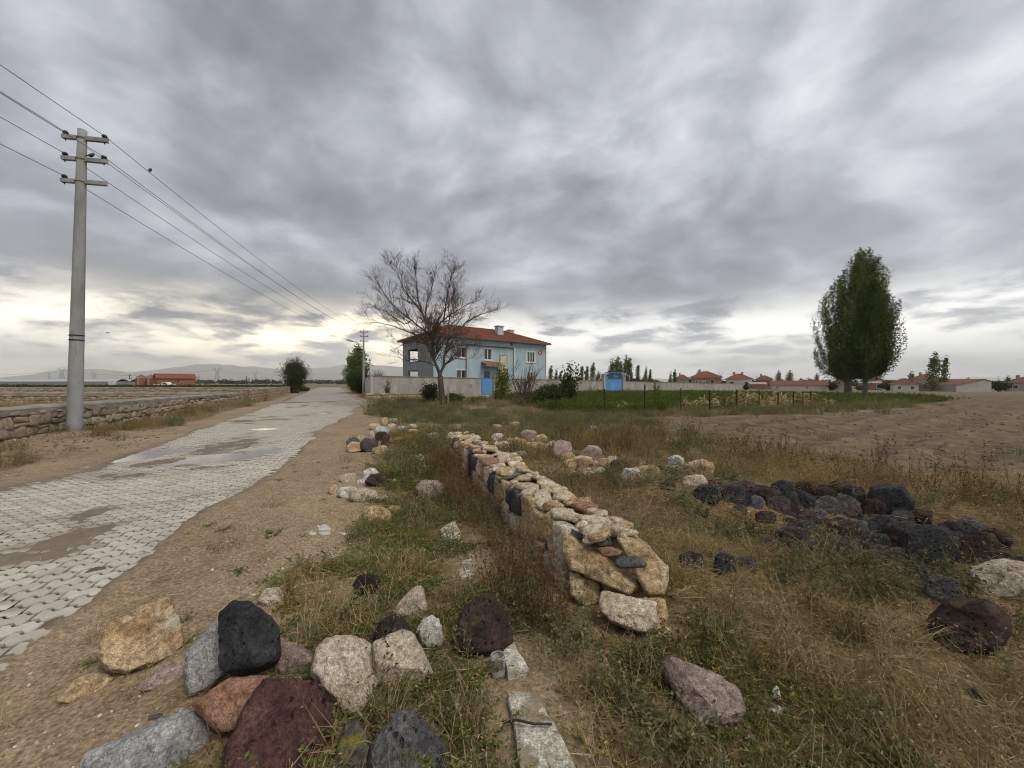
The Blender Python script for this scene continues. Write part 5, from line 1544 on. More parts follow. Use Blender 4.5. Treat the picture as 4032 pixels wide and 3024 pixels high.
# ---------------------------------------------------------------- the heap in the foreground (outlines read off the photograph)
ZA = (0, 2000, 1.6198); ZB = (1200, 2000, 1.6198); ZC = (2400, 2000, 1.3554)
G1 = 'field stones heaped in the foreground'
HERO = [
 (ZA, [(640, 770), (850, 655), (1090, 555), (1140, 680), (1195, 770), (1180, 870), (1110, 940), (950, 1015), (800, 1075), (680, 1040), (635, 970)], 'tan', 'big tan wedge shaped boulder with a pale right facet beside the road', dict(thick=.95, front=[(-.25, .25, .72), (.85, .2, .60)])),
 (ZA, [(360, 1230), (470, 1100), (590, 1045), (700, 1065), (735, 1090), (640, 1190), (600, 1240), (430, 1268), (380, 1250)], 'tan', 'small flat tan stone below the big tan wedge boulder', dict(thick=.8)),
 (ZA, [(600, 1280), (640, 1235), (700, 1240), (692, 1290), (620, 1305)], 'basalt', 'small round grey cobble on the dirt beside the flat tan stone', {}),
 (ZA, [(860, 1150), (960, 1060), (1040, 1000), (1180, 985), (1200, 1100), (1080, 1160), (900, 1190)], 'pink', 'ragged pinkish slab leaning under the tan wedge boulder', dict(thick=.8)),
 (ZA, [(925, 1375), (960, 1320), (1040, 1308), (1085, 1345), (1000, 1390)], 'basalt', 'small dark cobble tucked behind the speckled grey boulder', {}),
 (ZA, [(500, 1680), (560, 1560), (800, 1465), (1040, 1370), (1170, 1275), (1290, 1300), (1378, 1395), (1385, 1500), (1350, 1659), (1340, 1860), (480, 1880)], 'granite', 'speckled light grey granite boulder at the bottom edge', dict(thick=.9, front=[(-.15, .45, .8), (.5, .1, .85)])),
 (ZA, [(1205, 1262), (1340, 1160), (1470, 1080), (1720, 1062), (1690, 1200), (1500, 1430), (1380, 1440), (1290, 1300)], 'red', 'reddish granite boulder between the speckled grey and the dark red ones', dict(thick=.8, by=2935)),
 (ZA, [(1395, 1700), (1450, 1470), (1560, 1250), (1680, 1085), (1800, 1090), (1930, 1118), (2090, 1100), (2150, 1180), (2172, 1400), (2120, 1560), (2080, 1860), (1380, 1880)], 'scoria', 'big dark red porous lava boulder at the bottom of the heap', dict(thick=.75, level=6, front=[(-.15, .30, .72), (.9, .15, .72)], amp=.07)),
 (ZA, [(1745, 850), (1890, 856), (2000, 920), (2000, 1000), (1950, 1060), (1800, 1090), (1740, 1000)], 'pink', 'grey pink stone behind the pale boulder, partly hidden', dict(thick=.8)),
 (ZA, [(1630, 590), (1700, 510), (1790, 505), (1822, 560), (1800, 620), (1700, 640)], 'pale', 'small cream stone with a dry red weed beside it', {}),
 (ZB, [(35, 1060), (75, 900), (140, 820), (240, 790), (390, 840), (440, 870), (490, 930), (490, 1060), (440, 1200), (400, 1290), (330, 1330), (240, 1310), (120, 1180)], 'pale', 'large pale pinkish boulder standing in the middle of the heap', dict(thick=.85, by=2800, front=[(-.1, .2, .75), (.8, .3, .66)])),
 (ZB, [(430, 860), (630, 768), (690, 790), (770, 920), (818, 1050), (795, 1100), (720, 1130), (480, 1210), (455, 1180), (470, 1000)], 'pale', 'large cream angular boulder leaning right against the pinkish one', dict(thick=.8, front=[(.15, .25, .75), (-.2, -.9, .72)])),
 (ZB, [(442, 800), (480, 710), (560, 678), (630, 700), (690, 790), (640, 900), (440, 870)], 'brown', 'dark brown rounded boulder behind the two pale boulders', dict(thick=.9)),
 (ZB, [(303, 490), (340, 430), (400, 413), (470, 450), (492, 505), (430, 572), (350, 552)], 'brown', 'round dark brown lava stone alone in the yellow weeds', dict(thick=.95)),
 (ZB, [(545, 665), (620, 580), (700, 500), (750, 493), (765, 560), (795, 640), (765, 700), (700, 715), (600, 692)], 'pale', 'cream wedge stone with weeds behind the pale boulders', dict(thick=.7)),
 (ZB, [(708, 765), (760, 700), (810, 680), (858, 710), (892, 830), (872, 900), (800, 922), (738, 860)], 'white', 'knobbly whitish stone standing left of the big brown boulder', dict(thick=.8, amp=.09)),
 (ZB, [(943, 925), (960, 760), (1000, 650), (1130, 545), (1200, 550), (1290, 680), (1335, 850), (1300, 915), (1180, 930), (1000, 958)], 'brown', 'big dark brown cone shaped lava boulder on the old kerb', dict(thick=.95, front=[(-.2, .25, .72), (.6, .2, .72)], amp=.07)),
 (ZB, [(415, 1520), (540, 1350), (590, 1285), (690, 1280), (790, 1400), (900, 1500), (965, 1659), (980, 1850), (400, 1860)], 'basalt', 'dark grey basalt boulder at the bottom edge right of the red one', dict(thick=.9, front=[(-.3, .3, .74), (.7, .3, .66)])),
 (ZB, [(195, 1560), (250, 1385), (330, 1340), (405, 1430), (425, 1550), (410, 1680), (380, 1780), (170, 1790)], 'lichen', 'boulder covered with yellow lichen between the red and grey ones', dict(thick=.8)),
 (ZC, [(272, 825), (330, 793), (440, 820), (590, 890), (692, 970), (722, 1080), (680, 1150), (560, 1190), (440, 1140), (370, 1040), (300, 900)], 'pink', 'pink granite boulder alone in the weeds at lower right', dict(thick=.75, front=[(.1, .75, .62), (-.4, .1, .8)])),
 (ZC, [(1908, 965), (1950, 955), (2035, 1060), (2030, 1098), (1980, 1095), (1920, 1010)], 'brown', 'small dark oval stone in the grass at far lower right', {}),
 (ZC, [(552, 1345), (585, 1314), (630, 1320), (668, 1400), (640, 1470), (560, 1460)], 'granite', 'pale grey rounded stone top at the bottom edge', dict(thick=.8)),
]
# the dark boulder with a freshly broken grey side: one stone, its broken face a part of it
dark = rock_from_outline(zp([(1385, 700), (1395, 660), (1490, 590), (1600, 595), (1720, 690), (1800, 790), (1802, 920), (1760, 1000), (1640, 1060), (1480, 1075), (1400, 1010)], *ZA), M_BLACK, 'black weathered boulder with a freshly broken light grey side', 401, thick=.95, by=2765, amp=.05, group=G1, front=[(.1, .35, .72), (-.75, .1, .66)])
rock_from_outline(zp([(1392, 700), (1310, 830), (1185, 920), (1180, 1130), (1210, 1212), (1290, 1180), (1400, 1110), (1460, 1050), (1430, 850)], *ZA), M_GRANITE, None, 402, thick=.75, by=2765, name='broken_face', parent=dark, amp=.07, front=[(-.15, .15, .75)])
for i, (z, pts, mt, lab, kw) in enumerate(HERO):
    rock_from_outline(zp(pts, *z), RMAT[mt], lab, 300 + i * 7, group=G1, **kw)

# ---------------------------------------------------------------- further stones: bounding boxes on enlargements of the photograph
Z1 = (1300, 1580, 4.148); Z2 = (1800, 1640, 3.16); Z3 = (2300, 1740, 3.403); Z4 = (2700, 1850, 3.16); Z5 = (3300, 1850, 2.0738); ZW = (1200, 1400, 1.6458)
GL = 'stones beside the paved road'; GP = 'pale stones of a tumbled wall'; GD = 'dark lava stones of the long heap'
ROWS = [
 (Z1, GL, [
  (275, 668, 530, 852, 'tan', 'tan pointed stone at the front left of the roadside heap'),
  (500, 605, 775, 842, 'mauve', 'dark brown boulder between the two tan blocks of the roadside heap'),
  (698, 718, 948, 888, 'tan', 'squared tan block at the front right of the roadside heap'),
  (725, 410, 962, 560, 'granite', 'grey topped boulder on the crest of the roadside heap'),
  (735, 500, 965, 665, 'brown', 'dark boulder under the grey topped one in the roadside heap'),
  (835, 630, 990, 745, 'brown', 'small dark stone above the squared tan block'),
  (260, 592, 475, 725, 'basalt', 'grey flat stone behind the pointed tan one'),
  (440, 548, 565, 645, 'tan', 'small yellowish stone behind the dark boulder of the roadside heap'),
  (645, 488, 722, 598, 'pale', 'small upright cream stone in the roadside heap'),
  (768, 658, 852, 728, 'tan', 'small yellow stone wedged over the squared tan block'),
  (640, 362, 830, 482, 'tan', 'tan angular stone at the back of the roadside heap'),
  (832, 262, 948, 402, 'tan', 'upright tan block behind the roadside heap'),
  (945, 282, 1108, 368, 'pale', 'cream stone right of the upright tan block'),
  (942, 362, 1072, 442, 'pale', 'small cream stone in front of the upright tan block'),
  (1075, 402, 1242, 482, 'granite', 'grey rounded stone behind the orange dry bush'),
  (1285, 372, 1412, 442, 'pale', 'pale stone half sunk in grass behind the orange dry bush'),
  (1268, 452, 1468, 532, 'tan', 'flat tan stone behind the top of the orange dry bush'),
  (1015, 218, 1082, 268, 'granite', 'small grey stone farthest back of the roadside heap'),
  (608, 302, 672, 336, 'tan', 'small tan stone alone on the dirt near the paving'),
  (548, 1092, 782, 1232, 'white', 'white slab behind the black boulder near the dirt verge'),
  (588, 1188, 992, 1418, 'brown', 'round blackish boulder among the white stones near the verge'),
  (525, 1195, 720, 1345, 'granite', 'grey stone leaning behind the round blackish boulder'),
  (152, 1172, 435, 1342, 'pale', 'cream tilted slab left of the blackish boulder'),
  (438, 1272, 588, 1362, 'white', 'small white stone left of the blackish boulder'),
  (128, 1398, 458, 1592, 'white', 'white angular stone in front of the cream slab'),
  (308, 1422, 758, 1662, 'pale', 'large cream angular stone with sharp ridges near the verge'),
  (-20, 1350, 132, 1542, 'tan', 'tan stone left of the white angular one on the dirt'),
  (28, 1508, 128, 1558, 'white', 'white pebble between the tan and the white angular stone'),
  (1418, 1296, 1835, 1608, 'pink', 'big rough grey pink stone alone beside the weedy ditch'),
  (1012, 1272, 1092, 1372, 'pale', 'small upright pale stone right of the blackish boulder'),
  (1055, 42, 1185, 88, 'tan', 'tan stone in the dark rubble below the footing'),
  (1185, 66, 1355, 152, 'black', 'black stone heap piece with pale flecks below the bare tree'),
  (945, 26, 1065, 82, 'basalt', 'grey stone in the dark rubble near the far kerb'),
  (1582, 512, 1795, 645, 'pale', 'pale rounded stone in tall weeds left of the wall end'),
  (1882, 512, 2062, 695, 'pale', 'pale upright stone at the far end of the ruined wall')]),
 (ZW, GL, [
  (383, 976, 562, 1086, 'tan', 'broad sandy stone half sunk in the verge grass'),
  (538, 972, 640, 1032, 'tan', 'sandy stone just behind the broad sunken one')]),
 (Z2, GP, [
  (442, 208, 582, 288, 'white', 'whitish pointed stone at the back left of the pale row'),
  (792, 168, 988, 282, 'pink', 'largest rounded pinkish boulder at the back of the pale row'),
  (968, 222, 1118, 338, 'tan', 'tan rounded stone right of the rounded pinkish boulder'),
  (898, 268, 1015, 335, 'white', 'small whitish stone in front of the rounded pinkish boulder'),
  (662, 272, 852, 362, 'tan', 'tan angular stone left below the rounded pinkish boulder'),
  (462, 308, 668, 402, 'pale', 'long pale block at the left end of the pale row'),
  (838, 318, 1115, 402, 'tan', 'flat tan slab in the middle of the pale row'),
  (1052, 342, 1245, 428, 'pink', 'pinkish slab overlapping the flat tan one'),
  (1118, 302, 1265, 382, 'tan', 'tan stone behind the pinkish slab'),
  (1178, 302, 1428, 545, 'pink', 'big leaning grey pink stone with a dark hollow beneath'),
  (1282, 448, 1485, 565, 'tan', 'tan stone leaning on the big hollow one'),
  (698, 432, 882, 505, 'pale', 'half buried pale stone in front of the pale row'),
  (1542, 366, 1795, 565, 'pink', 'big grey pink boulder behind the tan block of the second group'),
  (1432, 488, 1688, 645, 'tan', 'squared tan block in front of the big grey pink boulder'),
  (1325, 528, 1545, 642, 'tan', 'yellowish flat stone left of the squared tan block'),
  (1678, 548, 1748, 618, 'pale', 'small stone right of the squared tan block'),
  (1738, 518, 1915, 615, 'tan', 'tan stone with a ridge above the red stone'),
  (1868, 488, 2015, 575, 'pale', 'pale stone behind the dark purple one'),
  (1715, 578, 1845, 645, 'red', 'small brick red stone among the tan ones'),
  (1908, 546, 2080, 685, 'mauve', 'dark purple boulder at the right end of the second group'),
  (1558, 682, 1720, 745, 'white', 'small whitish stone in front of the squared tan block'),
  (1698, 636, 1852, 718, 'pale', 'small pale stone in front of the brick red one'),
  (1398, 678, 1528, 722, 'white', 'flat whitish chip left of the small whitish stone'),
  (1758, 700, 1845, 752, 'brown', 'small brown stone in front of the second group'),
  (1588, 638, 1662, 692, 'pale', 'small pale chip below the squared tan block'),
  (1598, 102, 1668, 188, 'basalt', 'left of two grey stones standing in the orange weeds'),
  (1652, 112, 1738, 188, 'granite', 'right of two grey stones standing in the orange weeds'),
  (678, 62, 792, 122, 'pale', 'faint pale stone deep in the green weeds'),
  (440, 95, 552, 152, 'pale', 'flat pale stone in weeds left of the faint one')]),
 (Z3, GP, [
  (486, 356, 794, 605, 'white', 'whitish rounded boulder in front of the black slab'),
  (698, 318, 1015, 545, 'tan', 'tan triangular slab leaning right of the whitish boulder'),
  (912, 328, 1218, 498, 'black', 'black slab sloping right behind the tan triangle'),
  (765, 318, 908, 392, 'black', 'black stone behind the tip of the tan triangle'),
  (1112, 182, 1335, 345, 'white', 'bright white squared block at the back'),
  (1342, 238, 1740, 525, 'tan', 'large tan slab standing right of the white block'),
  (1316, 442, 1645, 615, 'pale', 'broad pale stone in front of the large tan slab'),
  (1598, 508, 1795, 605, 'scoria', 'dark red stone under the right foot of the large tan slab'),
  (1005, 526, 1225, 695, 'brown', 'dark brown stone in weeds left of the broad pale one'),
  (1045, 315, 1192, 405, 'pale', 'pale stone between the black slab and the white block'),
  (718, 258, 822, 312, 'pale', 'small pale stone behind the black stone'),
  (888, 272, 972, 318, 'pale', 'small pale stone behind the black slab'),
  (1568, 242, 1628, 272, 'white', 'small white pebble at the edge of the ploughed field'),
  (1665, 258, 1792, 292, 'white', 'flat white pebble right of the small one at the field edge'),
  (2102, 428, 2168, 472, 'white', 'white pebble in dry grass above the dark heap'),
  (318, 1058, 605, 1265, 'brown', 'rounded brown boulder lying against the ruined wall')]),
 (Z4, GD, [
  (202, 208, 498, 335, 'black', 'black ragged boulder at the left end of the dark heap'),
  (458, 238, 612, 392, 'black', 'black stone right of the left end boulder'),
  (52, 326, 215, 428, 'black', 'low black stone, leftmost of the dark heap'),
  (478, 318, 735, 485, 'black', 'black boulder below the white knob'),
  (642, 192, 975, 335, 'mauve', 'broad dark brown boulder behind the white knob'),
  (655, 298, 794, 410, 'white', 'white knobbly stone on the dark heap'),
  (752, 332, 948, 505, 'basalt', 'greenish grey stone right of the white knob'),
  (798, 288, 902, 345, 'black', 'black stone above the greenish grey one'),
  (945, 240, 1080, 345, 'brown', 'brown stone right of the broad dark brown boulder'),
  (585, 446, 755, 575, 'basalt', 'dark grey stone left of the smaller white knob'),
  (732, 522, 822, 612, 'white', 'smaller white knobbly stone in the weeds below the heap'),
  (1108, 232, 1285, 345, 'white', 'pale block standing between dark boulders'),
  (1262, 216, 1480, 335, 'mauve', 'purple brown boulder right of the pale block'),
  (1145, 282, 1232, 338, 'black', 'small black stone in front of the pale block'),
  (1105, 326, 1335, 415, 'black', 'long black stone in the middle of the heap'),
  (1318, 322, 1455, 445, 'brown', 'brown stone below the purple brown boulder'),
  (1448, 332, 1635, 428, 'mauve', 'purple stone left of the grey boulder'),
  (1325, 402, 1585, 565, 'black', 'wide black boulder left below the grey one'),
  (1602, 345, 1875, 600, 'basalt', 'smooth grey boulder in the middle front of the heap'),
  (1655, 180, 1995, 370, 'mauve', 'large purple brown boulder on the crest of the heap'),
  (1955, 216, 2218, 425, 'black', 'black slab with white streaks right of the crest boulder'),
  (1775, 310, 2015, 505, 'lichen', 'brown boulder with yellow lichen behind the grey one'),
  (858, 532, 935, 582, 'brick', 'orange red brick fragment in the weeds below the heap'),
  (1135, 716, 1415, 895, 'mauve', 'purple stone in weeds in front of the heap'),
  (918, 846, 1145, 995, 'mauve', 'low purple brown stone, left of the front row'),
  (1135, 855, 1335, 995, 'brown', 'dark brown stone in the middle of the front row'),
  (1295, 886, 1595, 1065, 'mauve', 'broad purple grey stone at the right of the front row'),
  (1475, 862, 1645, 935, 'pale', 'pinkish tan stone above the broad purple grey one'),
  (1585, 796, 1905, 945, 'basalt', 'flat dark grey slab right of the front row'),
  (1705, 736, 1795, 805, 'brick', 'orange red brick fragment above the flat grey slab'),
  (366, 1055, 600, 1340, 'black', 'upright split black stone in weeds near the ruined wall'),
  (596, 1106, 866, 1290, 'mauve', 'dark purple stone right of the split black one'),
  (-60, 1036, 195, 1255, 'black', 'black pitted stone in weeds closest to the ruined wall')]),
 (Z5, GD, [
  (246, 142, 584, 405, 'black', 'long black boulder sloping down on the crest'),
  (196, 242, 380, 430, 'brown', 'rounded brown boulder under the long black one'),
  (575, 336, 755, 445, 'black', 'black stone behind the lower end of the long one'),
  (376, 366, 745, 485, 'basalt', 'blue grey slab bridging two boulders'),
  (356, 466, 535, 645, 'brown', 'brown boulder left of the big black block'),
  (196, 416, 325, 525, 'basalt', 'grey stone left under the blue grey slab'),
  (175, 526, 405, 645, 'black', 'black stone below the grey one at the heap foot'),
  (236, 616, 415, 705, 'basalt', 'low dark grey stone at the heap foot'),
  (526, 484, 945, 795, 'black', 'biggest black squared block of the heap'),
  (926, 520, 1275, 770, 'brown', 'big dark brown boulder right of the biggest black block'),
  (755, 460, 965, 515, 'mauve', 'purple stone on top behind the biggest black block'),
  (236, 646, 605, 795, 'mauve', 'flat purple grey slab in front of the biggest black block'),
  (596, 796, 735, 925, 'basalt', 'blue grey stone in green weeds below the big block'),
  (716, 876, 980, 1085, 'basalt', 'grey stone with flat top left of the pale boulder'),
  (1100, 752, 1530, 1035, 'pale', 'big pale tan boulder at the right edge of the photo'),
  (1005, 710, 1185, 805, 'lichen', 'brown lichen covered stone behind the big pale tan boulder'),
  (1245, 676, 1405, 775, 'black', 'black stone behind the big pale tan boulder'),
  (1375, 726, 1600, 905, 'brown', 'dark stone right behind the big pale tan boulder'),
  (796, 1086, 1345, 1490, 'brown', 'long dark brown boulder lying in dry grass at right'),
  (1185, 1100, 1425, 1295, 'red', 'reddish brown stone right of the long dark brown boulder'),
  (735, 1176, 835, 1265, 'mauve', 'small purple stone at the left end of the long brown boulder')]),
]
_k = 0
for (z, grp, rows) in ROWS:
    for (x0, y0, x1, y1, mt, lab) in rows:
        _k += 1
        (ax, ay), (bx_, by_) = zp([(x0, y0), (x1, y1)], *z)
        hgt = by_ - ay
        if mt in ('white',) and hgt < 40: amp = .10
        else: amp = .06
        wd = bx_ - ax
        ex = .12 if grp == GD else .05
        rock_from_outline(bbox_poly(ax - wd * ex, ay - hgt * ex, bx_ + wd * ex, by_ + hgt * (ex + .03), 900 + _k * 3), RMAT[mt], lab, 900 + _k * 3, thick=.95, group=grp, amp=amp,
                          by=by_ - hgt * 0.02)

# ---------------------------------------------------------------- concrete kerb stones sunk in the weeds, fragments, litter
M_KERB = rock_mat('kerb_concrete', (0.30, 0.27, 0.215), (0.46, 0.43, 0.36), (0.60, 0.57, 0.50), scale=5.0, bstr=0.5, lichen=(0.20, 0.165, 0.105), lichen_amt=0.75, rnd=0.05)
def slab(pts, z0, th, mat, name, label, cat, group=None, seed=1, rim=0.012):
    """flat stone lying on the ground; outline from the photograph"""
    P = [ground_at(*p) for p in pts]
    cx, cy = sum(p.x for p in P) / len(P), sum(p.y for p in P) / len(P)
    z = H1(cx, cy)
    Q = []
    n = len(P)
    for i in range(n):
        a, b = P[i], P[(i + 1) % n]
        m = max(2, int((b - a).length / 0.06))
        for k in range(m):
            q = a.lerp(b, k / m); j = (noise2(q.x * 21 + seed, q.y * 21, 3) - .5) * 0.022
            Q.append((q.x - cx + j, q.y - cy + j * .6))
    N = len(Q)
    V = [(x, y, z0 - th) for x, y in Q] + [(x, y, z0 - rim) for x, y in Q] + [(x * .95, y * .975, z0 + (noise2(x * 9 + seed, y * 9, 6) - .5) * .012) for x, y in Q] + [(0, 0, z0 + .004)]
    F = [(i, (i + 1) % N, N + (i + 1) % N, N + i) for i in range(N)] + [(N + i, N + (i + 1) % N, 2 * N + (i + 1) % N, 2 * N + i) for i in range(N)] + [(2 * N + i, 2 * N + (i + 1) % N, 3 * N) for i in range(N)]
    o = obj(name, mesh_from(name, V, F, mat), None, (cx, cy, z))
    tag(o, label, cat, group)
    for p in P: ROCKS.append((p.x, p.y, 0.10))
    ROCKS.append((cx, cy, .16))
    return o
GK = 'old kerb stones sunk in the weeds'
slab(zp([(1300, 1215), (1400, 1195), (1480, 1195), (1560, 1350), (1640, 1480), (1715, 1659), (1760, 1760), (1390, 1760), (1330, 1500), (1300, 1330)], *ZB), .035, .15, M_KERB, 'kerb_stone', 'longest stained concrete kerb stone at the bottom edge', 'kerb stone', GK, 1)
slab(zp([(1270, 950), (1335, 905), (1430, 1075), (1300, 1105)], *ZB), .04, .15, M_KERB, 'kerb_stone', 'grey kerb stone beside the big brown cone boulder', 'kerb stone', GK, 2)
slab(zp([(975, 420), (1010, 350), (1065, 340), (1105, 410), (1080, 455), (1000, 470)], *ZB), .03, .15, M_KERB, 'kerb_stone', 'broken kerb stone half hidden behind the big brown boulder', 'kerb stone', GK, 3)
slab(zp([(862, 150), (960, 108), (1008, 213), (880, 214)], *ZB), .04, .15, M_KERB, 'kerb_stone', 'square kerb stone in the grass left of the ruined wall', 'kerb stone', GK, 4)
slab(zp([(1385, 905), (1440, 880), (1500, 900), (1560, 975), (1420, 990)], *Z1), .03, .12, M_KERB, 'kerb_stone', 'farther kerb stone right of the green tuft', 'kerb stone', GK, 5)
slab(zp([(1460, 1090), (1530, 1060), (1600, 1110), (1500, 1120)], *Z1), .03, .12, M_KERB, 'kerb_stone', 'kerb piece just nearer than the one by the green tuft', 'kerb stone', GK, 6)
slab(zp([(640, 40), (680, 28), (760, 60), (805, 82), (740, 84), (690, 66)], *Z1), .10, .2, M_KERB, 'kerb_stone', 'tipped pale kerb stone at the road corner far off', 'kerb stone', GK, 7)
GF = 'broken concrete pieces on the dirt verge'
for j, (pts, lab) in enumerate(((([(75, 1105), (130, 1092), (175, 1110), (160, 1135), (90, 1140)]), 'largest whitish concrete piece on the dirt verge'), ([(40, 1135), (85, 1140), (70, 1165), (35, 1160)], 'whitish concrete piece left below the largest one'), ([(95, 1148), (165, 1140), (170, 1160), (110, 1168)], 'whitish concrete piece right below the largest one'), ([(220, 1150), (262, 1140), (290, 1152), (250, 1165)], 'whitish concrete piece alone at the right of the three'),
                               ([(130, 1310), (200, 1288), (225, 1298), (150, 1318)], 'thin white concrete strip in the yellow grass'))):
    slab(zp(pts, *ZW), .004, .03, simple_mat('broken_concrete', (.36, .34, .30), (.54, .52, .48), 9, .85, 40, .5, .008) if j == 0 else MATS['broken_concrete'], 'concrete_piece', lab, 'concrete piece', GF, 20 + j, .002)
# crushed translucent container beside the brown boulder
def container():
    p = ground_at(*zp([(1232, 1062)], *ZB)[0])
    o = empty('plastic_container', (p.x, p.y, p.z), RAD(8), 'crushed dirty translucent plastic container beside the big brown boulder', 'container')
    m, t, b = new_mat('dirty_plastic')
    co = t.node('ShaderNodeTexCoord').outputs['Object']
    t.put(b.inputs['Base Color'], t.ramp(t.noise(co, 14, 4), [(.35, (.33, .33, .29)), (.6, (.58, .60, .56))])); b.inputs['Roughness'].default_value = .35
    b.inputs['Transmission Weight'].default_value = .35
    w_, h = .036, .095; V = []; F = []; n = 16; rings = [(0, 1.0), (.012, 1.05), (.05, .97), (.085, 1.04), (h, 1.0), (h - .004, .93), (.02, .90)]
    for (z, s) in rings:
        for k in range(n):
            a = 2 * math.pi * k / n; q = (abs(math.cos(a)) ** 4 + abs(math.sin(a)) ** 4) ** -.25
            d = 1 - .32 * max(0, math.cos(a + 1.7)) ** 3 * (1 if .02 < z < .09 else .3)
            V.append((w_ * s * q * math.cos(a) * d, w_ * .9 * s * q * math.sin(a) * d, z))
    for i in range(len(rings) - 1):
        for k in range(n): F.append((i * n + k, i * n + (k + 1) % n, (i + 1) * n + (k + 1) % n, (i + 1) * n + k))
    F.append(tuple(range(n - 1, -1, -1))); F.append(tuple(6 * n + k for k in range(n)))
    obj('tub', mesh_from('tub', V, F, m, True), o)
    MB().tube([(w_ * .9 * math.cos(2 * math.pi * k / 20), w_ * .82 * math.sin(2 * math.pi * k / 20), h + .002) for k in range(21)], .0035, 5).build('rim', m, o)
    ROCKS.append((p.x, p.y, .06))
container()
def rod(a, b, r, mat, name, label, cat, lift=.03):
    p, q = ground_at(*a), ground_at(*b); p.z += lift; q.z += lift
    mid = (p + q) / 2
    pts = [p - mid, (q - p) * -.2 + Vector((0, .008, .006)), (q - p) * .15 + Vector((0, -.006, .004)), q - mid]
    o = MB().tube(pts, r, 6).build(name, mat, None, True, mid); tag(o, label, cat)
a, b = zp([(1255, 1452), (1575, 1463)], *ZB)
rod(a, b, .005, simple_mat('rusty_wire', (.035, .018, .014), (.06, .032, .022), 20), 'iron_rod', 'thin rusty iron rod lying across the long kerb stone', 'iron rod', .055)
# crumpled white plastic scraps in the weeds
M_BAG = simple_mat('crumpled_plastic', (.52, .52, .50), (.70, .70, .68), 12, .45)
for (pts, lab, sd) in (([(845, 1050), (860, 985), (885, 940), (912, 960), (920, 1045)], 'white crumpled plastic scrap standing right of the pink boulder', 71), ([(828, 1130), (840, 1070), (900, 1050), (965, 1070), (970, 1110), (900, 1140)], 'tattered white plastic scrap below the standing one', 72), ([(1288, 400), (1310, 368), (1345, 380), (1350, 412)], 'small white scrap in the weeds below the dark heap', 73)):
    rock_from_outline(zp(pts, *ZC), M_BAG, lab, sd, thick=.5, amp=.22, sharp=12, name='plastic_scrap', cat='plastic scrap', level=4, freq=3.2)
# orange rag and dung on the paving
p = ground_at(*zp([(1175, 100)], *ZA)[0])
rock_from_outline(zp([(1150, 92), (1170, 80), (1205, 90), (1200, 108), (1160, 110)], *ZA), simple_mat('orange_rag', (.33, .075, .03), (.45, .12, .05), 20), 'crumpled orange red wrapper on the paving', 77, thick=.8, amp=.25, sharp=10, name='wrapper', cat='wrapper', level=4, freq=3)
for (pts, lab, sd) in (([(525, 430), (560, 385), (640, 368), (700, 378), (705, 405), (620, 440)], 'dark grey clod of dried mud on the near pavers', 81), ([(55, 45), (80, 36), (122, 40), (110, 52)], 'small dark dung patch at the left edge of the paving', 82)):
    rock_from_outline(zp(pts, *ZA), simple_mat('dry_mud', (.075, .065, .05), (.13, .115, .09), 30, .95, 60, .8, .01) if sd == 81 else MATS['dry_mud'], lab, sd, thick=.5, amp=.22, sharp=12, name='mud_clod', cat='mud clod', level=4, freq=4)
ZD = (0, 1300, 1.6458)
for (pts, lab, sd) in (([(1190, 912), (1240, 898), (1300, 895), (1290, 908), (1210, 922)], 'dark wet mud clod before the larger puddle', 83), ([(1290, 890), (1330, 880), (1352, 884), (1320, 894)], 'small dark mud clod right of the wet one', 84), ([(880, 998), (950, 982), (1000, 982), (940, 1000)], 'flat brown mud patch in mid road', 85), ([(555, 1120), (620, 1105), (660, 1102), (600, 1128)], 'flat brown mud patch nearer in mid road', 86)):
    rock_from_outline(zp(pts, *ZD), simple_mat('wet_mud', (.045, .03, .02), (.08, .055, .04), 20, .8) if sd == 83 else MATS['wet_mud'], lab, sd, thick=.6, amp=.2, sharp=12, name='mud_clod', cat='mud clod', level=3, freq=4)

# ================================================================== the ruined dry stone wall
RW_A = Vector((0.78, 2.36)); RW_B = Vector((-1.12, 8.15))
RW_D = (RW_B - RW_A).normalized(); RW_LEN = (RW_B - RW_A).length; RW_ANG = math.atan2(RW_D.y, RW_D.x)
ruin = empty('ruined_wall', (RW_A.x, RW_A.y, H1(RW_A.x, RW_A.y)), 0, 'ruined dry stone wall of tan blocks with loose flat stones on top', 'stone wall')
for t in np.arange(-.1, RW_LEN + .2, .12):
    for s in (-.2, 0, .2): ROCKS.append((RW_A.x + RW_D.x * t - RW_D.y * s, RW_A.y + RW_D.y * t + RW_D.x * s, .12))
M_RTAN = rock_mat('ruin_tan', (0.25, 0.165, 0.080), (0.42, 0.305, 0.170), (0.57, 0.465, 0.315), scale=4.5, bstr=0.9, rnd=0.16, lichen=(0.33, 0.22, 0.075), lichen_amt=0.22, streak=True)
M_RPALE = rock_mat('ruin_pale', (0.36, 0.29, 0.20), (0.52, 0.44, 0.33), (0.66, 0.59, 0.48), scale=5.5, bstr=0.8, rnd=0.12, streak=True)
def ruin_frame():
    """wall frame: t along the wall away from the viewer, s across (left side is +), z up"""
    return Matrix.Translation((0, 0, 0)) @ Matrix.Rotation(RW_ANG, 4, 'Z')
RM = ruin_frame()
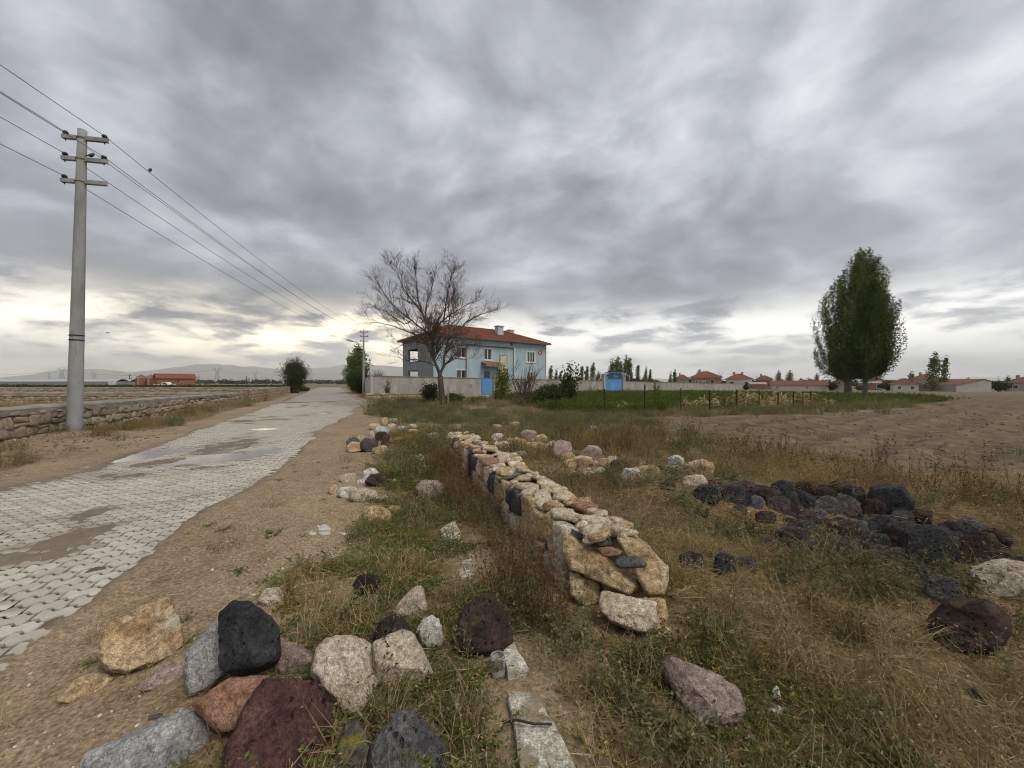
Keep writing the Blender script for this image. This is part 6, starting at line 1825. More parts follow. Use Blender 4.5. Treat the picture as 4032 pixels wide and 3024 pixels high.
def ruin_stone(t, s, z, lt, ls, lz, mat, seed, rot=(0, 0, 0), level=3, tilt=.06, cuts=2, amp=.06, sharp=150):
    rg = np.random.default_rng(seed)
    me = stone_mesh('stone', box_planes(rg, lt, ls, lz, tilt, cuts), level, mat, seed, amp, 1.3, sharp, (lt * ls * lz) ** (1 / 3) * .5)
    gz = H1(RW_A.x + RW_D.x * t - RW_D.y * s, RW_A.y + RW_D.y * t + RW_D.x * s) - ruin.location.z
    M = RM @ Matrix.Translation((t, s, z + gz * .8)) @ Euler(rot).to_matrix().to_4x4()
    me.transform(M)
    return obj('stone', me, ruin)
rg = np.random.default_rng(55)
RHW = .21
RTOP = .40
# earth and rubble filling
V = []; F = []; n = 44
for i in range(n + 1):
    t = .62 + (RW_LEN - .70) * i / n
    for j, s in enumerate((-RHW + .05, -RHW * .55, 0, RHW * .55, RHW - .05)):
        V.append((t, s, RTOP - .025 + (noise2(t * 6, s * 9 + 4, 2) - .5) * .07))
    V.append((t, RHW - .10, -.15)); V.append((t, -RHW + .10, -.15))
for i in range(n):
    for j in range(4): F.append((i * 7 + j, i * 7 + j + 1, (i + 1) * 7 + j + 1, (i + 1) * 7 + j))
    F.append((i * 7 + 4, i * 7 + 5, (i + 1) * 7 + 5, (i + 1) * 7 + 4)); F.append((i * 7 + 6, i * 7, (i + 1) * 7, (i + 1) * 7 + 6))
me = mesh_from('earth_fill', V, F, simple_mat('ruin_earth', (.20, .145, .085), (.36, .27, .17), 7, .95, 40, .8, .02), True); me.transform(RM)
obj('earth_fill', me, ruin)
sd = 2000
for side in (1, -1):
    z = -.10
    for (h, w0, w1) in ((.27, .16, .40), (.24, .13, .36)):
        t = .12 if side > 0 else .18
        if side > 0 and z < .30: t = .52
        while t < RW_LEN - .1:
            w_ = rg.uniform(w0, w1)
            sd += 1
            u = rg.random()
            far = t > 2.2
            mat = M_RTAN if u < .72 else M_RPALE if u < .92 else M_BASALT
            if side > 0 and z > -.2 and 3.55 < t < 3.95: mat = M_BLACK if u < .6 else M_BASALT
            hh = h * rg.uniform(.88, 1.12)
            ruin_stone(t + w_ / 2, side * (RHW - .055 + rg.normal(0, .018)), z + hh / 2 + rg.normal(0, .008), w_ * 1.06, .19, hh * 1.06, mat, sd, (rg.normal(0, .035), rg.normal(0, .04), rg.normal(0, .05)), 4 if t < 2.2 else 3 if t < 5 else 2)
            t += w_
        z += h * .97
# flat stones and rubble lying along the top
t = .32
while t < RW_LEN:
    for s in ((-.13, .12) if rg.random() < .62 else (rg.uniform(-.08, .08),)):
        sd += 1
        u = rg.random()
        mat = M_RPALE if u < .42 else M_RTAN if u < .80 else M_BASALT if u < .93 else M_RED
        lt, ls, lz = rg.uniform(.14, .30), rg.uniform(.13, .26), rg.uniform(.030, .070)
        ruin_stone(t + rg.uniform(-.05, .05), s + rg.normal(0, .03), RTOP + lz * .22 + rg.uniform(-.01, .025), lt, ls, lz, mat, sd, (rg.normal(0, .10), rg.normal(0, .10), rg.uniform(0, 3.1)), 3 if t < 4 else 2, .16, 4, .07, 90)
    for _ in range(2):
        sd += 1; q = rg.uniform(.05, .10)
        ruin_stone(t + rg.uniform(-.1, .1), rg.uniform(-.2, .2), RTOP + .03, q, q * .8, q * .55, M_RPALE if rg.random() < .6 else M_RTAN, sd, (0, 0, rg.uniform(0, 3)), 2, .25, 5)
    t += rg.uniform(.11, .19)
# the three great blocks at the broken near end and the stones lying on them, from the photograph
def ruin_block(pts, z, mat, seed, **kw): return rock_from_outline(zp(pts, *z), mat, None, seed, name='stone', parent=ruin, **kw)
ruin_block([(1640, 180), (1700, 165), (1860, 270), (2010, 380), (2130, 460), (2125, 520), (2070, 572), (1880, 472), (1690, 392), (1645, 300)], ZB, M_RTAN, 3001, thick=.62, depth=2.50, level=5, front=[(-.1, .1, .7)])
ruin_block([(1885, 545), (1900, 525), (2060, 572), (2190, 590), (2240, 600), (2248, 740), (2190, 800), (2080, 780), (1960, 735), (1880, 650)], ZB, M_RPALE, 3002, thick=.8, by=2530, level=5, front=[(.0, .15, .7)])
ruin_block([(28, 150), (110, 150), (230, 228), (312, 312), (318, 392), (292, 470), (200, 478), (165, 380), (150, 250)], ZC, M_RTAN, 3003, thick=.8, depth=2.44, level=5, front=[(.3, .1, .7)])
ruin_block([(0, 500), (150, 478), (295, 482), (318, 590), (290, 652), (222, 682), (100, 640), (0, 600)], ZC, M_RTAN, 3004, thick=.75, by=2508, level=5, front=[(.1, .1, .7)])
ruin_block([(215, 690), (300, 630), (345, 660), (335, 690), (225, 702)], ZC, M_RPALE, 3005, thick=.6, by=2520)
ruin_block([(1550, 90), (1640, 100), (1640, 250), (1640, 380), (1590, 420), (1560, 330), (1545, 200)], ZB, M_RTAN, 3006, thick=.55, depth=2.86, level=4)
ruin_block([(1960, 340), (2010, 310), (2100, 300), (2185, 350), (2180, 380), (2080, 388), (2000, 385)], ZB, M_BASALT, 3007, thick=.55, depth=2.30, level=4)
ruin_block([(1855, 255), (1950, 245), (2030, 275), (2000, 310), (1900, 312)], ZB, M_RED, 3008, thick=.6, depth=2.44, level=4)
ruin_block([(1665, 145), (1700, 130), (1800, 180), (1790, 205), (1700, 195)], ZB, M_BASALT, 3009, thick=.6, depth=2.70, level=4)
ruin_block([(1765, 205), (1800, 170), (1845, 190), (1840, 232), (1785, 236)], ZB, M_RPALE, 3010, thick=.9, depth=2.60, level=4, amp=.1)
ruin_block([(1820, 140), (1900, 130), (1975, 235), (1900, 250), (1835, 215)], ZB, M_BASALT, 3011, thick=.5, depth=2.62, level=4)
ruin_block([(1975, 185), (2060, 180), (2180, 260), (2200, 320), (2080, 290)], ZB, M_RPALE, 3012, thick=.45, depth=2.50, level=4)
ruin_block([(1690, 400), (1885, 478), (1880, 600), (1800, 650), (1690, 560)], ZB, M_RTAN, 3013, thick=.7, depth=2.52, level=4)
ruin_block([(1575, 420), (1690, 405), (1690, 570), (1610, 520)], ZB, M_RTAN, 3014, thick=.7, depth=2.70, level=4)
ruin_block([(1530, 215), (1570, 195), (1585, 240), (1560, 262), (1532, 255)], ZB, M_BASALT, 3015, thick=.8, depth=2.95, level=4)
cb = MB().box((.22, -.09, -.2), (.75, .07, .24)); me = mesh_from('earth_core', cb.v, cb.f, MATS['ruin_earth']); me.transform(RM); obj('earth_core', me, ruin)
for k in range(4): ROCKS.append((.6 + .12 * k, 2.45, .2))
# smaller stones packed between the named ones
fg = np.random.default_rng(66)
def fillers(band, n, mats, label, grp, smin, smax, seed):
    for k in range(n):
        u = fg.random() * (len(band) - 1); i = int(u); f = u - i
        (xa, ya, yb), (xb, yc, yd) = band[i], band[i + 1]
        x = xa + (xb - xa) * f; y0 = ya + (yc - ya) * f; y1 = yb + (yd - yb) * f
        y = y0 + (y1 - y0) * fg.random()
        g = ground_at(x, y); s = fg.uniform(smin, smax) * F_PX / g.y; h = s * fg.uniform(.55, .85)
        rock_from_outline(bbox_poly(x - s / 2, y - h, x + s / 2, y + h * .15, seed + k), RMAT[mats[fg.integers(len(mats))]], label, seed + k, thick=.95, group=grp, by=y)
fillers([(2770, 1960, 1985), (2950, 1950, 2010), (3150, 1950, 2030), (3350, 1970, 2070), (3520, 2030, 2140), (3720, 2100, 2230), (3960, 2170, 2260)], 62, ['black', 'black', 'mauve', 'brown', 'basalt'], 'dark lava stone packed between the bigger ones of the long heap', GD, .16, .34, 5000)
fillers([(3010, 2010, 2080), (3200, 2030, 2100), (3460, 2070, 2150)], 16, ['mauve', 'brown', 'black', 'basalt'], 'dark lava stone in the middle dip of the long heap', GD, .14, .28, 5150)
fillers([(3000, 2105, 2150), (3200, 2110, 2190), (3400, 2130, 2200)], 10, ['mauve', 'brown', 'black'], 'dark lava stone lying low in weeds before the long heap', GD, .14, .26, 5200)
fillers([(1950, 1735, 1765), (2150, 1740, 1785), (2300, 1775, 1830), (2480, 1800, 1870), (2700, 1850, 1900)], 30, ['pale', 'tan', 'white', 'pink'], 'small pale stone among the tumbled wall stones', GP, .12, .24, 5300)

# ================================================================== plants
def veg_mat(name, stops, trans=0.25, rough=0.8, patch=0.0):
    m = bpy.data.materials.new(name); m.use_nodes = True; MATS[name] = m
    t = NT(m.node_tree); t.n.clear()
    out = t.node('ShaderNodeOutputMaterial')
    oi = t.node('ShaderNodeObjectInfo').outputs['Random']
    g = t.node('ShaderNodeNewGeometry').outputs['Position']
    rnd = t.node('ShaderNodeNewGeometry').outputs['Random Per Island']
    f = t.math('ADD', t.math('MULTIPLY', oi, 0.45), t.math('MULTIPLY', rnd, 0.40))
    f = t.math('ADD', f, t.math('MULTIPLY', t.math('SUBTRACT', t.noise(g, 0.9, 3), 0.5), 0.9))
    f = t.math('ADD', f, 0.08)
    k = len(stops) - 1
    col = t.ramp(f, [(i / k, c) for i, c in enumerate(stops)])
    d = t.node('ShaderNodeBsdfDiffuse'); t.l.new(col, d.inputs['Color'])
    tr = t.node('ShaderNodeBsdfTranslucent'); t.l.new(col, tr.inputs['Color'])
    mx = t.node('ShaderNodeMixShader'); mx.inputs[0].default_value = trans
    t.l.new(d.outputs[0], mx.inputs[1]); t.l.new(tr.outputs[0], mx.inputs[2]); t.l.new(mx.outputs[0], out.inputs['Surface'])
    return m
V_STRAW = veg_mat('dry_straw', [(0.130, 0.092, 0.048), (0.26, 0.195, 0.100), (0.39, 0.305, 0.165), (0.51, 0.42, 0.25)])
V_OCHRE = veg_mat('dry_ochre', [(0.105, 0.066, 0.028), (0.195, 0.128, 0.055), (0.28, 0.195, 0.090), (0.37, 0.28, 0.14)])
V_GREY = veg_mat('leaf_grey_green', [(0.075, 0.073, 0.034), (0.125, 0.124, 0.060), (0.185, 0.185, 0.095), (0.26, 0.25, 0.14)])
V_GREEN = veg_mat('leaf_green', [(0.055, 0.075, 0.022), (0.095, 0.125, 0.036), (0.150, 0.180, 0.056), (0.26, 0.25, 0.09)])
V_YEL = veg_mat('leaf_yellow_green', [(0.10, 0.095, 0.030), (0.18, 0.160, 0.050), (0.28, 0.235, 0.080), (0.38, 0.31, 0.13)])
V_RUST = veg_mat('stem_rust', [(0.065, 0.032, 0.018), (0.125, 0.062, 0.032), (0.19, 0.110, 0.055), (0.28, 0.18, 0.095)])
V_CROP = veg_mat('leaf_crop', [(0.046, 0.064, 0.016), (0.080, 0.108, 0.026), (0.120, 0.152, 0.038), (0.18, 0.19, 0.065)], 0.35)
V_DARK = veg_mat('leaf_dark', [(0.026, 0.036, 0.013), (0.042, 0.058, 0.020), (0.062, 0.082, 0.028), (0.10, 0.115, 0.045)], 0.2)
V_POP = veg_mat('leaf_poplar', [(0.036, 0.050, 0.014), (0.082, 0.110, 0.030), (0.130, 0.160, 0.044), (0.21, 0.22, 0.075)], 0.25)
V_CORN = veg_mat('dry_corn_leaf', [(0.27, 0.20, 0.10), (0.40, 0.31, 0.17), (0.52, 0.43, 0.25), (0.60, 0.52, 0.33)], 0.3)
M_BARK = simple_mat('bark', (0.055, 0.042, 0.033), (0.12, 0.095, 0.075), 6, 0.95, 18, 0.8, 0.03, stretch=(1, 1, .25))
M_BARK_G = simple_mat('bark_grey', (0.10, 0.092, 0.08), (0.18, 0.165, 0.145), 5, 0.95, 16, 0.8, 0.03, stretch=(1, 1, .25))
M_TWIG = simple_mat('twig', (0.065, 0.046, 0.038), (0.115, 0.085, 0.070), 6, 0.9)

class Q:
    """collects quads quickly"""
    def __init__(self): self.V = []; self.n = 0
    def quad(self, a, b, c, d): self.V += [a, b, c, d]; self.n += 1
    def arr(self):
        V = np.array(self.V, np.float32).reshape(-1, 3); return V, np.arange(len(V), dtype=np.int32).reshape(-1, 4)
def ribbon(q, p, d, L, w, droop, segs, rg, side=None):
    p = np.array(p, float); d = np.array(d, float); d /= np.linalg.norm(d)
    if side is None:
        side = np.cross(d, rg.normal(0, 1, 3)); side /= (np.linalg.norm(side) + 1e-9)
    prev = p; wp = w
    for i in range(1, segs + 1):
        t = i / segs
        nx = p + d * L * t + np.array([0, 0, -1]) * droop * L * t * t
        wn_ = w * (1 - 0.85 * t)
        q.quad(prev - side * wp / 2, prev + side * wp / 2, nx + side * wn_ / 2, nx - side * wn_ / 2)
        prev = nx; wp = wn_
    return prev
def leaf(q, p, d, L, w, rg):
    d = np.array(d, float); d /= np.linalg.norm(d) + 1e-9
    s = np.cross(d, rg.normal(0, 1, 3)); s /= np.linalg.norm(s) + 1e-9
    m = p + d * L * .5
    q.quad(p, m + s * w / 2, p + d * L, m - s * w / 2)
def rdir(rg, el0, el1):
    a = rg.uniform(0, 2 * math.pi); e = rg.uniform(el0, el1)
    return np.array([math.cos(a) * math.cos(e), math.sin(a) * math.cos(e), math.sin(e)])
def tuft_straw(rg, n=34, h=.20, r=.10):
    q = Q()
    for _ in range(n):
        a = rg.uniform(0, 6.28); rr = r * math.sqrt(rg.random())
        L = h * rg.uniform(.5, 1.25)
        e = ribbon(q, (rr * math.cos(a), rr * math.sin(a), -.01), rdir(rg, RAD(25), RAD(85)), L, .0048, rg.uniform(.05, .55), 3, rg)
        if rg.random() < .35:
            for _k in range(3): leaf(q, e - np.array([0, 0, .008 * _k]), rdir(rg, -.3, 1.2), .018, .006, rg)
    return q
def tuft_leafy(rg, stems=8, h=.24, r=.09, lw=.011, ll=.026, n=15):
    q = Q()
    for _ in range(stems):
        a = rg.uniform(0, 6.28); rr = r * math.sqrt(rg.random()); L = h * rg.uniform(.5, 1.2)
        p = np.array([rr * math.cos(a), rr * math.sin(a), -.01]); d = rdir(rg, RAD(40), RAD(88)); dr = rg.uniform(0, .25)
        ribbon(q, p, d, L, .0045, dr, 3, rg)
        for k in range(n):
            t = rg.uniform(.15, 1.0); pt = p + d * L * t + np.array([0, 0, -dr * L * t * t])
            leaf(q, pt, rdir(rg, -.4, 1.0), ll * rg.uniform(.6, 1.25), lw * rg.uniform(.7, 1.3), rg)
            if rg.random() < .25:
                e = ribbon(q, pt, rdir(rg, .2, 1.2), L * .25, .003, .1, 1, rg)
                leaf(q, e, rdir(rg, -.2, 1.2), ll * .8, lw, rg)
    return q
def tuft_creep(rg, stems=15, R=.22, n=15):
    q = Q()
    for _ in range(stems):
        d = rdir(rg, RAD(2), RAD(28)); L = R * rg.uniform(.5, 1.2); p = np.array([rg.normal(0, .03), rg.normal(0, .03), .0])
        ribbon(q, p, d, L, .004, .12, 3, rg)
        for k in range(n):
            t = rg.uniform(.1, 1); pt = p + d * L * t + np.array([0, 0, -.12 * L * t * t + .004])
            leaf(q, pt, rdir(rg, 0, 1.2), .022 * rg.uniform(.6, 1.3), .010 * rg.uniform(.7, 1.3), rg)
    return q
def tuft_stalk(rg, n=7, h=.42, r=.09):
    q = Q()
    for _ in range(n):
        a = rg.uniform(0, 6.28); rr = r * math.sqrt(rg.random()); L = h * rg.uniform(.5, 1.2)
        p = np.array([rr * math.cos(a), rr * math.sin(a), -.01]); d = rdir(rg, RAD(66), RAD(89))
        ribbon(q, p, d, L, .005, rg.uniform(0, .08), 3, rg)
        for k in range(16):
            t = rg.uniform(.25, 1.0); leaf(q, p + d * L * t, rdir(rg, -.2, 1.3), .016 * rg.uniform(.6, 1.4), .009, rg)
    return q
def tuft_litter(rg, n=46, R=.26):
    q = Q()
    for _ in range(n):
        a = rg.uniform(0, 6.28); rr = R * math.sqrt(rg.random())
        p = np.array([rr * math.cos(a), rr * math.sin(a), rg.uniform(.0, .03)])
        ribbon(q, p, rdir(rg, RAD(-6), RAD(18)), rg.uniform(.05, .17), .0045, rg.uniform(0, .1), 2, rg)
    return q
def tuft_bush(rg, R=.30, n=230, lw=.005, fine=3):
    """dry ball of curved wiry stems"""
    q = Q()
    for _ in range(n):
        d = rdir(rg, RAD(5), RAD(88)); L = R * rg.uniform(.55, 1.1)
        e = ribbon(q, (rg.normal(0, .03), rg.normal(0, .03), 0), d, L, lw, rg.uniform(-.1, .3), 2, rg)
        for k in range(fine):
            dd = d + rg.normal(0, .6, 3)
            f = ribbon(q, e - d * L * rg.uniform(0, .45), dd, L * rg.uniform(.15, .4), lw * .8, .1, 1, rg)
            leaf(q, f, rdir(rg, -.5, 1.2), .022, .012, rg)
    return q
def clump(rg, R=.35, h=.42, n=420, leafL=.045, leafW=.018, stems=40):
    """mid distance weed clump"""
    q = Q()
    for _ in range(stems):
        a = rg.uniform(0, 6.28); rr = R * math.sqrt(rg.random()); L = h * rg.uniform(.5, 1.25)
        p = np.array([rr * math.cos(a), rr * math.sin(a), -.02]); d = rdir(rg, RAD(50), RAD(89)); dr = rg.uniform(0, .2)
        ribbon(q, p, d, L, .008, dr, 2, rg)
        for k in range(n // stems):
            t = rg.uniform(.1, 1.); leaf(q, p + d * L * t + [0, 0, -dr * L * t * t], rdir(rg, -.3, 1.2), leafL * rg.uniform(.6, 1.3), leafW * rg.uniform(.6, 1.3), rg)
    return q

def scatter_object(name, variants, mat, pts, label, cat):
    """one countless mass: points carry rotation, size and variant, geometry nodes put the plants on them"""
    if len(pts) == 0: return
    pts = np.array(pts, float)                               # x y z rx ry rz scale
    coll = bpy.data.collections.new(name + '_forms')
    for i, q in enumerate(variants):
        V, F = q.arr()
        me = mesh_np(name + '_form', V, F, mat)
        coll.objects.link(bpy.data.objects.new(name + '_form', me))
    me = bpy.data.meshes.new(name)
    me.vertices.add(len(pts)); me.vertices.foreach_set('co', pts[:, :3].astype(np.float32).ravel())
    a = me.attributes.new('rot', 'FLOAT_VECTOR', 'POINT'); a.data.foreach_set('vector', pts[:, 3:6].astype(np.float32).ravel())
    a = me.attributes.new('scl', 'FLOAT', 'POINT'); a.data.foreach_set('value', pts[:, 6].astype(np.float32))
    a = me.attributes.new('idx', 'INT', 'POINT'); a.data.foreach_set('value', np.random.default_rng(len(pts)).integers(0, len(variants), len(pts)).astype(np.int32))
    o = obj(name, me)
    ng = bpy.data.node_groups.new(name + '_scatter', 'GeometryNodeTree')
    ng.interface.new_socket('Geometry', in_out='INPUT', socket_type='NodeSocketGeometry')
    ng.interface.new_socket('Geometry', in_out='OUTPUT', socket_type='NodeSocketGeometry')
    N = ng.nodes; L = ng.links
    gi = N.new('NodeGroupInput'); go = N.new('NodeGroupOutput')
    ci = N.new('GeometryNodeCollectionInfo'); ci.inputs['Collection'].default_value = coll
    ci.inputs['Separate Children'].default_value = True; ci.inputs['Reset Children'].default_value = True
    ip = N.new('GeometryNodeInstanceOnPoints'); ip.inputs['Pick Instance'].default_value = True
    def na(nm, typ):
        nd = N.new('GeometryNodeInputNamedAttribute'); nd.data_type = typ; nd.inputs['Name'].default_value = nm
        return [s for s in nd.outputs if s.enabled and s.name == 'Attribute'][0]
    L.new(gi.outputs[0], ip.inputs['Points']); L.new(ci.outputs[0], ip.inputs['Instance'])
    L.new(na('idx', 'INT'), ip.inputs['Instance Index']); L.new(na('rot', 'FLOAT_VECTOR'), ip.inputs['Rotation']); L.new(na('scl', 'FLOAT'), ip.inputs['Scale'])
    L.new(ip.outputs[0], go.inputs[0])
    md = o.modifiers.new('scatter', 'NODES'); md.node_group = ng
    tag(o, label, cat, None, 'stuff')
    return o

RK = np.array(ROCKS)
def rock_clear(x, y, f=1.0):
    d = np.full(len(x), 9.0)
    for i in range(0, len(RK), 200):
        b = RK[i:i + 200]
        d = np.minimum(d, (np.hypot(x[:, None] - b[None, :, 0], y[:, None] - b[None, :, 1]) - b[None, :, 2] * f).min(1))
    return d
vg = np.random.default_rng(11)
def ring_points(r0, r1, dens, amax=58):
    A = RAD(amax)
    n = int(dens * A * (r1 ** 2 - r0 ** 2))
    r = np.sqrt(vg.uniform(r0 ** 2, r1 ** 2, n)); a = vg.uniform(-A, A, n)
    return r * np.sin(a), r * np.cos(a)
def pts_of(x, y, s0, s1, tilt=.15, falloff=0):
    z = height(x, y)
    n = len(x)
    s = vg.uniform(s0, s1, n)
    return np.c_[x, y, z, vg.normal(0, tilt, n), vg.normal(0, tilt, n), vg.uniform(0, 6.28, n), s]
DITCH = [(0.30, 1.9), (0.22, 2.6), (-.45, 4.8), (-1.35, 7.6), (-1.8, 9.0)]
def zones(x, y):
    gb = interp(y, GRASS_B); rr = interp(y, ROAD_R); rl = interp(y, ROAD_L)
    Z = {}
    nb = (fbm2(x * 1.1, y * 1.1, 33, 4) - .5) * 1.6
    Z['right'] = sstep(-.1, .35, x - gb + nb)
    Z['verge'] = (x > rr + .15) * (1 - Z['right'])
    Z['left'] = (1 - .75 * np.exp(-(seg_dist(x, y, [(-9.95, 5.2), (-13.6, 13)]) / .8) ** 2)) * sstep(.9, 1.9, rl - x + nb) * (1 - np.exp(-(((x + 10.9) / 1.5) ** 2 + ((y - 9.1) / 1.2) ** 2)))
    Z['ditch'] = np.exp(-(seg_dist(x, y, DITCH) / .42) ** 2)
    Z['plough'] = soft_poly(x, y, PLOUGH, .9)
    Z['crop'] = soft_poly(x, y, CROP, .4)
    Z['green'] = green_cover(x, y)
    Z['wallr'] = sstep(.0, .5, (x - (RW_A.x + (y - RW_A.y) * RW_D.x / RW_D.y)) - .25)      # right of the ruined wall
    Z['road'] = road_mask(x, y)
    Z['bare'] = sstep(.60, .70, fbm2(x * .6 + 8, y * .6, 53, 4)) * sstep(2.4, 3.6, y)
    Z['patch'] = fbm2(x * .9 + 31, y * .9, 15, 4)
    Z['patch2'] = fbm2(x * .55 + 3, y * .55 + 9, 16, 4)
    Z['clear'] = rock_clear(x, y)
    return Z
def keep(x, y, p): 
    m = vg.random(len(x)) < p
    return x[m], y[m]
acc = {k: [] for k in ('straw', 'leafy', 'creep', 'stalk', 'litter', 'ochre', 'yel', 'clump_g', 'clump_d', 'clump_o', 'crop')}
for (r0, r1, dens, s) in ((.85, 2.6, 150, 1.0), (2.6, 4.5, 95, 1.05), (4.5, 7.5, 48, 1.25), (7.5, 12, 22, 1.6)):
    for kind in ('straw', 'leafy', 'creep', 'stalk', 'litter', 'ochre', 'yel'):
        x, y = ring_points(r0, r1, dens)
        Z = zones(x, y)
        base = (1 - Z['plough']) * (1 - Z['crop']) * (1 - Z['road']) * (1 - .65 * Z['bare'])
        R, D_, W, Gn = Z['right'], Z['ditch'], Z['wallr'], Z['green']
        low = R * (1 - W) * (1 - D_)                                    # verge strip with creeping plants
        if kind == 'straw': p = base * (R * (.14 + .40 * W * sstep(.35, .6, Z['patch']) + .22 * low) + .55 * Z['left'] + .015 * Z['verge'])
        elif kind == 'leafy': p = base * (R * (.38 * W * sstep(.38, .60, 1 - Z['patch']) + .70 * D_ + .05 * low) + .05 * Z['left'])
        elif kind == 'creep': p = base * (R * low * (.38 + .8 * Gn) + .10 * Gn * R * W)
        elif kind == 'stalk': p = base * R * (.60 * D_ * sstep(1.6, 2.6, y) + .10 * W * sstep(.5, .65, Z['patch2']))
        elif kind == 'litter': p = base * (R * (.55 * W + .30 * D_ + .50 * low) + .4 * Z['left'] + .03 * Z['verge'])
        elif kind == 'ochre': p = base * (R * W * (.10 + .40 * sstep(.48, .62, Z['patch2'])) + .30 * Z['left'])
        else: p = base * (R * low * (.30 + .55 * sstep(.40, .60, Z['patch'])) + .10 * R * W * sstep(.52, .66, Z['patch']))
        if kind in ('litter', 'creep'): p = p * (Z['clear'] > .0)
        else: p = p * np.clip(.10 + Z['clear'] / .16, 0, 1)
        x, y = keep(x, y, p)
        acc[kind].append(pts_of(x, y, .65 * s, 1.15 * s, .18 if kind != 'litter' else .05))
# middle distance: larger clumps
for (r0, r1, dens, s) in ((7.5, 13, 9, .55), (13, 20, 6.5, .85), (20, 34, 3.2, 1.15), (34, 62, .9, 1.6)):
    for kind in ('clump_g', 'clump_d', 'clump_o'):
        x, y = ring_points(r0, r1, dens)
        Z = zones(x, y)
        base = (1 - Z['plough']) * (1 - Z['crop']) * (1 - Z['road']) * (1 - .6 * Z['bare'])
        # keep the yard behind the compound wall clear
        wt = (x - CW_A[0]) * 36 - (y - CW_A[1]) * 56
        base = base * (wt > 30)
        midg = np.clip(np.exp(-(seg_dist(x, y, [(-7, 22), (-3, 15), (0, 11.5), (3, 13)]) / 3.2) ** 2) + Gn_ if (Gn_ := 0) else np.exp(-(seg_dist(x, y, [(-7, 22), (-3, 15), (0, 11.5), (3, 13)]) / 3.2) ** 2), 0, 1)
        R = Z['right']
        if kind == 'clump_g': p = base * (R * (.10 + .75 * midg + .75 * Z['green']) + .28 * Z['left'])
        elif kind == 'clump_d': p = base * (R * (.40 + .15 * Z['patch']) * (1 - .55 * midg) + .62 * Z['left'])
        else: p = base * (R * .18 * (1 - .5 * midg) * sstep(.45, .6, Z['patch2']) + .50 * Z['left'] * sstep(30, 22, y))
        p = p * np.clip(.15 + Z['clear'] / .25, 0, 1)
        x, y = keep(x, y, p)
        acc[kind].append(pts_of(x, y, .6 * s, 1.1 * s, .10))
# the green crop
for (r0, r1, dens) in ((16, 27, 11), (27, 42, 5), (42, 64, 2.2)):
    x, y = ring_points(r0, r1, dens)
    p = soft_poly(x, y, CROP, .3)
    wt = (x - CW_A[0]) * 36 - (y - CW_A[1]) * 56
    x, y = keep(x, y, p * (wt > 10))
    acc['crop'].append(pts_of(x, y, .75 + r0 / 60, 1.15 + r0 / 50, .1))
# some green weeds on the edge of the ploughed field, a few sprouts inside it
x, y = ring_points(9, 40, .5); Z = zones(x, y)
x, y = keep(x, y, Z['plough'] * sstep(.55, .7, Z['patch2']) * .8); acc['clump_g'].append(pts_of(x, y, .35, .7, .1))
x, y = ring_points(5, 14, 1.5); Z = zones(x, y)
x, y = keep(x, y, Z['plough'] * .25 * sstep(12, 6, y)); acc['straw'].append(pts_of(x, y, .7, 1.3, .15))
# a few sprouts on the verge
x, y = ring_points(2, 9, 2.2); Z = zones(x, y)
x, y = keep(x, y, Z['verge'] * .5); acc['creep'].append(pts_of(x, y, .25, .6, .05))
g_ = lambda s: np.random.default_rng(s)
A_ = {k: (np.concatenate(v) if v else np.zeros((0, 7))) for k, v in acc.items()}
scatter_object('dry_grass', [tuft_straw(g_(i), 34, .19 + .03 * (i % 3)) for i in range(5)], V_STRAW, A_['straw'], 'pale dry straw grass over the waste ground', 'grass')
scatter_object('grey_weeds', [tuft_leafy(g_(20 + i), 8, .22 + .04 * (i % 3)) for i in range(5)], V_GREY, A_['leafy'], 'low grey green leafy weeds among the stones', 'weeds')
scatter_object('creeping_weeds', [tuft_creep(g_(40 + i)) for i in range(5)], V_GREEN, A_['creep'], 'green creeping weeds along the sunken kerb', 'weeds')
scatter_object('weed_stalks', [tuft_stalk(g_(60 + i)) for i in range(4)], V_RUST, A_['stalk'], 'thin reddish brown weed stalks in the ditch by the ruined wall', 'weeds')
scatter_object('straw_litter', [tuft_litter(g_(80 + i)) for i in range(4)], V_STRAW, A_['litter'], 'flattened dead stalks lying on the ground', 'litter')
scatter_object('ochre_weeds', [tuft_leafy(g_(100 + i), 10, .20, .11, .008, .017, 16) for i in range(4)] + [tuft_straw(g_(110 + i), 30, .16) for i in range(2)], V_OCHRE, A_['ochre'], 'brownish gold dead weeds on the right of the ruined wall', 'weeds')
scatter_object('yellow_weeds', [tuft_creep(g_(120 + i), 14, .20, 12) for i in range(3)] + [tuft_leafy(g_(130 + i), 7, .13, .10, .008, .018, 14) for i in range(2)], V_YEL, A_['yel'], 'yellowing creeping weeds on the verge', 'weeds')
scatter_object('green_weeds', [clump(g_(140 + i)) for i in range(4)], V_GREY, A_['clump_g'], 'tall grey green weeds in front of the garden wall', 'weeds')
scatter_object('dead_weeds', [clump(g_(150 + i), .35, .34, 300, .035, .012, 46) for i in range(4)], V_STRAW, A_['clump_d'], 'dead straw coloured weeds in the middle distance', 'weeds')
scatter_object('brown_weeds', [clump(g_(160 + i), .32, .36, 330, .030, .012, 40) for i in range(4)], V_OCHRE, A_['clump_o'], 'rusty brown dead weeds by the walls', 'weeds')
scatter_object('green_crop', [clump(g_(170 + i), .38, .34, 420, .060, .030, 34) for i in range(4)], V_CROP, A_['crop'], 'low bright green fodder crop behind the posts', 'crop')
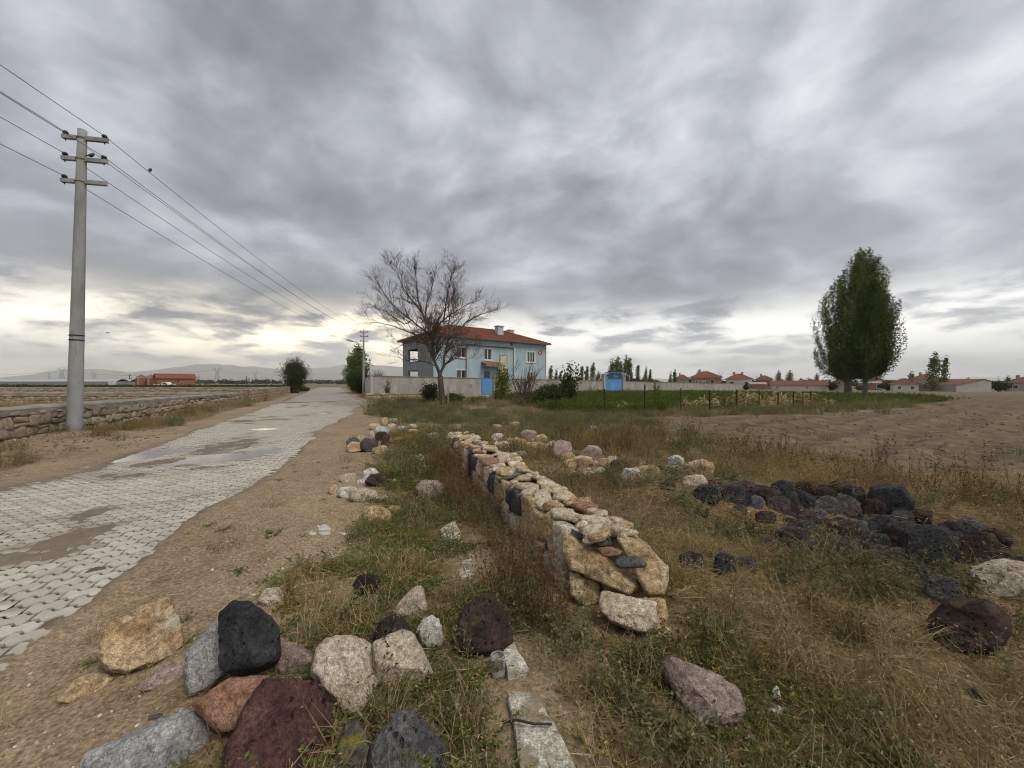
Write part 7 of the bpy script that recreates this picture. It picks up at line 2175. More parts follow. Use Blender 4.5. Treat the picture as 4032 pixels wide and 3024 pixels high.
# dark green crop strip far left
x = vg.uniform(-230, -36, 5200); y = vg.uniform(58, 112, 5200); m_ = in_poly(x, y, CROP_L)
scatter_object('far_crop', [clump(g_(180 + i), .9, .55, 160, .28, .16, 18) for i in range(3)], V_DARK, pts_of(x[m_], y[m_], .8, 1.4, .1), 'dark green crop strip beyond the far stone wall', 'crop')

# ------------------------------------------------------------------ grit, pebbles, clods
def pebble_q(rg, lev=1):
    V, F = ico(lev)
    pl = box_planes(rg, 1, .8, .6, .2, 5); r = stone_radius(V, pl, 20)
    return V * r[:, None], F
class TriForm:
    def __init__(self, V, F): self.V, self.F = V, F
    def arr(self): return np.asarray(self.V, np.float32), np.asarray(self.F, np.int32)
M_GRIT = simple_mat('grit', (.26, .20, .14), (.46, .38, .29), 3, .9, rnd=.45)
M_CLOD = simple_mat('clod', (.105, .078, .054), (.20, .155, .11), 8, .95, 30, .6, .02, rnd=.25)
M_GRITW = simple_mat('grit_white', (.48, .44, .38), (.62, .59, .53), 3, .9, rnd=.2)
pb = []
for (r0, r1, dens, s0, s1) in ((1.0, 2.6, 520, .005, .020), (2.6, 4.5, 240, .006, .026), (4.5, 8, 55, .007, .024), (8, 14, 14, .012, .035)):
    x, y = ring_points(r0, r1, dens); Z = zones(x, y)
    x, y = keep(x, y, (.95 * Z['verge'] + .22 * Z['right'] + .28 * Z['road'] * (dirt_h(x, y) > 0) + .5 * sstep(0, .6, interp(y, ROAD_L) - x) * (1 - Z['left'])) * (1 - Z['plough']))
    n = len(x); sz = s0 + (s1 - s0) * vg.random(n) ** 3
    P = pts_of(x, y, 1, 1, .4); P[:, 6] = sz; pb.append(P)
pb = np.concatenate(pb)
sel = vg.random(len(pb)) < .10
scatter_object('gravel', [TriForm(*pebble_q(g_(200 + i))) for i in range(5)], M_GRIT, pb[~sel], 'brown grit and pebbles on the bare dirt', 'gravel')
scatter_object('pale_gravel', [TriForm(*pebble_q(g_(210 + i))) for i in range(4)], M_GRITW, pb[sel], 'whitish pebbles and chips on the bare dirt', 'gravel')
cl = []
for (r0, r1, dens, s0, s1) in ((5, 9, 26, .02, .07), (9, 16, 9, .03, .10), (16, 32, 2.6, .05, .15)):
    x, y = ring_points(r0, r1, dens); Z = zones(x, y); x, y = keep(x, y, Z['plough'] * .9)
    P = pts_of(x, y, 1, 1, .4); P[:, 6] = s0 + (s1 - s0) * vg.random(len(x)) ** 2.5; cl.append(P)
x, y = vg.normal(-11.0, 1.5, 900), vg.normal(9.4, 1.1, 900); mk = (x < interp(y, ROAD_L) - .2); P = pts_of(x[mk], y[mk], 1, 1, .4); P[:, 6] = .015 + .06 * vg.random(len(P)) ** 3; cl.append(P)
scatter_object('soil_clods', [TriForm(*pebble_q(g_(220 + i))) for i in range(5)], M_CLOD, np.concatenate(cl), 'clods of turned soil in the ploughed field', 'soil')
# dead leaves here and there
q = Q(); rg = g_(300)
x, y = ring_points(1.2, 7, 1.6); Z = zones(x, y); x, y = keep(x, y, Z['right'])
lf = []
def dead_leaf(sd):
    q = Q(); r_ = g_(sd); leaf(q, np.array([0, 0, .0]), (1, .1, .2), .05, .028, r_); return q
scatter_object('dead_leaves', [dead_leaf(i) for i in range(4)], veg_mat('dead_leaf', [(.22, .085, .04), (.36, .16, .08), (.48, .25, .14), (.55, .33, .2)], .2), pts_of(x, y, .7, 1.2, .5) + np.array([0, 0, .05, 0, 0, 0, 0]), 'small reddish fallen leaves in the weeds', 'leaves')

# ------------------------------------------------------------------ single dry bushes
def bush_thing(sx, sy, R, label, mat, seed, group='dry bushes in the weeds', form=None, squash=1.0):
    p = ground_at(sx, sy)
    V, F = (form or tuft_bush(g_(seed), R)).arr()
    V = V * [1, 1, squash]
    o = obj('dry_bush', mesh_np('dry_bush', V, F, mat), None, (p.x, p.y, p.z - .02), (0, 0, seed))
    return tag(o, label, 'bush', group)
bush_thing(1600, 1775, .62, 'rusty dry bush beside the roadside stone heap', V_OCHRE, 401, squash=.85)
bush_thing(2400, 1745, .55, 'orange dry bush left of the biggest orange one', V_OCHRE, 402)
bush_thing(2470, 1775, .80, 'biggest orange dry bush in front of the green crop', V_OCHRE, 403, squash=.85)
bush_thing(2310, 1790, .50, 'orange dry bush behind the two standing grey stones', V_OCHRE, 404)
bush_thing(2570, 1790, .55, 'faded dry bush right of the biggest orange one', V_OCHRE, 405, squash=.8)
bush_thing(3340, 1920, .60, 'flat topped rusty dry bush at the edge of the ploughed field', V_OCHRE, 406, squash=.7)
bush_thing(3480, 1915, .45, 'smaller rusty dry bush right of the flat topped one', V_OCHRE, 407, squash=.7)
bush_thing(3215, 1925, .42, 'smaller rusty dry bush left of the flat topped one', V_OCHRE, 408, squash=.7)
bush_thing(3950, 1960, .60, 'tan dry bush at the far right of the ploughed field edge', V_STRAW, 409, squash=.7)
bush_thing(1045, 1578, 1.0, 'round rusty bush in front of the higher dry stone wall', V_OCHRE, 410, squash=.95)
bush_thing(1810, 1660, .5, 'low tan bush on the slope below the bare tree', V_STRAW, 411)
bush_thing(800, 2720, .10, 'tuft of long dry grass between the slab and the broken boulder', V_STRAW, 412, form=tuft_straw(g_(412), 60, .26, .05))
bush_thing(1530, 2890, .10, 'tuft of long dry grass between the cream boulder and the basalt one', V_STRAW, 413, form=tuft_straw(g_(413), 70, .34, .06))
bush_thing(1650, 1870, .35, 'bright green tuft beside the sunken kerb stones', V_GREEN, 414, 'green tufts', form=clump(g_(414), .42, .28, 900, .05, .02, 60))
bush_thing(1060, 2108, .14, 'small green tuft alone on the bare dirt', V_GREEN, 415, 'green tufts', form=tuft_leafy(g_(415), 16, .07, .10, .010, .03, 16))
bush_thing(1135, 2345, .12, 'red stemmed dry weed standing by the small cream stone', V_RUST, 416, form=tuft_stalk(g_(416), 9, .16, .03))

# ================================================================== trees
def leaf_mesh(P, size, rg, mat, name, aspect=.8, up=0.0):
    n = len(P)
    d = rg.normal(0, 1, (n, 3)); d[:, 2] += up; d /= np.linalg.norm(d, axis=1)[:, None]
    e = rg.normal(0, 1, (n, 3)); s = np.cross(d, e); s /= np.linalg.norm(s, axis=1)[:, None] + 1e-9
    L = size * rg.uniform(.6, 1.3, n)[:, None]; W_ = L * aspect
    V = np.stack([P - d * L / 2, P + s * W_ / 2, P + d * L / 2, P - s * W_ / 2], 1).reshape(-1, 3)
    return mesh_np(name, V, np.arange(len(V)).reshape(-1, 4), mat)
def curve_pts(a, b, bow, n, rg, jit=0.0):
    a, b = np.array(a, float), np.array(b, float)
    t = np.linspace(0, 1, n + 1)[:, None]
    P = a + (b - a) * t + np.array(bow) * (4 * t * (1 - t))
    if jit: P[1:] += rg.normal(0, jit, P[1:].shape)
    return P

def poplar(x, y, h, rad, trunk_r, label, seed, name='poplar_tree', lean=(0, 0), leaves=26000, size=.20, bare=.13, mat=V_POP, group=None, z=None, prof=None, nb=210, plume=None):
    plume = plume or .075 * h ** .9
    rg = g_(seed); z0 = H1(x, y) if z is None else z
    root = empty(name, (x, y, z0), 0, label, 'tree', group)
    tr = MB()
    def ax(t): return np.array([lean[0] * t * t, lean[1] * t * t, h * t])
    tr.tube([ax(t) - (np.array([0, 0, .3]) if t == 0 else 0) for t in np.linspace(0, .95, 10)], [trunk_r * (1 - .93 * t) * (1.25 if i == 0 else 1) for i, t in enumerate(np.linspace(0, .95, 10))], 9)
    prof = prof or [(0, .10), (.10, .42), (.25, .85), (.38, 1.0), (.55, .92), (.72, .70), (.86, .46), (.95, .24), (1, .06)]
    P = []
    br = MB()
    for k in range(nb):
        te = rg.uniform(.03, 1.0) ** .9
        R = rad * np.interp(te, [p[0] for p in prof], [p[1] for p in prof]) * math.sqrt(rg.uniform(.12, 1.15))
        a = rg.uniform(0, 6.28)
        hz_ = bare + (1 - bare) * te
        end = ax(min(hz_, 1.0)) + np.array([math.cos(a) * R, math.sin(a) * R, rg.uniform(-.01, .05) * h])
        ts = max(bare * .8, hz_ - rg.uniform(.12, .30) - R / h * .9)
        st = ax(ts)
        C = curve_pts(st, end, (math.cos(a) * R * .18, math.sin(a) * R * .18, -.03 * h), 6, rg)
        if k < nb * .6: br.tube(C[:6], np.linspace(trunk_r * .22, .012, 6), 4, False)
        n = int(leaves / nb)
        t = rg.uniform(.30, 1.08, n) ** .8
        i0 = np.clip((t * 6).astype(int), 0, 5); f = t * 6 - i0
        p = C[i0] * (1 - f)[:, None] + C[i0 + 1] * f[:, None]
        sp = plume * (.30 + .85 * np.sin(np.pi * np.clip((t - .2) / .95, 0, 1)) ** .7)
        p = p + rg.normal(0, 1, (n, 3)) * sp[:, None] * [.55, .55, 1.0] + np.stack([lean[0] * .10 * t, 0 * t, 0 * t], 1)
        P.append(p)
    tr.build('trunk', M_BARK_G if trunk_r > .1 else M_BARK, root, True)
    br.build('branches', M_BARK, root, True)
    obj('crown', leaf_mesh(np.concatenate(P), size, rg, mat, 'crown', .85), root)
    ROCKS.append((x, y, trunk_r))
    return root
# the pair of big poplars standing alone on the right, leaning a little with the wind
d = 47.0
POP1 = poplar((1834 - 1106) / 831 * d, d, 17.3, 3.7, .27, 'larger of the two big green poplars, with its trunk on the left', 501, lean=(1.6, 0), leaves=84000, size=.15, bare=.15, nb=230, plume=.36, prof=[(0, .18), (.06, .55), (.16, .88), (.30, 1.0), (.48, .96), (.66, .80), (.80, .60), (.92, .36), (1, .10)], group='big poplars by the ploughed field')
d = 37.0
poplar((1869 - 1106) / 831 * d, d, 11.4, 2.5, .20, 'smaller big poplar in front, with its trunk on the right', 502, lean=(.9, 0), leaves=36000, size=.13, bare=.22, nb=150, plume=.27, prof=[(0, .15), (.08, .6), (.2, .95), (.35, 1.0), (.5, .9), (.7, .72), (.85, .5), (.95, .3), (1, .12)], group='big poplars by the ploughed field')
p = at_depth(3331, 1560, 49)
MB().tube([(0, 0, -.3), (.05, 0, 1.6), (.1, .1, 3.6)], [.26, .22, .16], 8).build('side_stem', M_BARK_G, POP1, True, Vector((p.x, p.y, H1(p.x, p.y))) - POP1.location)

# far poplars in rows: a few forms, copied with all their parts
forms = []
for k in range(5):
    forms.append(poplar(0, -400 - k, 10.0, (1.15, 1.35, 1.0, 1.7, 1.25)[k], .12, None, 520 + k, 'poplar_tree', (.5 + .2 * k, 0), 900, .50, .06, V_POP, None, 0.0, None, 46))
def copy_thing(root, name, loc, rz, scale, label, cat, group):
    r = root.copy(); r.name = name; COL.objects.link(r); r.location = loc; r.rotation_euler = (0, 0, rz); r.scale = scale
    r['label'] = label; r['category'] = cat; r['group'] = group
    for ch in root.children:
        c = ch.copy(); COL.objects.link(c); c.parent = r
    return r
def far_poplar(sx, top, base, d, form, label, group, wf=1.0):
    p = at_depth(sx, 1507, d); z0 = H1(p.x, d)
    h = (CAM_H + (CY - top) / F_PX * d) - z0
    return copy_thing(forms[form], 'poplar_tree', (p.x, d, z0), RAD(20 * math.sin(sx)), (h / 10 * wf, h / 10 * wf, h / 10), label, 'tree', group)
ZR2 = (2100, 1350, 2.458); ZR3 = (2600, 1400, 2.765); ZR4 = (3200, 1350, 2.659)
GB_ = 'poplars behind the garden wall'
for (zx, zy, fm, lab, wf) in ((160, 232, 1, 'poplar just right of the blue house wall', .9), (205, 262, 4, 'short poplar second from the blue house', 1), (256, 290, 0, 'low poplar behind the leafy sapling', 1), (456, 222, 2, 'poplar right of the leafy sapling', 1), (514, 234, 0, 'slim short poplar left of the dark slender one', .8), (566, 205, 1, 'dark slender poplar alone left of the gate', .95), (612, 282, 3, 'round dark tree right of the dark slender poplar', 1.3),
                         (730, 170, 4, 'leftmost tall poplar above the blue gate', 1.1), (796, 155, 1, 'second tall poplar above the blue gate', 1.1), (836, 190, 0, 'thin poplar between the two tallest above the gate', .8), (876, 130, 3, 'tallest poplar above the right of the blue gate', .8), (918, 165, 1, 'poplar right of the tallest one', .9), (945, 290, 0, 'low thin poplar in the gap right of the gate', .9), (996, 210, 2, 'leaning poplar fourth right of the gate', 1), (1072, 240, 4, 'dark poplar standing free over the wall', .85), (1126, 264, 0, 'pale thin poplar right of the free dark one', .8),
                         (1316, 290, 4, 'left poplar of a pair over the right part of the wall', .9), (1362, 268, 1, 'right poplar of a pair over the right part of the wall', .9), (1580, 275, 3, 'stout tree behind the brick village house', .9)):
    sx, sy = zp([(zx, zy)], *ZR2)[0]
    far_poplar(sx, sy, 0, 150 if zx < 1500 else 160, fm, lab, GB_, wf)
GV_ = 'trees of the village'
for (zx, zy, fm, lab, wf) in ((1268, 168, 3, 'left of two poplars above the long barn', 1.0), (1385, 166, 3, 'right wider poplar above the long barn', 1.3), (1688, 198, 3, 'dark tree at the right end of the long barn', 1.0)):
    sx, sy = zp([(zx, zy)], *ZR3)[0]; far_poplar(sx, sy, 0, 140, fm, lab, GV_, wf)
for (zx, zy, fm, lab, wf, d) in ((1020, 305, 3, 'round topped tree behind the white walled village house', 1.2, 130), (1257, 122, 1, 'left and thicker of the slim poplar pair at right', 1.0, 96), (1360, 146, 2, 'right and thinner of the slim poplar pair at right', .85, 98), (2036, 350, 3, 'dark tree right of the grey gable', 1.1, 105)):
    sx, sy = zp([(zx, zy)], *ZR4)[0]; far_poplar(sx, sy, 0, d, fm, lab, GV_, wf)
for f in forms:
    for c in list(f.children): bpy.data.objects.remove(c)
    bpy.data.objects.remove(f)

# round bushes and leafy shrubs
def shrub(name, x, y, w_, h, label, seed, mat=V_DARK, leaves=3000, size=.16, cat='shrub', group=None, stems=14, lift=.0, hollow=.35, twigs=0, z=None):
    rg = g_(seed); z0 = H1(x, y) if z is None else z
    root = empty(name, (x, y, z0), 0, label, cat, group)
    st = MB(); P = []
    for k in range(stems):
        a = rg.uniform(0, 6.28); r = math.sqrt(rg.random())
        e = np.array([math.cos(a) * r * w_ / 2 * .8, math.sin(a) * r * w_ / 2 * .8, lift + (h - lift) * (1 - .45 * r * r) * rg.uniform(.7, .95)])
        C = curve_pts((rg.normal(0, .03 * w_), rg.normal(0, .03 * w_), -.1), e, (0, 0, h * .08), 5, rg)
        st.tube(C, np.linspace(.018 * h ** .7 + .008, .006, 6), 5, False)
        for j in range(int(leaves / stems)):
            t = rg.uniform(.25, 1.05); i = min(int(t * 5), 4); f = t * 5 - i
            P.append(C[i] * (1 - f) + C[i + 1] * f + rg.normal(0, 1, 3) * np.array([w_ * .10, w_ * .10, h * .08]))
        for j in range(twigs):
            t0 = rg.uniform(.5, 1); i = min(int(t0 * 5), 4)
            dd = rdir(rg, .5, 1.5); st.tube([C[i], C[i] + dd * h * .13, C[i] + dd * h * .26 + np.array([0, 0, .04 * h])], [.012, .009, .005], 3, False)
    st.build('stems', M_TWIG, root)
    P = np.array(P); P = P[P[:, 2] > .02]
    obj('foliage', leaf_mesh(P, size, rg, mat, 'foliage', .6), root)
    return root
p = ground_at(1160, 1549); DB = p.y
p = at_depth(1160, 1507, 56); shrub('tree', p.x, 56, 4.3, 5.2, 'round dark olive tree with bare twigs on top, left of the road', 601, V_DARK, 7000, .20, 'tree', None, 40, .6, twigs=16)
MB().tube([(0, 0, -.3), (0.05, 0, .9), (-.1, 0, 1.8)], [.62, .5, .34], 9).build('trunk', M_BARK, bpy.data.objects['tree'], True)
p = at_depth(1408, 1507, 58); poplar(p.x, 58, 6.6, 2.05, .14, 'yellow green tree behind the far utility pole', 602, 'tree', (.1, 0), 5200, .26, .12, V_GREEN, None, None, None, 90)
p = at_depth(1412, 1507, 54); shrub('round_bush', p.x, 54, 3.9, 3.5, 'big round green bush at the foot of the far utility pole', 603, V_DARK, 9000, .18, 'bush', None, 46)
p = at_depth(1490, 1507, 41.5); shrub('shrub', p.x, p.y, 2.6, 3.0, 'twiggy leafless shrub over the left corner of the garden wall', 604, V_GREY, 260, .10, 'shrub', None, 26, twigs=10)
def pxshrub(sx0, sx1, top, base, label, seed, mat=V_DARK, leaves=2500, size=.10, d=None, **kw):
    g = ground_at((sx0 + sx1) / 2, base)
    if d is not None: g = at_depth((sx0 + sx1) / 2, 1507, d); g.z = H1(g.x, g.y)
    w_ = (sx1 - sx0) / F_PX * g.y; h = (CAM_H + (CY - top) / F_PX * g.y) - g.z
    return shrub('shrub', g.x, g.y, w_, h, label, seed, mat, leaves, size, 'shrub', 'shrubs before the garden wall', **kw)
pxshrub(1505, 1545, 1475, 1552, 'slim upright shrub against the garden wall near its corner', 611, V_GREEN, 420, .09, 33, stems=16)
pxshrub(1650, 1735, 1500, 1618, 'dark green shrub left of the bare tree trunk', 612, V_DARK, 2600, .11, 24)
pxshrub(1745, 1830, 1540, 1622, 'low dark bush right of the bare tree trunk', 613, V_DARK, 1800, .11, 24)
pxshrub(1830, 1930, 1560, 1628, 'low green bush below the narrow blue door', 614, V_GREEN, 2000, .11, 24)
pxshrub(1935, 2012, 1420, 1600, 'leafy green climber tree beside the narrow blue door', 615, V_GREEN, 1500, .17, 26, stems=12)
pxshrub(1938, 1985, 1520, 1612, 'bright green young shrub under the climber tree', 616, V_CROP, 1500, .10, 25)
pxshrub(2085, 2250, 1500, 1640, 'widest dark shrub in front of the garden wall', 617, V_DARK, 6500, .11, 22, stems=40, twigs=3)
pxshrub(2010, 2090, 1555, 1632, 'low olive bush left of the widest dark shrub', 618, V_GREY, 2200, .10, 23)
pxshrub(2195, 2275, 1470, 1600, 'dense dark crown of the sapling by the crop', 619, V_DARK, 2600, .12, 23.5, stems=18)
pxshrub(2195, 2300, 1395, 1600, 'tall sapling with sparse leaves against the sky', 620, V_DARK, 340, .17, 23.5, stems=11, lift=.6)
pxshrub(2568, 2600, 1484, 1545, 'small upright shrub in front of the wall right of the gate', 621, V_GREEN, 320, .13, 52, stems=10)
pxshrub(2660, 2810, 1535, 1560, 'low weedy bush at the foot of the wall right part', 622, V_GREEN, 900, .20, 58)
pxshrub(3150, 3350, 1556, 1600, 'low green scrub under the poplars, left', 623, V_GREEN, 2600, .16, 36, stems=30)
pxshrub(3460, 3720, 1556, 1590, 'low green scrub right of the poplar trunks', 624, V_GREEN, 3000, .18, 40, stems=34)
GV2 = 'shrubs of the village'
for (sx0, sx1, top, d, lab, sd) in ((3255, 3292, 1502, 105, 'dark shrub at the right end of the long barn', 631), (3470, 3520, 1494, 108, 'dark tree left of the white walled village house', 632), (3700, 3765, 1500, 100, 'dark hedge left of the grey gable', 633), (3640, 3705, 1505, 99, 'dark hedge under the slim poplar pair', 634), (3894, 3975, 1494, 100, 'wide dark bush right of the grey gable', 635), (3370, 3410, 1516, 110, 'dark shed bush behind the poplar trunks', 636), (2929, 2948, 1515, 112, 'small round bush by the end of the garden wall', 637)):
    g = at_depth((sx0 + sx1) / 2, 1507, d); z0 = H1(g.x, d)
    shrub('shrub', g.x, d, (sx1 - sx0) / F_PX * d, CAM_H + (CY - top) / F_PX * d - z0, lab, sd, V_DARK, 1100, .42, 'shrub', GV2, 16)

# ---------------------------------------------------------------- the bare tree
def bare_tree(x, y, label, seed, scale=1.0):
    rg = g_(seed); z0 = H1(x, y)
    root = empty('bare_tree', (x, y, z0), 0, label, 'tree')
    k = 23.0 / F_PX                                       # metres per photo pixel at the tree
    def pt(zx, zy, dy=0.0):
        sx, sy = 1400 + zx / 2.37, 920 + zy / 2.37
        return np.array([(sx - CX) / F_PX * y - x, dy, CAM_H + (CY - sy) / F_PX * y - z0])
    tr = MB()
    base = [pt(815, 1640), pt(808, 1520), pt(795, 1400), pt(790, 1330)]
    base[0][2] = -.3
    tr.tube(base, [.24, .18, .165, .165], 10)
    scaff = [   # limbs read off the photograph: points (x, y on the enlargement, depth)
        [(790, 1330, 0), (760, 1240, -.05), (735, 1180, -.1), (700, 1090, -.1), (650, 1030, .1), (620, 1010, .3)],
        [(735, 1180, -.1), (722, 1090, .1), (715, 1000, .2), (690, 930, .35), (650, 840, .5), (600, 720, .6), (560, 600, .6), (545, 480, .5), (540, 330, .5)],
        [(722, 1090, .1), (735, 1000, -.3), (780, 900, -.7), (850, 830, -1.0), (960, 770, -1.3), (1090, 700, -1.6)],
        [(790, 1330, 0), (825, 1230, .1), (828, 1100, .3), (850, 980, .5), (860, 880, .8), (850, 760, 1.1), (835, 640, 1.3), (820, 500, 1.5)],
        [(690, 930, .35), (640, 900, -.3), (560, 830, -.9), (470, 760, -1.3), (370, 650, -1.6), (300, 520, -1.8)],
        [(650, 840, .5), (620, 740, .9), (625, 600, 1.2), (660, 480, 1.4), (680, 360, 1.5)],
        [(700, 1090, -.1), (640, 980, -.6), (540, 940, -1.2), (430, 900, -1.7), (320, 880, -2.1)],
        [(715, 1000, .2), (700, 880, .9), (745, 740, 1.5), (790, 620, 1.9), (880, 480, 2.1)],
        [(850, 980, .5), (930, 880, .9), (1010, 790, 1.3), (1110, 730, 1.6), (1200, 690, 1.8)],
        [(850, 830, -1.0), (880, 720, -1.4), (910, 600, -1.6), (930, 470, -1.7)],
        [(650, 1030, .1), (570, 1000, .7), (480, 990, 1.2), (380, 1000, 1.6)],
        [(560, 830, -.9), (480, 860, -.6), (380, 800, -.4), (280, 720, -.2)],
        [(600, 720, .6), (520, 620, .2), (440, 500, .0), (400, 400, -.1)],
        [(828, 1100, .3), (900, 1040, .8), (980, 1020, 1.2), (1080, 1010, 1.5)],
        [(760, 1240, -.05), (690, 1200, -.6), (600, 1180, -1.0), (500, 1190, -1.3)],
        [(825, 1230, .1), (890, 1180, -.5), (980, 1170, -.9)],
    ]
    tips = []
    limbs = []
    for li, pl in enumerate(scaff):
        P = [pt(*q) for q in pl]
        L = sum(np.linalg.norm(P[i + 1] - P[i]) for i in range(len(P) - 1))
        r0 = (.11, .10, .062, .09, .055, .055, .05, .055, .055, .045, .045, .038, .045, .038, .034, .034)[li]
        R = np.linspace(r0, .016, len(P))
        # smooth the limb
        Q_ = [P[0]]
        RR = [R[0]]
        for i in range(len(P) - 1):
            for f in (.5, 1.0):
                Q_.append(P[i] * (1 - f) + P[i + 1] * f + rg.normal(0, .03, 3) * (f < 1)); RR.append(R[i] * (1 - f) + R[i + 1] * f)
        limbs.append((Q_, RR)); 
    tr.build('trunk', M_BARK, root, True)
    lb = MB()
    for Q_, RR in limbs: lb.tube(Q_, RR, 7, False)
    lb.build('limbs', M_BARK, root, True)
    tw = MB()
    cen = pt(680, 1050)
    def grow(p, d, L, r, lev):
        n = 4 if lev < 2 else 3
        P = [p]; dd = d / np.linalg.norm(d)
        for i in range(n):
            up = np.array([0, 0, .20 if lev < 2 else .13])
            dd = dd + up * rg.uniform(.1, .9) + rg.normal(0, .13, 3)
            if dd[2] < 0 and lev == 0: dd[2] *= .5
            dd /= np.linalg.norm(dd); P.append(P[-1] + dd * L / n)
        tw.tube(P, np.linspace(r, r * .42, n + 1), 4 if lev == 0 else 3, False)
        if lev >= 3: return
        m = (6, 4, 2)[lev]
        for i in range(m):
            t = rg.uniform(.2, 1.0); j = min(int(t * n), n - 1)
            q = P[j] * (1 - (t * n - j)) + P[j + 1] * (t * n - j)
            side = rg.normal(0, 1, 3); side -= dd * (side @ dd); side /= np.linalg.norm(side)
            nd = dd * .75 + side * rg.uniform(.4, .85)
            grow(q, nd, L * rg.uniform(.45, .70), max(r * .58, .0048), lev + 1)
    for li, (Q_, RR) in enumerate(limbs):
        n = len(Q_)
        for i in range(2 if li else 4, n):
            for _ in range(2 if i < n - 1 else 3):
                a, b = Q_[i - 1], Q_[i]; f = rg.random(); p = a * (1 - f) + b * f
                dd = (b - a) / (np.linalg.norm(b - a) + 1e-9); side = rg.normal(0, 1, 3); side -= dd * (side @ dd); side /= np.linalg.norm(side)
                out = p - cen; out[2] = max(out[2] * .35, .1); out /= np.linalg.norm(out) + 1e-9
                grow(p, dd * (.9 if i == n - 1 else .45) + side * .55 + out * .55, rg.uniform(.70, 1.34) * (1.0 if i > n / 2 else .95), max(RR[i] * .5, .012), 0 if rg.random() < .55 else 1)
    tw.build('twigs', M_TWIG, root)
    MB().box((.26, -.03, -.2), (.33, .03, 1.05)).build('stake', simple_mat('pale_stake', (.30, .22, .14), (.40, .31, .21), 6), root)
    return root
pb_ = at_depth(1745, 1507, 23.0)
bare_tree(pb_.x, 23.0, 'big leafless spreading tree in front of the blue house', 701)
# small leafless shrub-tree in front of the wall
def bare_shrub(sx, base, top, wpx, label, seed, d):
    p = at_depth(sx, 1507, d); z0 = H1(p.x, d); rg = g_(seed)
    root = empty('bare_shrub', (p.x, d, z0), 0, label, 'shrub', 'leafless shrubs')
    h = CAM_H + (CY - top) / F_PX * d - z0; w_ = wpx / F_PX * d
    tw = MB()
    def grow(p, dd, L, r, lev):
        P = [p]
        for i in range(4):
            dd = dd + rg.normal(0, .12, 3) + np.array([0, 0, .10]); dd /= np.linalg.norm(dd); P.append(P[-1] + dd * L / 4)
        tw.tube(P, np.linspace(r, r * .4, 5), 4, False)
        if lev < 2:
            for i in range(6):
                t = rg.uniform(.2, .95); j = min(int(t * 4), 3); s = rg.normal(0, 1, 3); grow(P[j], dd * .8 + s * .35, L * rg.uniform(.35, .55), max(r * .5, .005), lev + 1)
    for k in range(7):
        a = rg.uniform(0, 6.28); grow(np.array([rg.normal(0, .06), rg.normal(0, .06), -.05]), np.array([math.cos(a) * w_ / h * .8, math.sin(a) * w_ / h * .5, 1.0]), h * rg.uniform(.6, .9), .022, 0)
    tw.build('stems', M_TWIG, root)
bare_shrub(2062, 1608, 1395, 140, 'thin leafless shrub right of the climber tree, before the house windows', 711, 23.5)
bare_shrub(2085, 1610, 1440, 100, 'second leafless shrub close to the widest dark shrub', 712, 23.0)
bare_shrub(2330, 1535, 1510, 40, 'small leafless shrub at the wall left of the blue gate', 713, 49)

# ---------------------------------------------------------------- fence posts and withered maize
M_POST = simple_mat('rusty_post', (.030, .022, .019), (.060, .042, .034), 12, .9)
GPST = 'rusty fence posts before the crop'
POSTS = [(1307, 840, 898), (1392.7, 831, 892.5), (1468.8, 838, 896), (1533.5, 843, 894), (1591.5, 841.5, 885), (1639.5, 845, 887.5), (1680.8, 847, 884.5), (1713.5, 846, 881.5), (1734, 845.5, 880.5), (1751, 846, 881)]
ords = ('leftmost', 'second', 'third', 'fourth', 'fifth', 'sixth', 'seventh', 'eighth', 'ninth', 'rightmost')
for k, (px, t, b) in enumerate(POSTS):
    d = np.interp(k, [0, 9], [17.6, 23.4])
    p = at_depth(px * 1.82278, 1507, d); z0 = H1(p.x, d); h = CAM_H + (827 - t) / 831 * d - z0
    o = MB().box((-.028, -.028, -.3), (.028, -.016, h)).box((-.028, -.016, -.3), (-.016, .028, h)).build('fence_post', M_POST, None, False, (p.x, d, z0), (RAD((k * 37 % 5) - 2) * .5, RAD((k * 53 % 7) - 3) * .5, k))
    tag(o, ords[k] + ' of the thin rusty angle iron posts before the green crop', 'fence post', GPST)
def maize(x, y, h, seed, lab):
    rg = g_(seed); z0 = H1(x, y)
    root = empty('maize_plant', (x, y, z0), 0, lab, 'maize', 'withered maize plants')
    ln = rg.normal(0, .25, 2)
    P = [np.array([ln[0] * t * h, ln[1] * t * h, h * t]) for t in np.linspace(0, 1, 5)]
    MB().tube(P, np.linspace(.016, .007, 5), 5).build('stalk', V_CORN, root)
    q = Q()
    for k in range(15):
        t = rg.uniform(.12, 1.0); i = min(int(t * 4), 3); p = P[i] * (1 - (t * 4 - i)) + P[i + 1] * (t * 4 - i)
        ribbon(q, p, rdir(rg, .1, 1.1), rg.uniform(.3, .6), .055, rg.uniform(.5, 1.3), 4, rg)
    V, F = q.arr(); obj('leaves', mesh_np('leaves', V, F, V_CORN), root)
mz = g_(801)
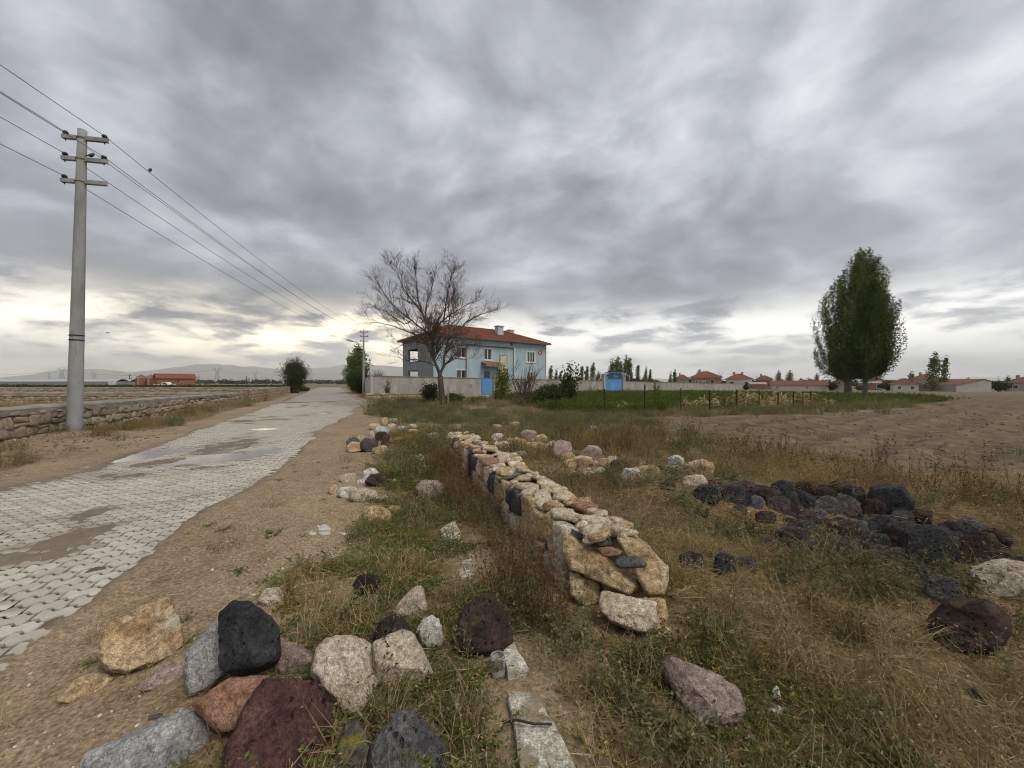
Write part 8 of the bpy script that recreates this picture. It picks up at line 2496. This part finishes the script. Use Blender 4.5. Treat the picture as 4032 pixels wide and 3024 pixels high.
for (x0, x1, n, h0, h1, lab) in ((1476, 1525, 12, .45, .75, 'withered pale maize plant between the third and fourth fence posts'), (1538, 1585, 7, .5, 1.1, 'withered pale maize plant between the fourth and fifth fence posts'), (1598, 1632, 12, .6, 1.15, 'withered pale maize plant between the fifth and sixth fence posts'), (1642, 1676, 9, .5, .9, 'withered pale maize plant between the sixth and seventh fence posts'), (1683, 1711, 9, .8, 1.2, 'withered pale maize plant between the seventh and eighth fence posts'), (1737, 1749, 5, .7, 1.1, 'withered yellowish maize plant between the last two fence posts'), (1335, 1350, 2, .4, .6, 'low withered maize plant between the first two fence posts'), (1785, 1800, 3, .4, .6, 'low withered maize plant right of the last fence post')):
    for k in range(n):
        px = mz.uniform(x0, x1); d = np.interp(px, [1300, 1751], [17.8, 23.2]) + mz.uniform(.1, 1.3)
        p = at_depth(px * 1.82278, 1507, d); maize(p.x, d, mz.uniform(h0, h1), int(1e6 * mz.random()), lab)

# ---------------------------------------------------------------- a far line of trees and hedges too small to tell apart
fw = []; rg = g_(901)
for (sx0, sx1, d0, d1, n, h) in ((450, 1100, 420, 900, 170, 5.5), (1100, 1500, 380, 800, 110, 6.0), (-400, 300, 600, 1200, 80, 6), (2200, 4500, 220, 500, 260, 4.5)):
    for k in range(n):
        d = rg.uniform(d0, d1); sx = rg.uniform(sx0, sx1); p = at_depth(sx, 1507, d); w_ = rg.uniform(2, 6); hh = h * rg.uniform(.4, 1.1)
        n2 = 26
        fw.append(np.c_[p.x + rg.normal(0, w_ * .4, n2), d + rg.normal(0, w_ * .4, n2), H1(p.x, d) + hh * (.15 + .85 * rg.random(n2) ** 1.2)])
o = obj('far_wood', leaf_mesh(np.concatenate(fw), 2.6, rg, V_DARK, 'far_wood', .8)); tag(o, 'far line of small trees and hedges along the horizon', 'wood', None, 'stuff')

# ================================================================== birds
M_BIRD = simple_mat('bird_dark', (.012, .012, .014), (.03, .03, .034), 20, .7)
def bird(loc, rz, label, fly=False, s=1.0):
    mb = MB()
    if fly:
        mb.tube([(-.10, 0, 0), (-.05, 0, 0), (.02, 0, .01), (.08, 0, .01), (.12, 0, .0)], [.012, .03, .036, .025, .004], 8)
        for sg in (-1, 1):
            V = [(.05, sg * .02, .01), (.06, sg * .12, .06), (.0, sg * .24, .05), (-.04, sg * .13, .05), (-.03, sg * .02, .01)]
            mb.add(V + [(x, y, z - .006) for x, y, z in V], [(0, 1, 2, 3, 4), (9, 8, 7, 6, 5)] + [(i, 5 + i, 5 + (i + 1) % 5, (i + 1) % 5) for i in range(5)])
    else:
        mb.tube([(-.15, 0, -.005), (-.09, 0, .03), (-.05, 0, .05), (.0, 0, .085), (.035, 0, .125), (.06, 0, .15), (.085, 0, .15), (.115, 0, .143)], [.010, .016, .036, .046, .034, .026, .018, .003], 9)
        for sg in (-.014, .014): mb.tube([(-.005, sg, .05), (.0, sg, .0)], .004, 4)
    mb.v = [(a * s, b * s, c * s) for a, b, c in mb.v]
    o = mb.build('bird', M_BIRD, None, True, loc, (0, 0, rz)); tag(o, label, 'bird', 'dark birds')
# on the power line
w1 = wire_pts[1]
tgt = (342 - 1106) / 831
i = min(range(len(w1)), key=lambda k: abs(w1[k].x / w1[k].y - tgt))
bird(tuple(w1[i] + Vector((0, 0, .008))), RAD(120), 'dark bird perched on the uppermost power line')
bird(tuple(P1.location + Vector((.19, .02, 8.28 - P1.location.z - .79)) + ARM_DIR * .20 + Vector((0, 0, .05))), RAD(100), 'dark bird perched on the middle crossarm of the near pole')
bird(at_depth(424, 1311, 45), RAD(170), 'bird flying low over the plain right of the near pole', True, 1.6)
for (zx, zy, lab) in ((325, 285, 'bird on the left outer twigs of the bare tree'), (552, 325, 'bird near the top of the bare tree'), (552, 342, 'second bird just below the topmost one in the bare tree'), (702, 380, 'bird on the right upper twigs of the bare tree')):
    sx, sy = zp([(zx, zy)], 1400, 920, 2.37)[0]
    bird(at_depth(sx, sy, 22.7), RAD(zx), lab, False, .9)

# ================================================================== the air over the plain
hz_me = MB().box((-12500, -3000, -40), (12500, 12100, 720))
hm = bpy.data.materials.new('haze_air'); hm.use_nodes = True
ht = NT(hm.node_tree); ht.n.clear()
ho = ht.node('ShaderNodeOutputMaterial'); pv = ht.node('ShaderNodeVolumePrincipled')
pv.inputs['Color'].default_value = (0.95, 0.98, 1.0, 1); pv.inputs['Density'].default_value = 0.00016; pv.inputs['Anisotropy'].default_value = 0.72
ht.l.new(pv.outputs[0], ho.inputs['Volume'])
haze = hz_me.build('haze', hm); tag(haze, 'thin pale haze over the plain', 'haze', None, 'stuff')
